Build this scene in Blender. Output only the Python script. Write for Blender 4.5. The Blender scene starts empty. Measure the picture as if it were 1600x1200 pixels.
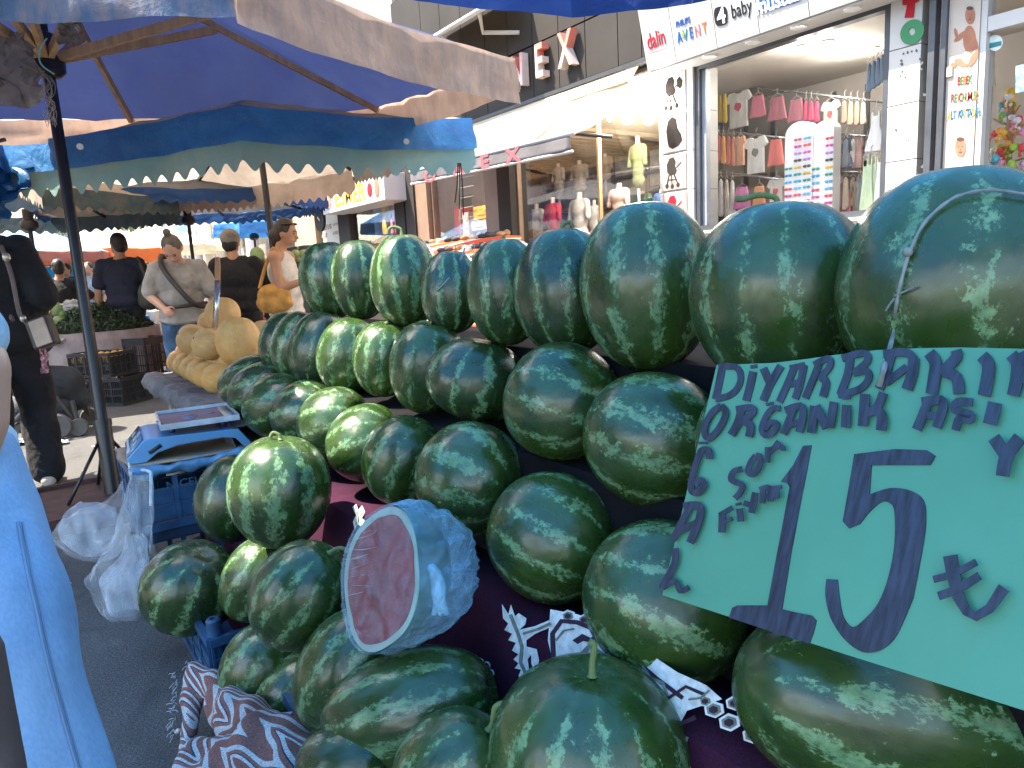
import bpy, bmesh, math, random
from math import sin, cos, pi, radians, atan2, sqrt, hypot
from mathutils import Vector, Matrix, Euler, Quaternion, noise
S = bpy.context.scene
COL = S.collection
random.seed(7)
V = Vector

# ------------------------------------------------------------------ camera, world, sun, exposure
FPX, CAM_H = 1109.0, 1.2
YAW, PIT, ROL = radians(35), radians(9.5), radians(3.1)
r0 = V((cos(YAW), -sin(YAW), 0))
FW = V((sin(YAW)*cos(PIT), cos(YAW)*cos(PIT), -sin(PIT)))
u0 = r0.cross(FW)
RT = r0*cos(ROL) - u0*sin(ROL)
UP = u0*cos(ROL) + r0*sin(ROL)
CO = V((0, 0, CAM_H))
cam = bpy.data.cameras.new('camera')
cam.sensor_width = 36; cam.lens = FPX/1600*36; cam.clip_start = .02; cam.clip_end = 600
camo = bpy.data.objects.new('camera', cam); COL.objects.link(camo)
m = Matrix((RT, UP, -FW)).transposed().to_4x4(); m.translation = CO
camo.matrix_world = m; S.camera = camo

SUN_EL = radians(60)
SUN_H = V((-.85, .53, 0)).normalized()
SUN = V((SUN_H.x*cos(SUN_EL), SUN_H.y*cos(SUN_EL), sin(SUN_EL)))
wd = bpy.data.worlds.new('World'); S.world = wd; wd.use_nodes = True
nt = wd.node_tree
sky = nt.nodes.new('ShaderNodeTexSky'); sky.sky_type = 'NISHITA'; sky.sun_disc = False
sky.sun_elevation = SUN_EL; sky.sun_rotation = atan2(SUN_H.x, SUN_H.y)
sky.air_density = 1.2; sky.dust_density = 2.0
bg = nt.nodes['Background']; bg.inputs[1].default_value = .15
nt.links.new(sky.outputs[0], bg.inputs[0])
sl = bpy.data.lights.new('sun', 'SUN'); sl.energy = 4.2; sl.angle = radians(.5); sl.color = (1, .90, .74)
so = bpy.data.objects.new('sun', sl); COL.objects.link(so)
so.rotation_euler = SUN.to_track_quat('Z', 'Y').to_euler(); so.location = (0, 0, 20)
S.view_settings.view_transform = 'Standard'; S.view_settings.look = 'None'
S.view_settings.gamma = 1; S.view_settings.use_curve_mapping = False
S.view_settings.exposure = 2.5
S.cycles.max_bounces = 8; S.cycles.transparent_max_bounces = 16
S.cycles.diffuse_bounces = 4; S.cycles.glossy_bounces = 3

def ray(px, py): return FW + RT*((px-800)/FPX) + UP*(-(py-600)/FPX)
def P(px, py, d): return CO + ray(px, py)*d
def PX(px, py, X):
    d = ray(px, py); return CO + d*((X-CO.x)/d.x)
def PZ(px, py, Z):
    d = ray(px, py); return CO + d*((Z-CO.z)/d.z)
def PY(px, py, Y):
    d = ray(px, py); return CO + d*((Y-CO.y)/d.y)
def PP(px, py, o, n):
    d = ray(px, py); return CO + d*((o-CO).dot(n)/d.dot(n))

# ------------------------------------------------------------------ materials
class NB:
    """tiny node helper"""
    def __init__(s, name):
        s.m = bpy.data.materials.new(name); s.m.use_nodes = True
        s.t = s.m.node_tree; s.b = s.t.nodes['Principled BSDF']; s.out = s.t.nodes['Material Output']
        s.tc = s.n('ShaderNodeTexCoord')
    def n(s, t, **k):
        x = s.t.nodes.new(t)
        for a, b in k.items(): setattr(x, a, b)
        return x
    def l(s, a, b): s.t.links.new(a, b)
    def noise(s, scale, detail=4, vec=None, rough=.6, stretch=None, coord='Object', dist=0):
        x = s.n('ShaderNodeTexNoise'); x.inputs['Scale'].default_value = scale
        x.inputs['Detail'].default_value = detail; x.inputs['Roughness'].default_value = rough
        x.inputs['Distortion'].default_value = dist
        v = vec or s.tc.outputs[coord]
        if stretch:
            mp = s.n('ShaderNodeMapping'); mp.inputs['Scale'].default_value = stretch; s.l(v, mp.inputs[0]); v = mp.outputs[0]
        s.l(v, x.inputs['Vector']); return x.outputs['Fac']
    def ramp(s, fac, stops, interp='LINEAR'):
        x = s.n('ShaderNodeValToRGB'); x.color_ramp.interpolation = interp
        e = x.color_ramp.elements
        while len(e) < len(stops): e.new(.5)
        for el, (p, c) in zip(e, stops):
            el.position = p; el.color = (*c, 1) if len(c) == 3 else c
        s.l(fac, x.inputs[0]); return x.outputs[0]
    def math(s, op, a, b=None, c=None):
        x = s.n('ShaderNodeMath', operation=op)
        for i, q in enumerate((a, b, c)):
            if q is None: continue
            if isinstance(q, (int, float)): x.inputs[i].default_value = q
            else: s.l(q, x.inputs[i])
        return x.outputs[0]
    def mix(s, f, a, b, mode='MIX'):
        x = s.n('ShaderNodeMix', data_type='RGBA', blend_type=mode)
        for i, q in ((0, f), (6, a), (7, b)):
            if isinstance(q, (int, float)): x.inputs[i].default_value = q
            elif isinstance(q, (tuple, list)): x.inputs[i].default_value = (*q, 1)
            else: s.l(q, x.inputs[i])
        return x.outputs[2]
    def bump(s, h, strength=.3, dist=.01):
        x = s.n('ShaderNodeBump'); x.inputs['Strength'].default_value = strength; x.inputs['Distance'].default_value = dist
        s.l(h, x.inputs['Height']); s.l(x.outputs[0], s.b.inputs['Normal']); return x
    def set(s, **k):
        for a, b in k.items():
            q = s.b.inputs[a.replace('_', ' ')]
            if isinstance(b, (int, float)): q.default_value = b
            elif isinstance(b, (tuple, list)): q.default_value = (*b, 1) if len(b) == 3 else b
            else: s.l(b, q)
        return s

MC = {}
def mt(name, c, rough=.6, var=.2, scale=6, bump=.0, bscale=40, bdist=.004, metal=0, spec=.5, emit=None, es=1, trl=0, dark=None, stretch=None):
    """general painted / cloth / plastic surface with a mottled colour"""
    if name in MC: return MC[name]
    b = NB(name)
    d = dark or tuple(x*(1-var*1.6) for x in c)
    li = tuple(min(1, x*(1+var*.6)) for x in c)
    f = b.noise(scale, 5, stretch=stretch)
    col = b.ramp(f, [(.3, d), (.7, li)])
    b.set(Base_Color=col, Roughness=rough, Metallic=metal, Specular_IOR_Level=spec)
    if bump: b.bump(b.noise(bscale, 4, stretch=stretch), bump, bdist)
    if emit: b.set(Emission_Color=emit, Emission_Strength=es)
    if trl:
        t = b.n('ShaderNodeBsdfTranslucent'); b.l(col, t.inputs[0])
        mx = b.n('ShaderNodeMixShader'); mx.inputs[0].default_value = trl
        b.l(b.b.outputs[0], mx.inputs[1]); b.l(t.outputs[0], mx.inputs[2]); b.l(mx.outputs[0], b.out.inputs[0])
    MC[name] = b.m; return b.m

def mt_glass(name, tint=(1, 1, 1), gloss=.07, rough=.02):
    if name in MC: return MC[name]
    b = NB(name); b.t.nodes.remove(b.b)
    tr = b.n('ShaderNodeBsdfTransparent'); tr.inputs[0].default_value = (*tint, 1)
    gl = b.n('ShaderNodeBsdfGlossy'); gl.inputs['Roughness'].default_value = rough
    fr = b.n('ShaderNodeFresnel'); fr.inputs[0].default_value = 1.45
    k = b.math('MULTIPLY_ADD', fr.outputs[0], .34, gloss*.2)
    mx = b.n('ShaderNodeMixShader'); b.l(k, mx.inputs[0]); b.l(tr.outputs[0], mx.inputs[1]); b.l(gl.outputs[0], mx.inputs[2])
    b.l(mx.outputs[0], b.out.inputs[0]); MC[name] = b.m; return b.m

def mt_film(name, c=(.75, .8, .85), op=.35, rough=.25, bs=25, gain=.7, bp=.9):
    """thin crinkled plastic film"""
    if name in MC: return MC[name]
    b = NB(name)
    h = b.noise(bs, 6, dist=1.2)
    b.bump(h, bp, .012)
    b.set(Base_Color=c, Roughness=rough, Specular_IOR_Level=.9)
    tr = b.n('ShaderNodeBsdfTransparent')
    lw = b.n('ShaderNodeLayerWeight'); lw.inputs[0].default_value = .35
    wr = b.ramp(b.noise(bs*.7, 5, dist=2), [(.35, (0, 0, 0)), (.75, (1, 1, 1))])
    k = b.math('ADD', b.math('MULTIPLY', lw.outputs['Facing'], .5), b.math('MULTIPLY', wr, .5))
    k = b.math('MINIMUM', b.math('MULTIPLY_ADD', k, gain, op*.6), 1)
    mx = b.n('ShaderNodeMixShader'); b.l(k, mx.inputs[0]); b.l(tr.outputs[0], mx.inputs[1]); b.l(b.b.outputs[0], mx.inputs[2])
    b.l(mx.outputs[0], b.out.inputs[0]); MC[name] = b.m; return b.m

# ------------------------------------------------------------------ mesh building
class MB:
    def __init__(s): s.v = []; s.f = []; s.mi = []; s.cur = 0
    def add(s, vs, fs):
        o = len(s.v); s.v += [tuple(x) for x in vs]
        for f in fs: s.f.append(tuple(o+i for i in f)); s.mi.append(s.cur)
        return s
    def box(s, c, d, R=None):
        c = V(c); hx, hy, hz = d[0]/2, d[1]/2, d[2]/2
        vs = []
        for x in (-1, 1):
            for y in (-1, 1):
                for z in (-1, 1):
                    p = V((x*hx, y*hy, z*hz))
                    if R is not None: p = R @ p
                    vs.append(c+p)
        return s.add(vs, [(0, 1, 3, 2), (4, 6, 7, 5), (0, 4, 5, 1), (2, 3, 7, 6), (0, 2, 6, 4), (1, 5, 7, 3)])
    def beam(s, a, b, w, h, up=(0, 0, 1)):
        a, b = V(a), V(b); z = (b-a); L = z.length; z = z/L
        x = V(up).cross(z)
        if x.length < 1e-4: x = V((1, 0, 0)).cross(z)
        x.normalize(); y = z.cross(x)
        R = Matrix((x, y, z)).transposed()
        return s.box((a+b)/2, (w, h, L), R)
    def tube(s, pts, r, n=10, cap=True, closed=False):
        pts = [V(p) for p in pts]; k = len(pts)
        rs = r if isinstance(r, (list, tuple)) else [r]*k
        o = len(s.v); prev = None; vs = []
        for i, p in enumerate(pts):
            t = (pts[min(i+1, k-1)]-pts[max(i-1, 0)])
            if t.length < 1e-9: t = V((0, 0, 1))
            t.normalize()
            if prev is None:
                x = t.orthogonal().normalized()
            else:
                x = prev - t*prev.dot(t)
                x = x.normalized() if x.length > 1e-6 else t.orthogonal().normalized()
            prev = x; y = t.cross(x)
            for j in range(n):
                a = 2*pi*j/n; vs.append(p + (x*cos(a)+y*sin(a))*rs[i])
        fs = []
        for i in range(k-1):
            for j in range(n):
                fs.append((i*n+j, i*n+(j+1) % n, (i+1)*n+(j+1) % n, (i+1)*n+j))
        if cap: fs.append(tuple(range(n-1, -1, -1))); fs.append(tuple((k-1)*n+j for j in range(n)))
        return s.add(vs, fs)
    def lathe(s, prof, c=(0, 0, 0), n=20, R=None, sx=1, sy=1):
        c = V(c); vs = []; k = len(prof)
        for (r, z) in prof:
            for j in range(n):
                a = 2*pi*j/n; p = V((r*cos(a)*sx, r*sin(a)*sy, z))
                if R is not None: p = R @ p
                vs.append(c+p)
        fs = []
        for i in range(k-1):
            for j in range(n):
                fs.append((i*n+j, i*n+(j+1) % n, (i+1)*n+(j+1) % n, (i+1)*n+j))
        fs.append(tuple(range(n-1, -1, -1))); fs.append(tuple((k-1)*n+j for j in range(n)))
        return s.add(vs, fs)
    def ell(s, c, r, R=None, n=16, m=10):
        if isinstance(r, (int, float)): r = (r, r, r)
        c = V(c); vs = []
        for i in range(m+1):
            t = pi*i/m
            for j in range(n):
                a = 2*pi*j/n
                p = V((r[0]*sin(t)*cos(a), r[1]*sin(t)*sin(a), -r[2]*cos(t)))
                if R is not None: p = R @ p
                vs.append(c+p)
        fs = []
        for i in range(m):
            for j in range(n):
                q = (i*n+j, i*n+(j+1) % n, (i+1)*n+(j+1) % n, (i+1)*n+j)
                fs.append(q)
        return s.add(vs, fs)
    def grid(s, nx, ny, fn):
        vs = [fn(i/nx, j/ny) for j in range(ny+1) for i in range(nx+1)]
        fs = [(j*(nx+1)+i, j*(nx+1)+i+1, (j+1)*(nx+1)+i+1, (j+1)*(nx+1)+i) for j in range(ny) for i in range(nx)]
        return s.add(vs, fs)
    def prism(s, pts, ext):
        """closed outline (3D points, planar) pushed along ext"""
        pts = [V(p) for p in pts]; ext = V(ext); n = len(pts)
        vs = pts+[p+ext for p in pts]
        fs = [tuple(range(n-1, -1, -1)), tuple(range(n, 2*n))]
        fs += [(i, (i+1) % n, n+(i+1) % n, n+i) for i in range(n)]
        return s.add(vs, fs)
    def mesh(s, name, mats, smooth=True):
        me = bpy.data.meshes.new(name); me.from_pydata(s.v, [], s.f)
        if not isinstance(mats, (list, tuple)): mats = [mats]
        for q in mats: me.materials.append(q)
        if len(mats) > 1: me.polygons.foreach_set('material_index', s.mi)
        bm = bmesh.new(); bm.from_mesh(me)
        bmesh.ops.remove_doubles(bm, verts=bm.verts, dist=1e-6)
        bmesh.ops.recalc_face_normals(bm, faces=bm.faces)
        for e in bm.edges:
            if len(e.link_faces) == 2 and e.calc_face_angle(0) > .6: e.smooth = False
        bm.to_mesh(me); bm.free()
        me.polygons.foreach_set('use_smooth', [smooth]*len(me.polygons)); me.update()
        return me
    def build(s, name, mats, parent=None, smooth=True, bevel=0):
        o = bpy.data.objects.new(name, s.mesh(name, mats, smooth)); COL.objects.link(o)
        if bevel:
            q = o.modifiers.new('bevel', 'BEVEL'); q.width = bevel; q.segments = 2; q.limit_method = 'ANGLE'
        if parent is not None: par(o, parent)
        return o

def par(o, p):
    o.parent = p
    o.matrix_parent_inverse = Matrix.Translation(-p.location) if p.type == 'EMPTY' else Matrix.Identity(4)

def tag(o, label=None, cat=None, group=None, kind=None):
    if label: o['label'] = label
    if cat: o['category'] = cat
    if group: o['group'] = group
    if kind: o['kind'] = kind
    return o
def thing(name, label, cat, loc=(0, 0, 0), group=None):
    o = bpy.data.objects.new(name, None); o.empty_display_size = .1; COL.objects.link(o); o.location = loc
    return tag(o, label, cat, group)
def copy_tree(o, delta=(0, 0, 0), label=None, rz=None):
    def rec(q, p):
        c = q.copy(); COL.objects.link(c)
        if p is not None: c.parent = p
        for ch in q.children: rec(ch, c)
        return c
    c = rec(o, None); c.location = o.location + V(delta)
    if rz is not None: c.rotation_euler.z = rz
    if label: c['label'] = label
    return c

TMP = bpy.data.scenes.new('workbench')
def evalm(o):
    with bpy.context.temp_override(scene=TMP, view_layer=TMP.view_layers[0]):
        dg = bpy.context.evaluated_depsgraph_get(); dg.update()
        return bpy.data.meshes.new_from_object(o.evaluated_get(dg))
def blob(prims, voxel=.012, smooth=4):
    """one continuous surface from overlapping closed shapes: ('c',a,b,ra,rb) or ('e',centre,radii,R)"""
    mb = MB()
    for p in prims:
        if p[0] == 'c':
            a, b, ra, rb = V(p[1]), V(p[2]), p[3], p[4]
            d = b-a; L = d.length
            if L < 1e-6: mb.ell(a, max(ra, rb)); continue
            R = d.to_track_quat('Z', 'Y').to_matrix()
            prof = []
            for i in range(6): t = -pi/2+ (pi/2)*i/5; prof.append((max(1e-4, ra*cos(t)), ra*sin(t)))
            for i in range(6): t = (pi/2)*i/5; prof.append((max(1e-4, rb*cos(t)), L+rb*sin(t)))
            mb.lathe(prof, a, 14, R)
        else:
            mb.ell(p[1], p[2], p[3] if len(p) > 3 else None, 20, 14)
    me = mb.mesh('tmp', [], True)
    o = bpy.data.objects.new('tmp', me); TMP.collection.objects.link(o)
    q = o.modifiers.new('r', 'REMESH'); q.mode = 'VOXEL'; q.voxel_size = voxel
    if smooth:
        q = o.modifiers.new('s', 'SMOOTH'); q.iterations = smooth; q.factor = .5
    r = evalm(o)
    bpy.data.objects.remove(o); bpy.data.meshes.remove(me)
    r.polygons.foreach_set('use_smooth', [True]*len(r.polygons))
    return r
def disp(me, fn):
    ns = [(v.co.copy(), v.normal.copy()) for v in me.vertices]
    for v, (c, n) in zip(me.vertices, ns): v.co = fn(c, n)
    me.update()
def mobj(name, me, mat, parent=None):
    o = bpy.data.objects.new(name, me); me.name = name
    me.materials.clear(); me.materials.append(mat); COL.objects.link(o)
    if parent is not None: par(o, parent)
    return o

def text(name, s, o, right, up, size, mat, parent=None, ext=.003, bold=0, shear=0, align='CENTER', squeeze=1):
    cu = bpy.data.curves.new('t', 'FONT'); cu.body = s; cu.size = size; cu.align_x = align; cu.align_y = 'CENTER'
    cu.extrude = ext; cu.offset = bold*size; cu.shear = shear; cu.resolution_u = 4
    t = bpy.data.objects.new('t', cu); TMP.collection.objects.link(t)
    me = evalm(t); bpy.data.objects.remove(t)
    r_, u_ = V(right).normalized(), V(up).normalized(); n_ = r_.cross(u_)
    M = Matrix((r_*squeeze, u_, n_)).transposed().to_4x4(); M.translation = V(o)
    me.transform(M); ob = mobj(name, me, mat, parent); ob.data.polygons.foreach_set('use_smooth', [False]*len(me.polygons))
    return ob

class Plane:
    """a flat surface in the place; outlines are laid on it"""
    def __init__(s, o, n): s.o = V(o); s.n = V(n).normalized(); s.n = -s.n if s.n.dot(CO-s.o) < 0 else s.n; s.k = 0
    def pt(s, px, py, off=0): return PP(px, py, s.o+s.n*off, s.n)
    def poly(s, mb, pts, off=.002, th=.002):
        q = [s.pt(x, y, 0)+s.n*off for x, y in pts]; mb.prism(q, s.n*th)
    def stroke(s, mb, pts, w, th=.0012, off=.0005):
        """ribbon of pixel width w (scalar or list) through pixel points"""
        s.k += 1; of = off+s.k*.00012
        n = len(pts); ws = w if isinstance(w, (list, tuple)) else [w]*n
        L, Rr = [], []
        for i, (x, y) in enumerate(pts):
            x0, y0 = pts[max(0, i-1)]; x1, y1 = pts[min(n-1, i+1)]
            dx, dy = x1-x0, y1-y0; q = hypot(dx, dy) or 1
            nx, ny = -dy/q*ws[i]/2, dx/q*ws[i]/2
            L.append(s.pt(x+nx, y+ny)+s.n*of); Rr.append(s.pt(x-nx, y-ny)+s.n*of)
        vs = L+Rr; vs += [v+s.n*th for v in vs]; N = 2*n
        fs = []
        for i in range(n-1):
            fs += [(i, i+1, n+i+1, n+i), (N+i, N+n+i, N+n+i+1, N+i+1), (i, N+i, N+i+1, i+1), (n+i, n+i+1, N+n+i+1, N+n+i)]
        fs += [(0, n, N+n, N), (n-1, N+n-1, N+2*n-1, 2*n-1)]
        mb.add(vs, fs)

def spline(pts, k=6):
    pts = [V(p) for p in pts]; out = []
    for i in range(len(pts)-1):
        p0, p1, p2, p3 = pts[max(i-1, 0)], pts[i], pts[i+1], pts[min(i+2, len(pts)-1)]
        for j in range(k):
            t = j/k
            out.append(.5*((2*p1)+(p2-p0)*t+(2*p0-5*p1+4*p2-p3)*t*t+(3*p1-p0-3*p2+p3)*t**3))
    out.append(pts[-1]); return out
def sp2(pts, k=5): return [(q.x, q.y) for q in spline([(a, b, 0) for a, b in pts], k)]
ORD = ['', 'first', 'second', 'third', 'fourth', 'fifth', 'sixth', 'seventh', 'eighth', 'ninth', 'tenth', 'eleventh', 'twelfth', 'thirteenth', 'fourteenth', 'fifteenth', 'sixteenth', 'seventeenth', 'eighteenth', 'nineteenth', 'twentieth']
# ------------------------------------------------------------------ ground
def mat_asphalt():
    b = NB('asphalt')
    big = b.noise(.9, 5); fine = b.noise(140, 3)
    c = b.mix(.55, b.ramp(big, [(.3, (.055, .055, .058)), (.7, (.11, .108, .105))]), b.ramp(fine, [(.35, (.015, .015, .017)), (.5, (.05, .05, .052)), (.68, (.16, .155, .15))]))
    c = b.mix(b.ramp(b.noise(2.3, 6, dist=1.5), [(.52, (0, 0, 0)), (.66, (.6, .6, .6))]), c, (.028, .028, .03))
    c = b.mix(b.ramp(b.noise(7, 5, stretch=(1, .3, 1)), [(.60, (0, 0, 0)), (.75, (.5, .5, .5))]), c, (.17, .16, .145))
    b.set(Base_Color=c, Roughness=.85); b.bump(fine, .8, .006); return b.m
g = MB(); g.box((0, 60, -.25), (240, 300, .5)); tag(g.build('ground', mat_asphalt()), kind='structure')
pv = MB(); pv.box((5.0, 25, .03), (2.0, 80, .18)); tag(pv.build('pavement', mt('paving', (.34, .32, .3), .85, .2, 3, .3, 30)), kind='structure')

# ------------------------------------------------------------------ watermelons
def mat_melon(name, nb=10, wid=.30, dark=((.012, .031, .0075), (.031, .066, .0085)), light=((.048, .11, .050), (.16, .28, .125)), belly=False):
    b = NB(name)
    co = b.tc.outputs['Object']
    oi = b.n('ShaderNodeObjectInfo')
    mp = b.n('ShaderNodeVectorMath', operation='MULTIPLY_ADD'); mp.inputs[1].default_value = (1, 1, .8)
    b.l(co, mp.inputs[0])
    cb = b.n('ShaderNodeCombineXYZ'); b.l(b.math('MULTIPLY', oi.outputs['Random'], 37.0), cb.inputs[0]); b.l(b.math('MULTIPLY', oi.outputs['Random'], 91.0), cb.inputs[2])
    b.l(cb.outputs[0], mp.inputs[2]); vec = mp.outputs[0]
    sx = b.n('ShaderNodeSeparateXYZ'); b.l(co, sx.inputs[0])
    ang = b.math('ARCTAN2', sx.outputs[1], sx.outputs[0])
    mid = b.noise(7, 4, vec); low = b.noise(2.3, 3, vec); fine = b.noise(19, 9, vec, .78); fin2 = b.noise(46, 4, vec, .75)
    a = b.math('MULTIPLY_ADD', ang, nb/(2*pi), 0)
    a = b.math('ADD', a, b.math('MULTIPLY', b.math('SUBTRACT', mid, .5), .55))
    a = b.math('ADD', a, b.math('MULTIPLY', b.math('SUBTRACT', low, .5), .5))
    fr = b.math('PINGPONG', a, .5)
    st = b.math('SUBTRACT', 1, b.math('DIVIDE', fr, wid))
    mk = b.math('ADD', st, b.math('MULTIPLY', b.math('SUBTRACT', fine, .5), 4.6))
    mk = b.math('ADD', mk, b.math('MULTIPLY', b.math('SUBTRACT', fin2, .5), 2.2))
    mk = b.math('ADD', mk, b.math('MULTIPLY', b.math('SUBTRACT', b.noise(5.5, 3, vec), .5), 2.6))
    mk = b.math('SUBTRACT', mk, b.math('MULTIPLY', b.math('POWER', b.math('ABSOLUTE', b.math('MULTIPLY', sx.outputs[2], 2.0)), 6), .9))
    mk = b.math('ADD', mk, b.math('MULTIPLY', b.math('SUBTRACT', oi.outputs['Random'], .5), .4))
    mask = b.ramp(mk, [(.64, (0, 0, 0)), (.90, (1, 1, 1))])
    dk = b.ramp(b.noise(3.2, 4, vec), [(.3, dark[0]), (.7, dark[1])])
    # soft paler band under the mottling
    dk = b.mix(b.math('MULTIPLY', b.math('MAXIMUM', st, 0), .45), dk, (.04, .085, .022))
    lt = b.ramp(fine, [(.35, light[0]), (.65, light[1])])
    c = b.mix(mask, dk, lt)
    if belly:
        sp = b.ramp(b.math('ADD', sx.outputs[0], b.math('MULTIPLY', b.math('SUBTRACT', mid, .5), .35)), [(.50, (0, 0, 0)), (.60, (1, 1, 1))])
        c = b.mix(b.math('MULTIPLY', b.math('MULTIPLY', sp, mask), .9), c, (.17, .12, .045))
    dust = b.ramp(b.noise(4.5, 5, vec), [(.5, (0, 0, 0)), (.8, (1, 1, 1))])
    c = b.mix(b.math('MULTIPLY', dust, .13), c, (.2, .19, .16))
    # scuffs
    sc_ = b.ramp(b.noise(11, 2, vec, stretch=(1, 1, .12)), [(.72, (0, 0, 0)), (.76, (1, 1, 1))])
    c = b.mix(b.math('MULTIPLY', sc_, .25), c, (.16, .18, .1))
    ro = b.ramp(b.noise(6, 4, vec), [(.3, (.2,)*3), (.75, (.38,)*3)])
    b.set(Base_Color=c, Roughness=ro, Specular_IOR_Level=.65)
    b.bump(b.math('ADD', b.math('MULTIPLY', low, 1.0), b.math('MULTIPLY', fin2, .02)), .35, .02)
    return b.m
MEL = [mat_melon('melon rind', 10, .34), mat_melon('melon rind narrow', 12, .32), mat_melon('melon rind pale spot', 9, .36, belly=True),
       mat_melon('melon rind dark', 10, .24, ((.009, .024, .007), (.02, .046, .009)))]
STEM = mt('melon stem', (.12, .17, .05), .7, .3, 30, .4, 60)
def melon_mesh(k):
    rnd = random.Random(k); vs, fs = [], []; n, mm = 56, 36
    p1, p2, p3 = rnd.random()*6, rnd.random()*6, rnd.random()*6
    for i in range(mm+1):
        t = pi*i/mm
        for j in range(n):
            a = 2*pi*j/n
            e = .88
            r = .5*(sin(t)**e if t > 0 and sin(t) > 0 else 0)
            r *= 1+.018*cos(2*a+p1)+.012*cos(3*a+p2)*sin(t)+.006*cos(10*a+p3)
            z = -.5*cos(t)*(1-.03*math.exp(-((t-pi)/.22)**2)*1.0)
            r *= 1+.03*cos(t)*(1 if k % 2 else -1)
            vs.append((r*cos(a), r*sin(a), z - (.022*math.exp(-((pi-t)/.16)**2))))
    for i in range(mm):
        for j in range(n):
            fs.append((i*n+j, i*n+(j+1) % n, (i+1)*n+(j+1) % n, (i+1)*n+j))
    mb = MB(); mb.add(vs, fs); return mb
MM = [melon_mesh(k) for k in range(4)]
MEMESH = {}
def watermelon(c, d, h, axis, label, mesh=0, mat=0, spin=0., stem=None, group='watermelons piled on the stall'):
    key = (mesh, mat)
    if key not in MEMESH: MEMESH[key] = MM[mesh].mesh('watermelon', MEL[mat])
    o = bpy.data.objects.new('watermelon', MEMESH[key]); COL.objects.link(o)
    ax = V(axis).normalized()
    q = ax.to_track_quat('Z', 'Y') @ Quaternion((0, 0, 1), spin)
    o.rotation_mode = 'QUATERNION'; o.rotation_quaternion = q
    o.location = c; o.scale = (d, d, h)
    tag(o, label, 'watermelon', group)
    if stem:
        # stem points are world offsets from the crown, in metres
        base = V(c)+ax*(h*.47)
        pts = spline([base]+[base+V(s) for s in stem], 5)
        k = len(pts); mb = MB(); mb.tube(pts, [.0042+.004*math.exp(-i/1.5)+.0012*(i/k) for i in range(k)], 8)
        so_ = mb.build('stem', STEM, None)
        so_.parent = o; so_.matrix_parent_inverse = (Matrix.Translation(o.location) @ q.to_matrix().to_4x4() @ Matrix.Diagonal((d, d, h, 1))).inverted()
    return o
UPR = (0, 0, 1)
def R_(x, y, z): return RT*x+UP*y-FW*z     # a direction given as right, up, towards the viewer
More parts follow.
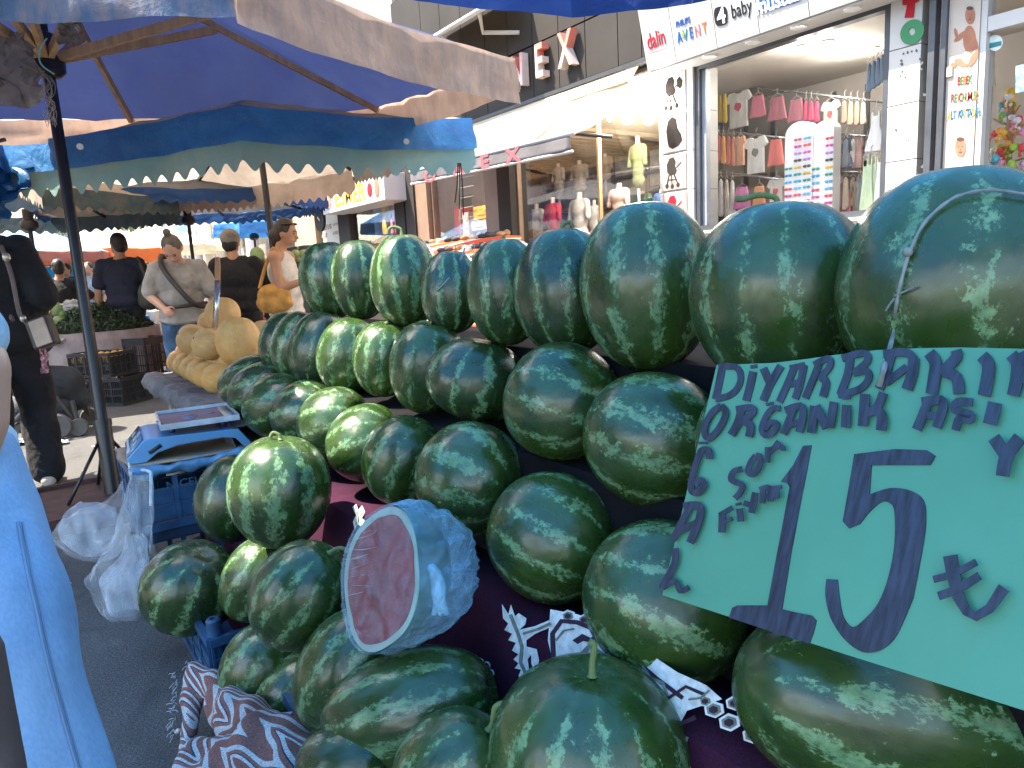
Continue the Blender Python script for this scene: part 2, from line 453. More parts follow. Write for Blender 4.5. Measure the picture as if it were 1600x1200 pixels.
# (px, py, X plane, diameter, length, axis, label, mesh, mat, spin, stem)
rows = [
 # top row, right to left
 (1492, 448, 1.04, .285, .31, (.05, .03, 1), 'huge upright watermelon with a plastic string over it, right end of the top row', 1, 0, .4, None),
 (1218, 462, 1.05, .284, .305, (.02, .05, 1), 'big upright watermelon with a long dark curved stem in the top row', 0, 1, 1.1, [RT*-.004+UP*.014, RT*-.03+UP*.018, RT*-.055+UP*.012, RT*-.068+UP*.012]),
 (1010, 448, 1.08, .266, .34, (.03, .06, 1), 'tall egg shaped watermelon with a tiny green stem in the top row', 2, 0, 2.0, [RT*.008+UP*.01, RT*.02+UP*.012]),
 (884, 455, 1.07, .235, .29, (.0, .06, 1), 'watermelon half hidden left of the tall egg shaped one, top row', 3, 3, .3, [RT*.006+UP*.014, RT*.02+UP*.02, RT*.026+UP*.01]),
 (791, 456, 1.05, .195, .27, (.03, .04, 1), 'upright watermelon with a bluish stripe pattern, fifth from the right in the top row', 0, 0, 2.9, [RT*.0+UP*.012]),
 (706, 456, 1.05, .172, .235, (.05, .0, 1), 'small watermelon with a knotted string on its crown in the top row', 1, 3, .9, None),
 (633, 438, 1.05, .226, .29, (.0, .0, 1), 'watermelon with a sunlit yellow crown and hooked stem in the top row', 3, 1, 1.9, [RT*-.004+UP*.022, RT*-.03+UP*.028, RT*-.042+UP*.018, RT*-.042+UP*.006]),
 (562, 437, 1.06, .205, .285, (.0, .03, 1), 'dark watermelon left of the sunlit one, second from the far end of the top row', 2, 3, .1, None),
 (515, 438, 1.06, .225, .30, (-.04, .03, 1), 'far left end watermelon of the top row', 0, 0, 4.1, None),
 # second row
 (1234, 700, .96, .25, .28, (.1, -1, -.2), 'watermelon mostly hidden behind the green price sign, second row', 1, 0, .2, None),
 (1021, 686, .965, .247, .262, R_(.9, -.28, .35), 'round watermelon touching the left edge of the price sign, second row', 0, 0, 1.3, None),
 (879, 629, .965, .258, .25, R_(.9, -.3, .3), 'watermelon with a bluish sheen, second from the sign in the second row', 3, 1, .4, None),
 (746, 593, .965, .258, .205, R_(.25, 1, .2), 'wide smooth watermelon, third from the sign in the second row', 1, 3, 2.2, None),
 (668, 574, .965, .215, .265, R_(.12, 1, .25), 'upright striped watermelon with a small dry stem, fourth from the sign in the second row', 2, 0, 5.1, [RT*-.02+UP*.006, RT*-.035+UP*.002]),
 (600, 561, .965, .200, .24, R_(.1, 1, .3), 'upright watermelon, fifth from the sign in the second row', 0, 1, .8, [RT*.01+UP*.008]),
 (545, 555, .965, .215, .265, R_(.2, 1, .3), 'watermelon with faint stripes, sixth from the sign in the second row', 3, 0, 3.3, None),
 (500, 545, .965, .235, .29, R_(.25, 1, .1), 'dark watermelon, third from the far end of the second row', 1, 3, 1.0, None),
 (468, 540, .965, .225, .28, R_(.3, 1, .1), 'watermelon second from the far end of the second row', 0, 0, 2.0, None),
 (446, 535, .965, .215, .26, R_(.35, 1, .1), 'watermelon at the far end of the second row, a thin rim showing', 2, 3, 4.0, None),
 # third row
 (1385, 1115, .86, .245, .40, R_(1, -.32, -.1), 'long watermelon lying under the price sign with a brown scarred patch', 1, 2, 2.6, None),
 (1040, 937, .84, .258, .275, R_(.9, -.33, .3), 'watermelon under the lower left corner of the price sign, third row', 2, 0, 3.6, None),
 (862, 838, .84, .252, .26, R_(.88, -.42, .25), 'watermelon with a blue sheen above the ornamented cloth, third row', 0, 1, .5, None),
 (737, 748, .84, .258, .255, R_(.75, -.25, .6), 'round watermelon behind the wrapped cut half, third row', 3, 0, 2.4, None),
 (631, 719, .84, .222, .25, R_(.3, .9, .4), 'watermelon with a pale left flank, fourth from the sign in the third row', 1, 0, 5.5, None),
 (572, 692, .84, .235, .235, R_(.85, .35, .35), 'watermelon with a sunlit left cheek in the third row', 2, 1, 3.0, None),
 (521, 660, .84, .225, .255, R_(.8, .25, .5), 'watermelon just above the sunlit crate melon, third row', 0, 0, .7, None),
 (478, 645, .84, .235, .26, R_(.8, .25, .55), 'dark watermelon, fifth from the far end of the third row', 3, 3, 1.7, None),
 (437, 634, .84, .255, .30, R_(.85, .3, .5), 'watermelon with a dry looped tendril, third row', 1, 0, 2.8, [R_(-.03, -.02, .03), R_(-.05, -.07, .05), R_(.0, -.1, .06)]),
 (410, 612, .84, .24, .31, R_(.9, .3, .4), 'long dark watermelon second from the far end of the third row', 2, 3, 3.9, None),
 (393, 597, .84, .225, .32, R_(.92, .3, .4), 'long watermelon at the far end of the third row beside the yellow melons', 0, 3, 5.0, None),
 # the heap in front
 (920, 1192, .62, .292, .30, (.04, -.06, 1), 'big upright watermelon with a pale green stem at the bottom edge', 0, 1, .9, [UP*.02, RT*.003+UP*.045, RT*-.004+UP*.052]),
 (650, 1130, .50, .20, .25, R_(.95, .25, .1), None, 0, 0, 0, None),
 (706, 1205, .47, .17, .20, R_(.6, .75, .2), 'small watermelon with a hooked green stem at the bottom edge', 3, 0, 2.2, [R_(.006, .012, 0), R_(.01, .035, 0), R_(.022, .042, 0)]),
 (545, 1048, .48, .21, .27, R_(.45, .85, .15), 'watermelon standing under the wrapped cut half in the front heap', 1, 0, 4.4, None),
 (470, 930, .46, .215, .25, R_(.55, .8, .1), 'watermelon with a sunlit shoulder and curled stem in the front heap', 2, 1, 1.2, [R_(.02, .012, 0), R_(.04, .008, 0), R_(.048, -.01, 0)]),
 (438, 768, .56, .278, .312, R_(.05, 1, .15), 'bright sunlit watermelon with a bent stem standing on the front heap', 0, 0, 3.2, [R_(-.004, .014, 0), R_(-.02, .02, 0), R_(-.028, .008, 0)]),
 (366, 778, .57, .262, .305, R_(.18, 1, .1), 'shaded watermelon half behind the bright sunlit one', 3, 3, .6, None),
 (299, 917, .36, .292, .29, R_(.45, .8, .35), 'large round watermelon at the left end of the front heap above the blue crate', 1, 3, 2.6, None),
 (402, 905, .5, .2, .26, R_(.45, .85, .1), 'watermelon wedged below the bright sunlit one in the front heap', 2, 0, 5.2, None),
 (412, 1045, .42, .215, .245, R_(.45, .85, .2), 'dark watermelon inside the blue crate corner', 0, 0, 3.7, None),
 (462, 1095, .46, .205, .25, R_(.5, .8, .2), 'watermelon low in the heap behind the woven rug', 3, 0, 1.5, None),
 (640, 1110, .52, .22, .345, R_(.93, .33, .15), 'long watermelon lying on its side in front of the purple cloth', 1, 1, 2.0, None),
 (545, 1195, .40, .16, .2, R_(.9, .2, .3), 'dark watermelon at the bottom edge beside the woven rug', 0, 3, 2.0, None),
]
for (px, py, X, d, h, ax, lab, me, ma, sp, st) in rows:
    if lab: watermelon(PX(px, py, X), d*1.025, h*1.02, ax, lab, me, ma, sp, st)

# half melon wrapped in film
def cut_melon():
    c = PX(596, 908, .50)
    ax = (RT*-.62+UP*.12-FW*.78).normalized()         # the cut faces left of the camera
    t = thing('cut_watermelon', 'red cut watermelon half wrapped in clear plastic leaning on the heap', 'watermelon', c)
    ux = (UP*1.0+RT*.25); ux = (ux-ax*ux.dot(ax)).normalized(); uy = ax.cross(ux)
    n = 64; NR = 22
    def rim(a):
        # squarish egg outline of the cut face: half width, half height
        x, y = cos(a), sin(a)
        e = 2.5; r = (abs(x)**e+abs(y)**e)**(-1/e)
        return r*(1+.05*cos(a-.5))
    A, B = .130, .098
    def pt(s, a, z): q = rim(a)*s; ca, sa = cos(a+.62), sin(a+.62); return c+ux*(q*ca*A)+uy*(q*sa*B)+ax*z
    def face(s0, s1, z0, name, mat, dome=.0):
        mb = MB()
        vs, fs = [], []
        K = 14
        for i in range(K+1):
            for j in range(n):
                wob = .035*noise.noise(V((cos(2*pi*j/n)*2.2, sin(2*pi*j/n)*2.2, 7)))
                e0, e1 = (s0, s1+wob) if s1 < 1 else (s0+wob, s1); s = e0+(e1-e0)*i/K
                vs.append(pt(max(s, .001), 2*pi*j/n, z0+dome*(1-s*s)+.0016*noise.noise(V((s*cos(2*pi*j/n)*6, s*sin(2*pi*j/n)*6, 2)))*(1 if s < .99 else 0)))
        for i in range(K):
            for j in range(n): fs.append((i*n+j, i*n+(j+1) % n, (i+1)*n+(j+1) % n, (i+1)*n+j))
        mb.add(vs, fs); return mb.build(name, mat, t)
    b = NB('melon flesh'); v = b.n('ShaderNodeTexVoronoi'); v.inputs['Scale'].default_value = 60; b.l(b.tc.outputs['Object'], v.inputs['Vector'])
    col = b.ramp(b.noise(26, 5), [(.3, (.12, .006, .008)), (.52, (.20, .012, .012)), (.78, (.27, .032, .028))])
    b.set(Base_Color=col, Roughness=.35, Subsurface_Weight=.1); b.bump(b.noise(90, 4), .5, .004)
    face(0, .89, .0005, 'flesh', b.m, .004)
    face(.89, 1.0, 0, 'rind_edge', mt('melon pith', (.30, .44, .36), .5, .15, 18))
    mb = MB(); vs, fs = [], []
    for i in range(NR+1):
        th = (pi/2)*i/NR
        for j in range(n): vs.append(pt(max(.002, cos(th)**.8), 2*pi*j/n, -.15*sin(th)-.0005))
    for i in range(NR):
        for j in range(n): fs.append((i*n+j, i*n+(j+1) % n, (i+1)*n+(j+1) % n, (i+1)*n+j))
    mb.add(vs, fs); mb.build('rind', mt('cut rind', (.03, .075, .03), .4, .4, 9), t)
    def crumple(amp, k):
        def f(p): return noise.noise(p*k)*amp + noise.noise(p*k*2.6)*amp*.6+noise.noise(p*k*6)*amp*.25
        return f
    # film over the cut face
    cr = crumple(.004, 16); mb = MB(); vs, fs = [], []; K = 26; n2 = 96
    for i in range(K+1):
        s = i/K
        for j in range(n2):
            a = 2*pi*j/n2
            p = pt(max(.002, s*1.015), a, .0065)
            fold = .0024*abs(sin(5*(a-1.1)+s*2))*s + .0025*noise.noise(V((s*3*cos(a)*5+s*9, a*2.2, 1)))
            vs.append(p+ax*(fold*(.4+s)))
    for i in range(K):
        for j in range(n2): fs.append((i*n2+j, i*n2+(j+1) % n2, (i+1)*n2+(j+1) % n2, (i+1)*n2+j))
    mb.add(vs, fs); mb.build('face_film', mt_film('clear film', (.70, .70, .80), .04, .14, 22, .42, .6), t)
    # taut creases of the film
    rn = random.Random(9)
    for k in range(8):
        a0 = .55+.13*k+rn.uniform(-.03, .03)
        q0 = pt(.97, a0, .009); q1 = q0+(ux*rn.uniform(.035, .06)-uy*rn.uniform(.08, .12))*rn.uniform(.5, 1.15)
        qs = [q0.lerp(q1, i/10)+ax*(.0012*sin(i*1.3+k))+ux*(.002*sin(i*.5+k)) for i in range(11)]
        mb = MB(); w_ = rn.uniform(.0008, .0034)
        L_ = [q+uy*w_*sin(pi*(i+.3)/10.6) for i, q in enumerate(qs)]; R2 = [q-uy*w_*sin(pi*(i+.3)/10.6) for i, q in enumerate(qs)]; T_ = [q+ax*.0022 for q in qs]
        mb.add(L_+T_+R2, [(i, i+1, 11+i+1, 11+i) for i in range(10)]+[(11+i, 12+i, 23+i, 22+i) for i in range(10)])
        mb.build('film_crease', mt_film('crease film', (.85, .85, .92), .45, .2, 30, .5), t)
    # loose bag gathered behind the half
    cr = crumple(.0045, 9); mb = MB(); vs, fs = [], []; K = 34; n2 = 110
    for i in range(K+1):
        th = (pi/2)*i/K
        for j in range(n2):
            a = 2*pi*j/n2
            p = pt(max(.01, 1.03*cos(th)**.5), a, .006-.19*sin(th)-.02*sin(th)*(a > 3.3 and a < 5.4))
            d_ = (p-(c-ax*.05)).normalized(); k = min(1, i/6)
            vs.append(p+d_*((cr(p)+.008)*k+.0035*k*sin(13*a+3*sin(th*5))+.0025*k*sin(31*a-9*th)))
    for i in range(K):
        for j in range(n2): fs.append((i*n2+j, i*n2+(j+1) % n2, (i+1)*n2+(j+1) % n2, (i+1)*n2+j))
    mb.add(vs, fs); mb.build('plastic_wrap', mt_film('wrap film', (.40, .74, .98), .2, .07, 17, .55, .9), t)
    # knotted handle of the bag
    kn = c+RT*.095+UP*.01-FW*.03
    mb = MB()
    for k in range(3):
        q = [kn+V((random.uniform(-.01, .01), random.uniform(-.01, .01), .03-.0)), kn+RT*.012, kn+UP*-.03+RT*.016-FW*.006, kn+UP*-.062+RT*(.006+.012*k)]
        mb.tube(spline(q, 6), [.005+.009*sin(pi*min(1, i/17)) for i in range(19)], 9)
    mb.build('bag_knot', mt_film('wrap film', ()), t)
cut_melon()

# ------------------------------------------------------------------ stepped stall and cloth
Y0, Y1 = -.4, 3.34
mw = mt('raw board', (.33, .22, .12), .7, .3, 8, .2, 40, stretch=(1, .1, 1))
t = thing('display_stand', 'stepped wooden stand carrying the rows of watermelons', 'stand', (1.1, 1.5, 0))
for x0, x1, z in ((1.06, 1.35, .975), (.905, 1.06, .765), (.735, .905, .515)):
    mb = MB(); mb.box(((x0+x1)/2, (Y0+Y1)/2, z-.02), (x1-x0-.004, Y1-Y0, .03)); mb.build('shelf', mw, t)
for x, h in ((.76, .48), (.93, .73), (1.3, .94)):
    for y in (Y0+.1, (Y0+Y1)/2, Y1-.1):
        mb = MB(); mb.box((x, y, h/2), (.045, .045, h)); mb.build('leg', mw, t)
b = NB('purple cloth')
wv = b.noise(300, 2, stretch=(1, 1, 1)); col = b.ramp(b.noise(7, 4), [(.3, (.024, .006, .016)), (.7, (.045, .011, .028))])
b.set(Base_Color=b.mix(.3, col, b.ramp(wv, [(.35, (.010, .003, .010)), (.65, (.06, .018, .045))])), Roughness=.95, Specular_IOR_Level=.1); b.bump(wv, .4, .001)
PUR = b.m
CLA, CLB = V((.722, 0, .535)), V((.60, 0, .03))
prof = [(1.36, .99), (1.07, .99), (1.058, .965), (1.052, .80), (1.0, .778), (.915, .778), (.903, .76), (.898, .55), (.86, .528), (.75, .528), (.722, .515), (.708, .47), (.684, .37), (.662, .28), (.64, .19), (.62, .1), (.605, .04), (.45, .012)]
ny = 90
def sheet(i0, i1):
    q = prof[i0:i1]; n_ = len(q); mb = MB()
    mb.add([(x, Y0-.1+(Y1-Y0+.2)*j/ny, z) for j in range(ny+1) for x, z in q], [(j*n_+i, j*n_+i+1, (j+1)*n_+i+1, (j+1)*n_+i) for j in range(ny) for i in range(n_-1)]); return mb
up_ = sheet(0, 9).build('gap_shade_sheet', mt('gap shade sheet', (.010, .009, .010), .95, .3, 8, .3, 120, spec=.1)); tag(up_, 'black sheet added over the upper steps to darken the gaps between the melon rows', 'tablecloth')  # black sheet added so the gaps between rows look shaded
qq = up_.modifiers.new('solid', 'SOLIDIFY'); qq.thickness = .003; qq.offset = -1
cloth = sheet(8, len(prof)).build('tablecloth', PUR); tag(cloth, 'dark purple cloth with woven pale ornaments draped over the melon stand', 'tablecloth')
q = cloth.modifiers.new('solid', 'SOLIDIFY'); q.thickness = .003; q.offset = -1
# woven ornaments on the drape
CP = Plane((.708, 0, .47), V((.605-.708, 0, .04-.47)).cross(V((0, 1, 0))))
W1 = mt('woven white', (.62, .66, .66), .9, .2, 60, .3, 200); W2 = mt('woven grey', (.17, .2, .17), .9, .3, 60, .3, 200); W3 = mt('woven dark', (.03, .012, .03), .9, .3, 60)
def ring(cx, cy, r, k=6, rot=0, sy=1): return [(cx+r*cos(2*pi*i/k+rot), cy+sy*r*sin(2*pi*i/k+rot)) for i in range(k)]
class Each:
    # every woven figure becomes a part of its own
    def __init__(s, nm, m): s.nm = nm; s.m = m
    def prism(s, *a): mb = MB(); mb.prism(*a); mb.build(s.nm, s.m, cloth, False)
    def add(s, vs, fs): mb = MB(); mb.add(vs, fs); mb.build(s.nm, s.m, cloth, False)
wh, gr, dk = Each('woven_band', W1), Each('woven_motif', W2), Each('woven_outline', W3)
band = [(862, 952), (905, 960), (950, 978), (1000, 1010), (1060, 1050), (1105, 1070), (1130, 1092), (1075, 1110), (1062, 1135), (1075, 1200), (1060, 1230), (1040, 1130), (1010, 1075), (960, 1040), (905, 1040), (868, 1045), (858, 1000)]
CP.poly(wh, band, .002, .001)
for p in (ring(822, 1005, 1, 3),): pass
fig = [(786, 944), (796, 960), (800, 945), (806, 963), (812, 958), (824, 966), (822, 976), (812, 984), (838, 978), (862, 968), (866, 978), (838, 990), (824, 1000), (824, 1010), (840, 1014), (844, 1032), (838, 1050), (832, 1036), (832, 1022), (826, 1030), (828, 1045), (836, 1060), (826, 1056), (818, 1062), (812, 1056), (816, 1046), (806, 1044), (812, 1036), (804, 1030), (812, 1022), (802, 1016), (808, 1004), (796, 1000), (802, 990), (790, 984), (796, 974), (788, 966)]
CP.poly(wh, fig, .002, .001)
CP.stroke(gr, [(800, 960), (812, 990), (818, 1010), (816, 1035), (824, 1052)], 5, off=.0032)
CP.stroke(gr, [(820, 990), (845, 982), (862, 974)], 4, off=.0032)
for pts, w in (([(868, 1040), (866, 990), (880, 970), (905, 972), (950, 990)], 7), ([(905, 1030), (925, 1008), (945, 1022), (928, 1038)], 8), ([(950, 1000), (985, 1022), (1030, 1060), (1070, 1090)], 6), ([(1050, 1110), (1066, 1130), (1090, 1120)], 7), ([(1040, 1095), (1075, 1072), (1105, 1085)], 5)):
    CP.stroke(dk if w != 8 else gr, pts, w, off=.0034)
for pts, w in (([(958, 1030), (968, 1012), (980, 1032), (992, 1020), (1004, 1046)], 4), ([(1078, 1150), (1068, 1175), (1082, 1200)], 4), ([(872, 1000), (884, 985), (900, 982)], 3), ([(930, 985), (945, 1000), (960, 994), (972, 1006)], 3), ([(1008, 1040), (1020, 1058), (1040, 1066), (1046, 1086)], 4), ([(1112, 1078), (1098, 1090), (1080, 1092)], 3)):
    CP.stroke(gr, pts, w, off=.0036)
CP.poly(dk, [(897, 1000), (912, 990), (925, 996), (935, 992), (928, 1004), (914, 1001), (905, 1006)], .0034, .0008)
def flower(cx, cy, r):
    CP.poly(wh, ring(cx, cy, r, 6, .4, .8), .0022, .001); CP.poly(gr, ring(cx, cy, r*.72, 6, .4, .8), .0034, .0008); CP.poly(dk, ring(cx, cy, r*.45, 6, .4, .8), .0044, .0006)
for x, y, r in ((1118, 1108, 17), (1150, 1098, 15), (1142, 1128, 18), (1168, 1118, 15), (1178, 1148, 17), (890, 962, 12), (915, 968, 11), (1105, 1095, 12)): flower(x, y, r)
for x, y in ((752, 1035), (762, 1040), (768, 1052), (766, 1066), (770, 1078), (756, 1052), (748, 1045), (764, 1092), (772, 1100), (758, 1080)):
    CP.poly(wh, ring(x, y, 6, 8, 0, 1.2), .0022, .001); CP.poly(dk, ring(x, y, 4.2, 8, 0, 1.2), .0034, .0008)
leafy = [(552, 792), (558, 788), (561, 797), (567, 790), (572, 800), (566, 810), (574, 814), (568, 824), (560, 818), (556, 828), (553, 815), (558, 805)]
CP.poly(wh, leafy, .002, .001); CP.stroke(gr, [(558, 794), (562, 808), (560, 820)], 3, off=.0032)
# ------------------------------------------------------------------ price sign
SA, SB, SC_ = P(1120, 570, 1.04), P(1035, 930, 1.0), P(1600, 545, .68)
SP = Plane(SA, (SB-SA).cross(SC_-SA))
b = NB('green card'); f = b.noise(5, 4)
b.set(Base_Color=b.ramp(f, [(.3, (.070, .25, .150)), (.7, (.088, .29, .182))]), Roughness=.5); b.bump(b.math('ADD', b.noise(3, 2), b.math('MULTIPLY', b.noise(120, 3), .03)), .5, .02)
sign = thing('price_sign', 'green cardboard price sign with dark handwritten letters and a big 15', 'sign', SP.pt(1300, 800))
mb = MB(); SP.poly(mb, [(1035, 930), (1120, 570), (1160, 569), (1210, 567), (1260, 561), (1310, 554), (1370, 547), (1440, 544), (1500, 543), (1600, 545), (1690, 551), (1690, 1152), (1600, 1110), (1320, 1022)], -.002, .0022)
mb.build('card', b.m, sign, False)
INK = mt('marker ink', (.032, .040, .068), .5, .5, 22, stretch=(1, 6, 1))
st = MB()
L = [  # (points, width)
 ([(1129, 576), (1124, 602), (1119, 624)], 11), ([(1124, 574), (1147, 573), (1157, 581), (1158, 596), (1151, 610), (1139, 619), (1119, 624)], 10),
 ([(1178, 581), (1173, 604), (1167, 627)], 12), ([(1174, 574), (1184, 572)], 5),
 ([(1194, 576), (1205, 601)], 12), ([(1222, 572), (1205, 601), (1194, 627)], 12),
 ([(1219, 629), (1231, 603), (1243, 574)], 11), ([(1236, 576), (1259, 571)], 9), ([(1258, 571), (1252, 600), (1244, 624)], 11), ([(1236, 602), (1252, 597)], 9),
 ([(1260, 623), (1271, 597), (1282, 569)], 11), ([(1274, 571), (1296, 561), (1299, 573), (1283, 592)], 10), ([(1284, 590), (1293, 599), (1288, 621)], 12),
 ([(1331, 557), (1327, 585), (1315, 618)], 12), ([(1318, 561), (1352, 553), (1358, 565), (1336, 585)], 11), ([(1336, 584), (1357, 581), (1359, 595), (1344, 610), (1312, 618)], 11),
 ([(1376, 609), (1387, 584), (1395, 557)], 14), ([(1383, 555), (1418, 552), (1431, 563)], 13), ([(1431, 561), (1428, 586), (1420, 610)], 17), ([(1386, 600), (1420, 575)], 12),
 ([(1455, 553), (1465, 569), (1463, 592), (1459, 617)], 19), ([(1497, 549), (1497, 561), (1473, 586)], 17), ([(1480, 583), (1498, 592), (1502, 617)], 18),
 ([(1538, 558), (1548, 572), (1546, 596), (1541, 620)], 20), ([(1584, 556), (1593, 570), (1592, 596), (1587, 620)], 20), ([(1593, 566), (1626, 552), (1634, 572), (1606, 590), (1640, 622)], 18),
 ([(1130, 635), (1117, 645), (1107, 662), (1104, 676), (1110, 686), (1122, 677), (1133, 660), (1137, 645), (1130, 635)], 10),
 ([(1162, 641), (1157, 660), (1146, 681)], 12), ([(1154, 641), (1178, 638), (1179, 648), (1162, 659)], 10), ([(1164, 659), (1176, 666), (1174, 684)], 12),
 ([(1223, 640), (1211, 640), (1200, 654), (1194, 672), (1200, 682), (1212, 677), (1218, 664), (1207, 662), (1199, 673)], 9), ([(1201, 634), (1213, 631)], 4),
 ([(1228, 680), (1236, 661), (1244, 640)], 11), ([(1231, 643), (1255, 636), (1259, 650), (1253, 677)], 11), ([(1236, 667), (1254, 660)], 9),
 ([(1277, 636), (1272, 678)], 13), ([(1280, 636), (1296, 671)], 13), ([(1308, 630), (1301, 670)], 13),
 ([(1328, 635), (1326, 670)], 14), ([(1321, 624), (1334, 623)], 5),
 ([(1357, 618), (1353, 668)], 15), ([(1386, 616), (1376, 638), (1360, 648)], 14), ([(1370, 642), (1383, 652), (1382, 675)], 16),
 ([(1438, 674), (1448, 650), (1456, 630)], 15), ([(1446, 631), (1476, 628), (1478, 642), (1469, 671)], 15), ([(1455, 652), (1470, 652)], 12),
 ([(1526, 632), (1503, 631), (1498, 643), (1522, 651), (1520, 659), (1505, 657), (1499, 675)], 13),
 ([(1561, 632), (1553, 666)], 22),
 ([(1097, 694), (1111, 694)], 4),
 ([(1114, 719), (1113, 706), (1102, 706), (1094, 724), (1087, 750), (1086, 768), (1096, 772), (1106, 759), (1099, 752), (1091, 760)], 10),
 ([(1057, 846), (1070, 820), (1083, 794)], 10), ([(1074, 793), (1098, 792), (1099, 812), (1084, 850)], 12), ([(1064, 833), (1095, 818)], 10),
 ([(1061, 858), (1060, 882), (1040, 921)], 10), ([(1043, 919), (1062, 909), (1069, 925), (1083, 919)], 8),
 ([(1166, 735), (1153, 739), (1149, 752), (1166, 760), (1164, 770), (1155, 781)], 9),
 ([(1188, 714), (1179, 726), (1176, 740), (1184, 743), (1193, 731), (1194, 716), (1188, 714)], 9),
 ([(1206, 701), (1206, 725)], 8), ([(1224, 692), (1215, 704), (1206, 711)], 8), ([(1212, 704), (1229, 700), (1231, 707)], 7),
 ([(1136, 803), (1135, 834)], 11), ([(1131, 807), (1152, 795)], 7), ([(1138, 818), (1152, 812)], 6), ([(1163, 797), (1165, 817)], 10), ([(1157, 791), (1166, 789)], 4),
 ([(1170, 788), (1184, 793)], 9), ([(1188, 772), (1182, 804)], 10), ([(1199, 789), (1200, 767)], 9), ([(1195, 768), (1211, 765), (1212, 786)], 9), ([(1199, 779), (1211, 777)], 7), ([(1212, 766), (1230, 763)], 6), ([(1221, 766), (1222, 782)], 9),
 ([(1494, 871), (1499, 900), (1507, 935), (1520, 958), (1534, 966), (1556, 953), (1578, 921)], [22, 21, 18, 15, 14, 15, 19]), ([(1468, 908), (1500, 899), (1535, 881)], 11), ([(1476, 934), (1510, 921), (1540, 902)], 13),
 ([(1562, 688), (1582, 718)], 20), ([(1603, 688), (1582, 718), (1576, 748)], 21),
]
for pts, w in L: SP.stroke(st, sp2(pts, 4) if len(pts) > 2 and not isinstance(w, list) else pts, w)
def rounded(p, k=3): return sp2(p+[p[0]], k)[:-1]
SP.poly(st, [(1256, 697), (1269, 696), (1262, 735), (1254, 775), (1238, 860), (1222, 958), (1199, 953), (1216, 862), (1235, 762), (1231, 755), (1221, 753), (1240, 728)], .0006, .0011)
SP.poly(st, [(1140, 965), (1145, 950), (1154, 946), (1200, 946), (1240, 956), (1270, 962), (1277, 970), (1272, 990), (1266, 1006), (1200, 985)], .0005, .0010)
_o = [(1293, 905), (1291, 930), (1299, 965), (1318, 996), (1342, 1016), (1362, 1020), (1384, 1012), (1404, 990), (1428, 935), (1444, 850), (1448, 810), (1444, 782), (1424, 767), (1392, 763), (1360, 773), (1363, 727), (1455, 727), (1463, 713), (1450, 704), (1400, 702), (1336, 710), (1327, 765), (1318, 815), (1328, 826), (1345, 819), (1360, 800), (1378, 785), (1391, 786), (1399, 800), (1399, 850), (1390, 900), (1374, 942), (1352, 968), (1334, 980), (1320, 966), (1314, 940), (1310, 906)]
five = sp2(_o[:9], 4)+sp2(_o[8:15], 4)[1:]+_o[15:24]+sp2(_o[24:], 4)
SP.poly(st, five, .0007, .0011)
st.build('handwriting', INK, sign, False)
# string from the sign over the big melon
A1 = PX(1492, 448, 1.04)
def on_melon(px, py, k=1.03):
    d = ray(px, py); s = V((1/(.147*k), 1/(.147*k), 1/(.158*k)))
    o2 = V([(CO-A1)[i]*s[i] for i in range(3)]); d2 = V([d[i]*s[i] for i in range(3)])
    a, b_, c_ = d2.dot(d2), 2*o2.dot(d2), o2.dot(o2)-1; D = b_*b_-4*a*c_
    return CO+d*((-b_-sqrt(max(D, 0)))/(2*a))
strp = [SP.pt(1374, 603, .003), SP.pt(1383, 570, .004)]+[on_melon(*q) for q in ((1396, 520), (1400, 480), (1408, 440), (1421, 395), (1443, 350), (1478, 317), (1510, 302), (1550, 297), (1585, 301), (1620, 306))]
sm = mt('grey string', (.22, .23, .21), .55, .25, 40, .4, 90)
mb = MB(); pts = spline(strp, 5); mb.tube(pts, [.0036-.0016*min(1, i/12) + .0005*sin(i*1.7) for i in range(len(pts))], 7)
mb.tube([on_melon(1398, 462), on_melon(1415, 455, 1.05), on_melon(1431, 447, 1.06)], .0013, 6)
mb.tube([on_melon(1398, 466), on_melon(1390, 476, 1.04), on_melon(1384, 486, 1.05)], .0013, 6)
mb.ell(on_melon(1418, 394, 1.04), .006)
tag(mb.build('plastic_string', sm), 'grey plastic string holding the price sign, tied over the huge melon', 'string')
# loose string on the small melon
A6 = PX(706, 456, 1.05)
def near6(px, py, off=0): return A6+ (P(px, py, (A6-CO).dot(FW)-.085+off)-A6)
mb = MB(); mb.tube(spline([near6(681, 456), near6(697, 440), near6(712, 420, .01), near6(722, 400, .03), near6(726, 388, .06)], 5), [.0022+.001*(i > 3) for i in range(21)], 6)
mb.tube(spline([near6(712, 392, .06), near6(713, 383, .06), near6(728, 380, .07), near6(742, 383, .07), near6(736, 392, .06), near6(720, 396, .04), near6(712, 392, .06)], 5), .0016, 6)
tag(mb.build('plastic_string', sm), 'pale knotted string lying over the crown of the small melon', 'string')

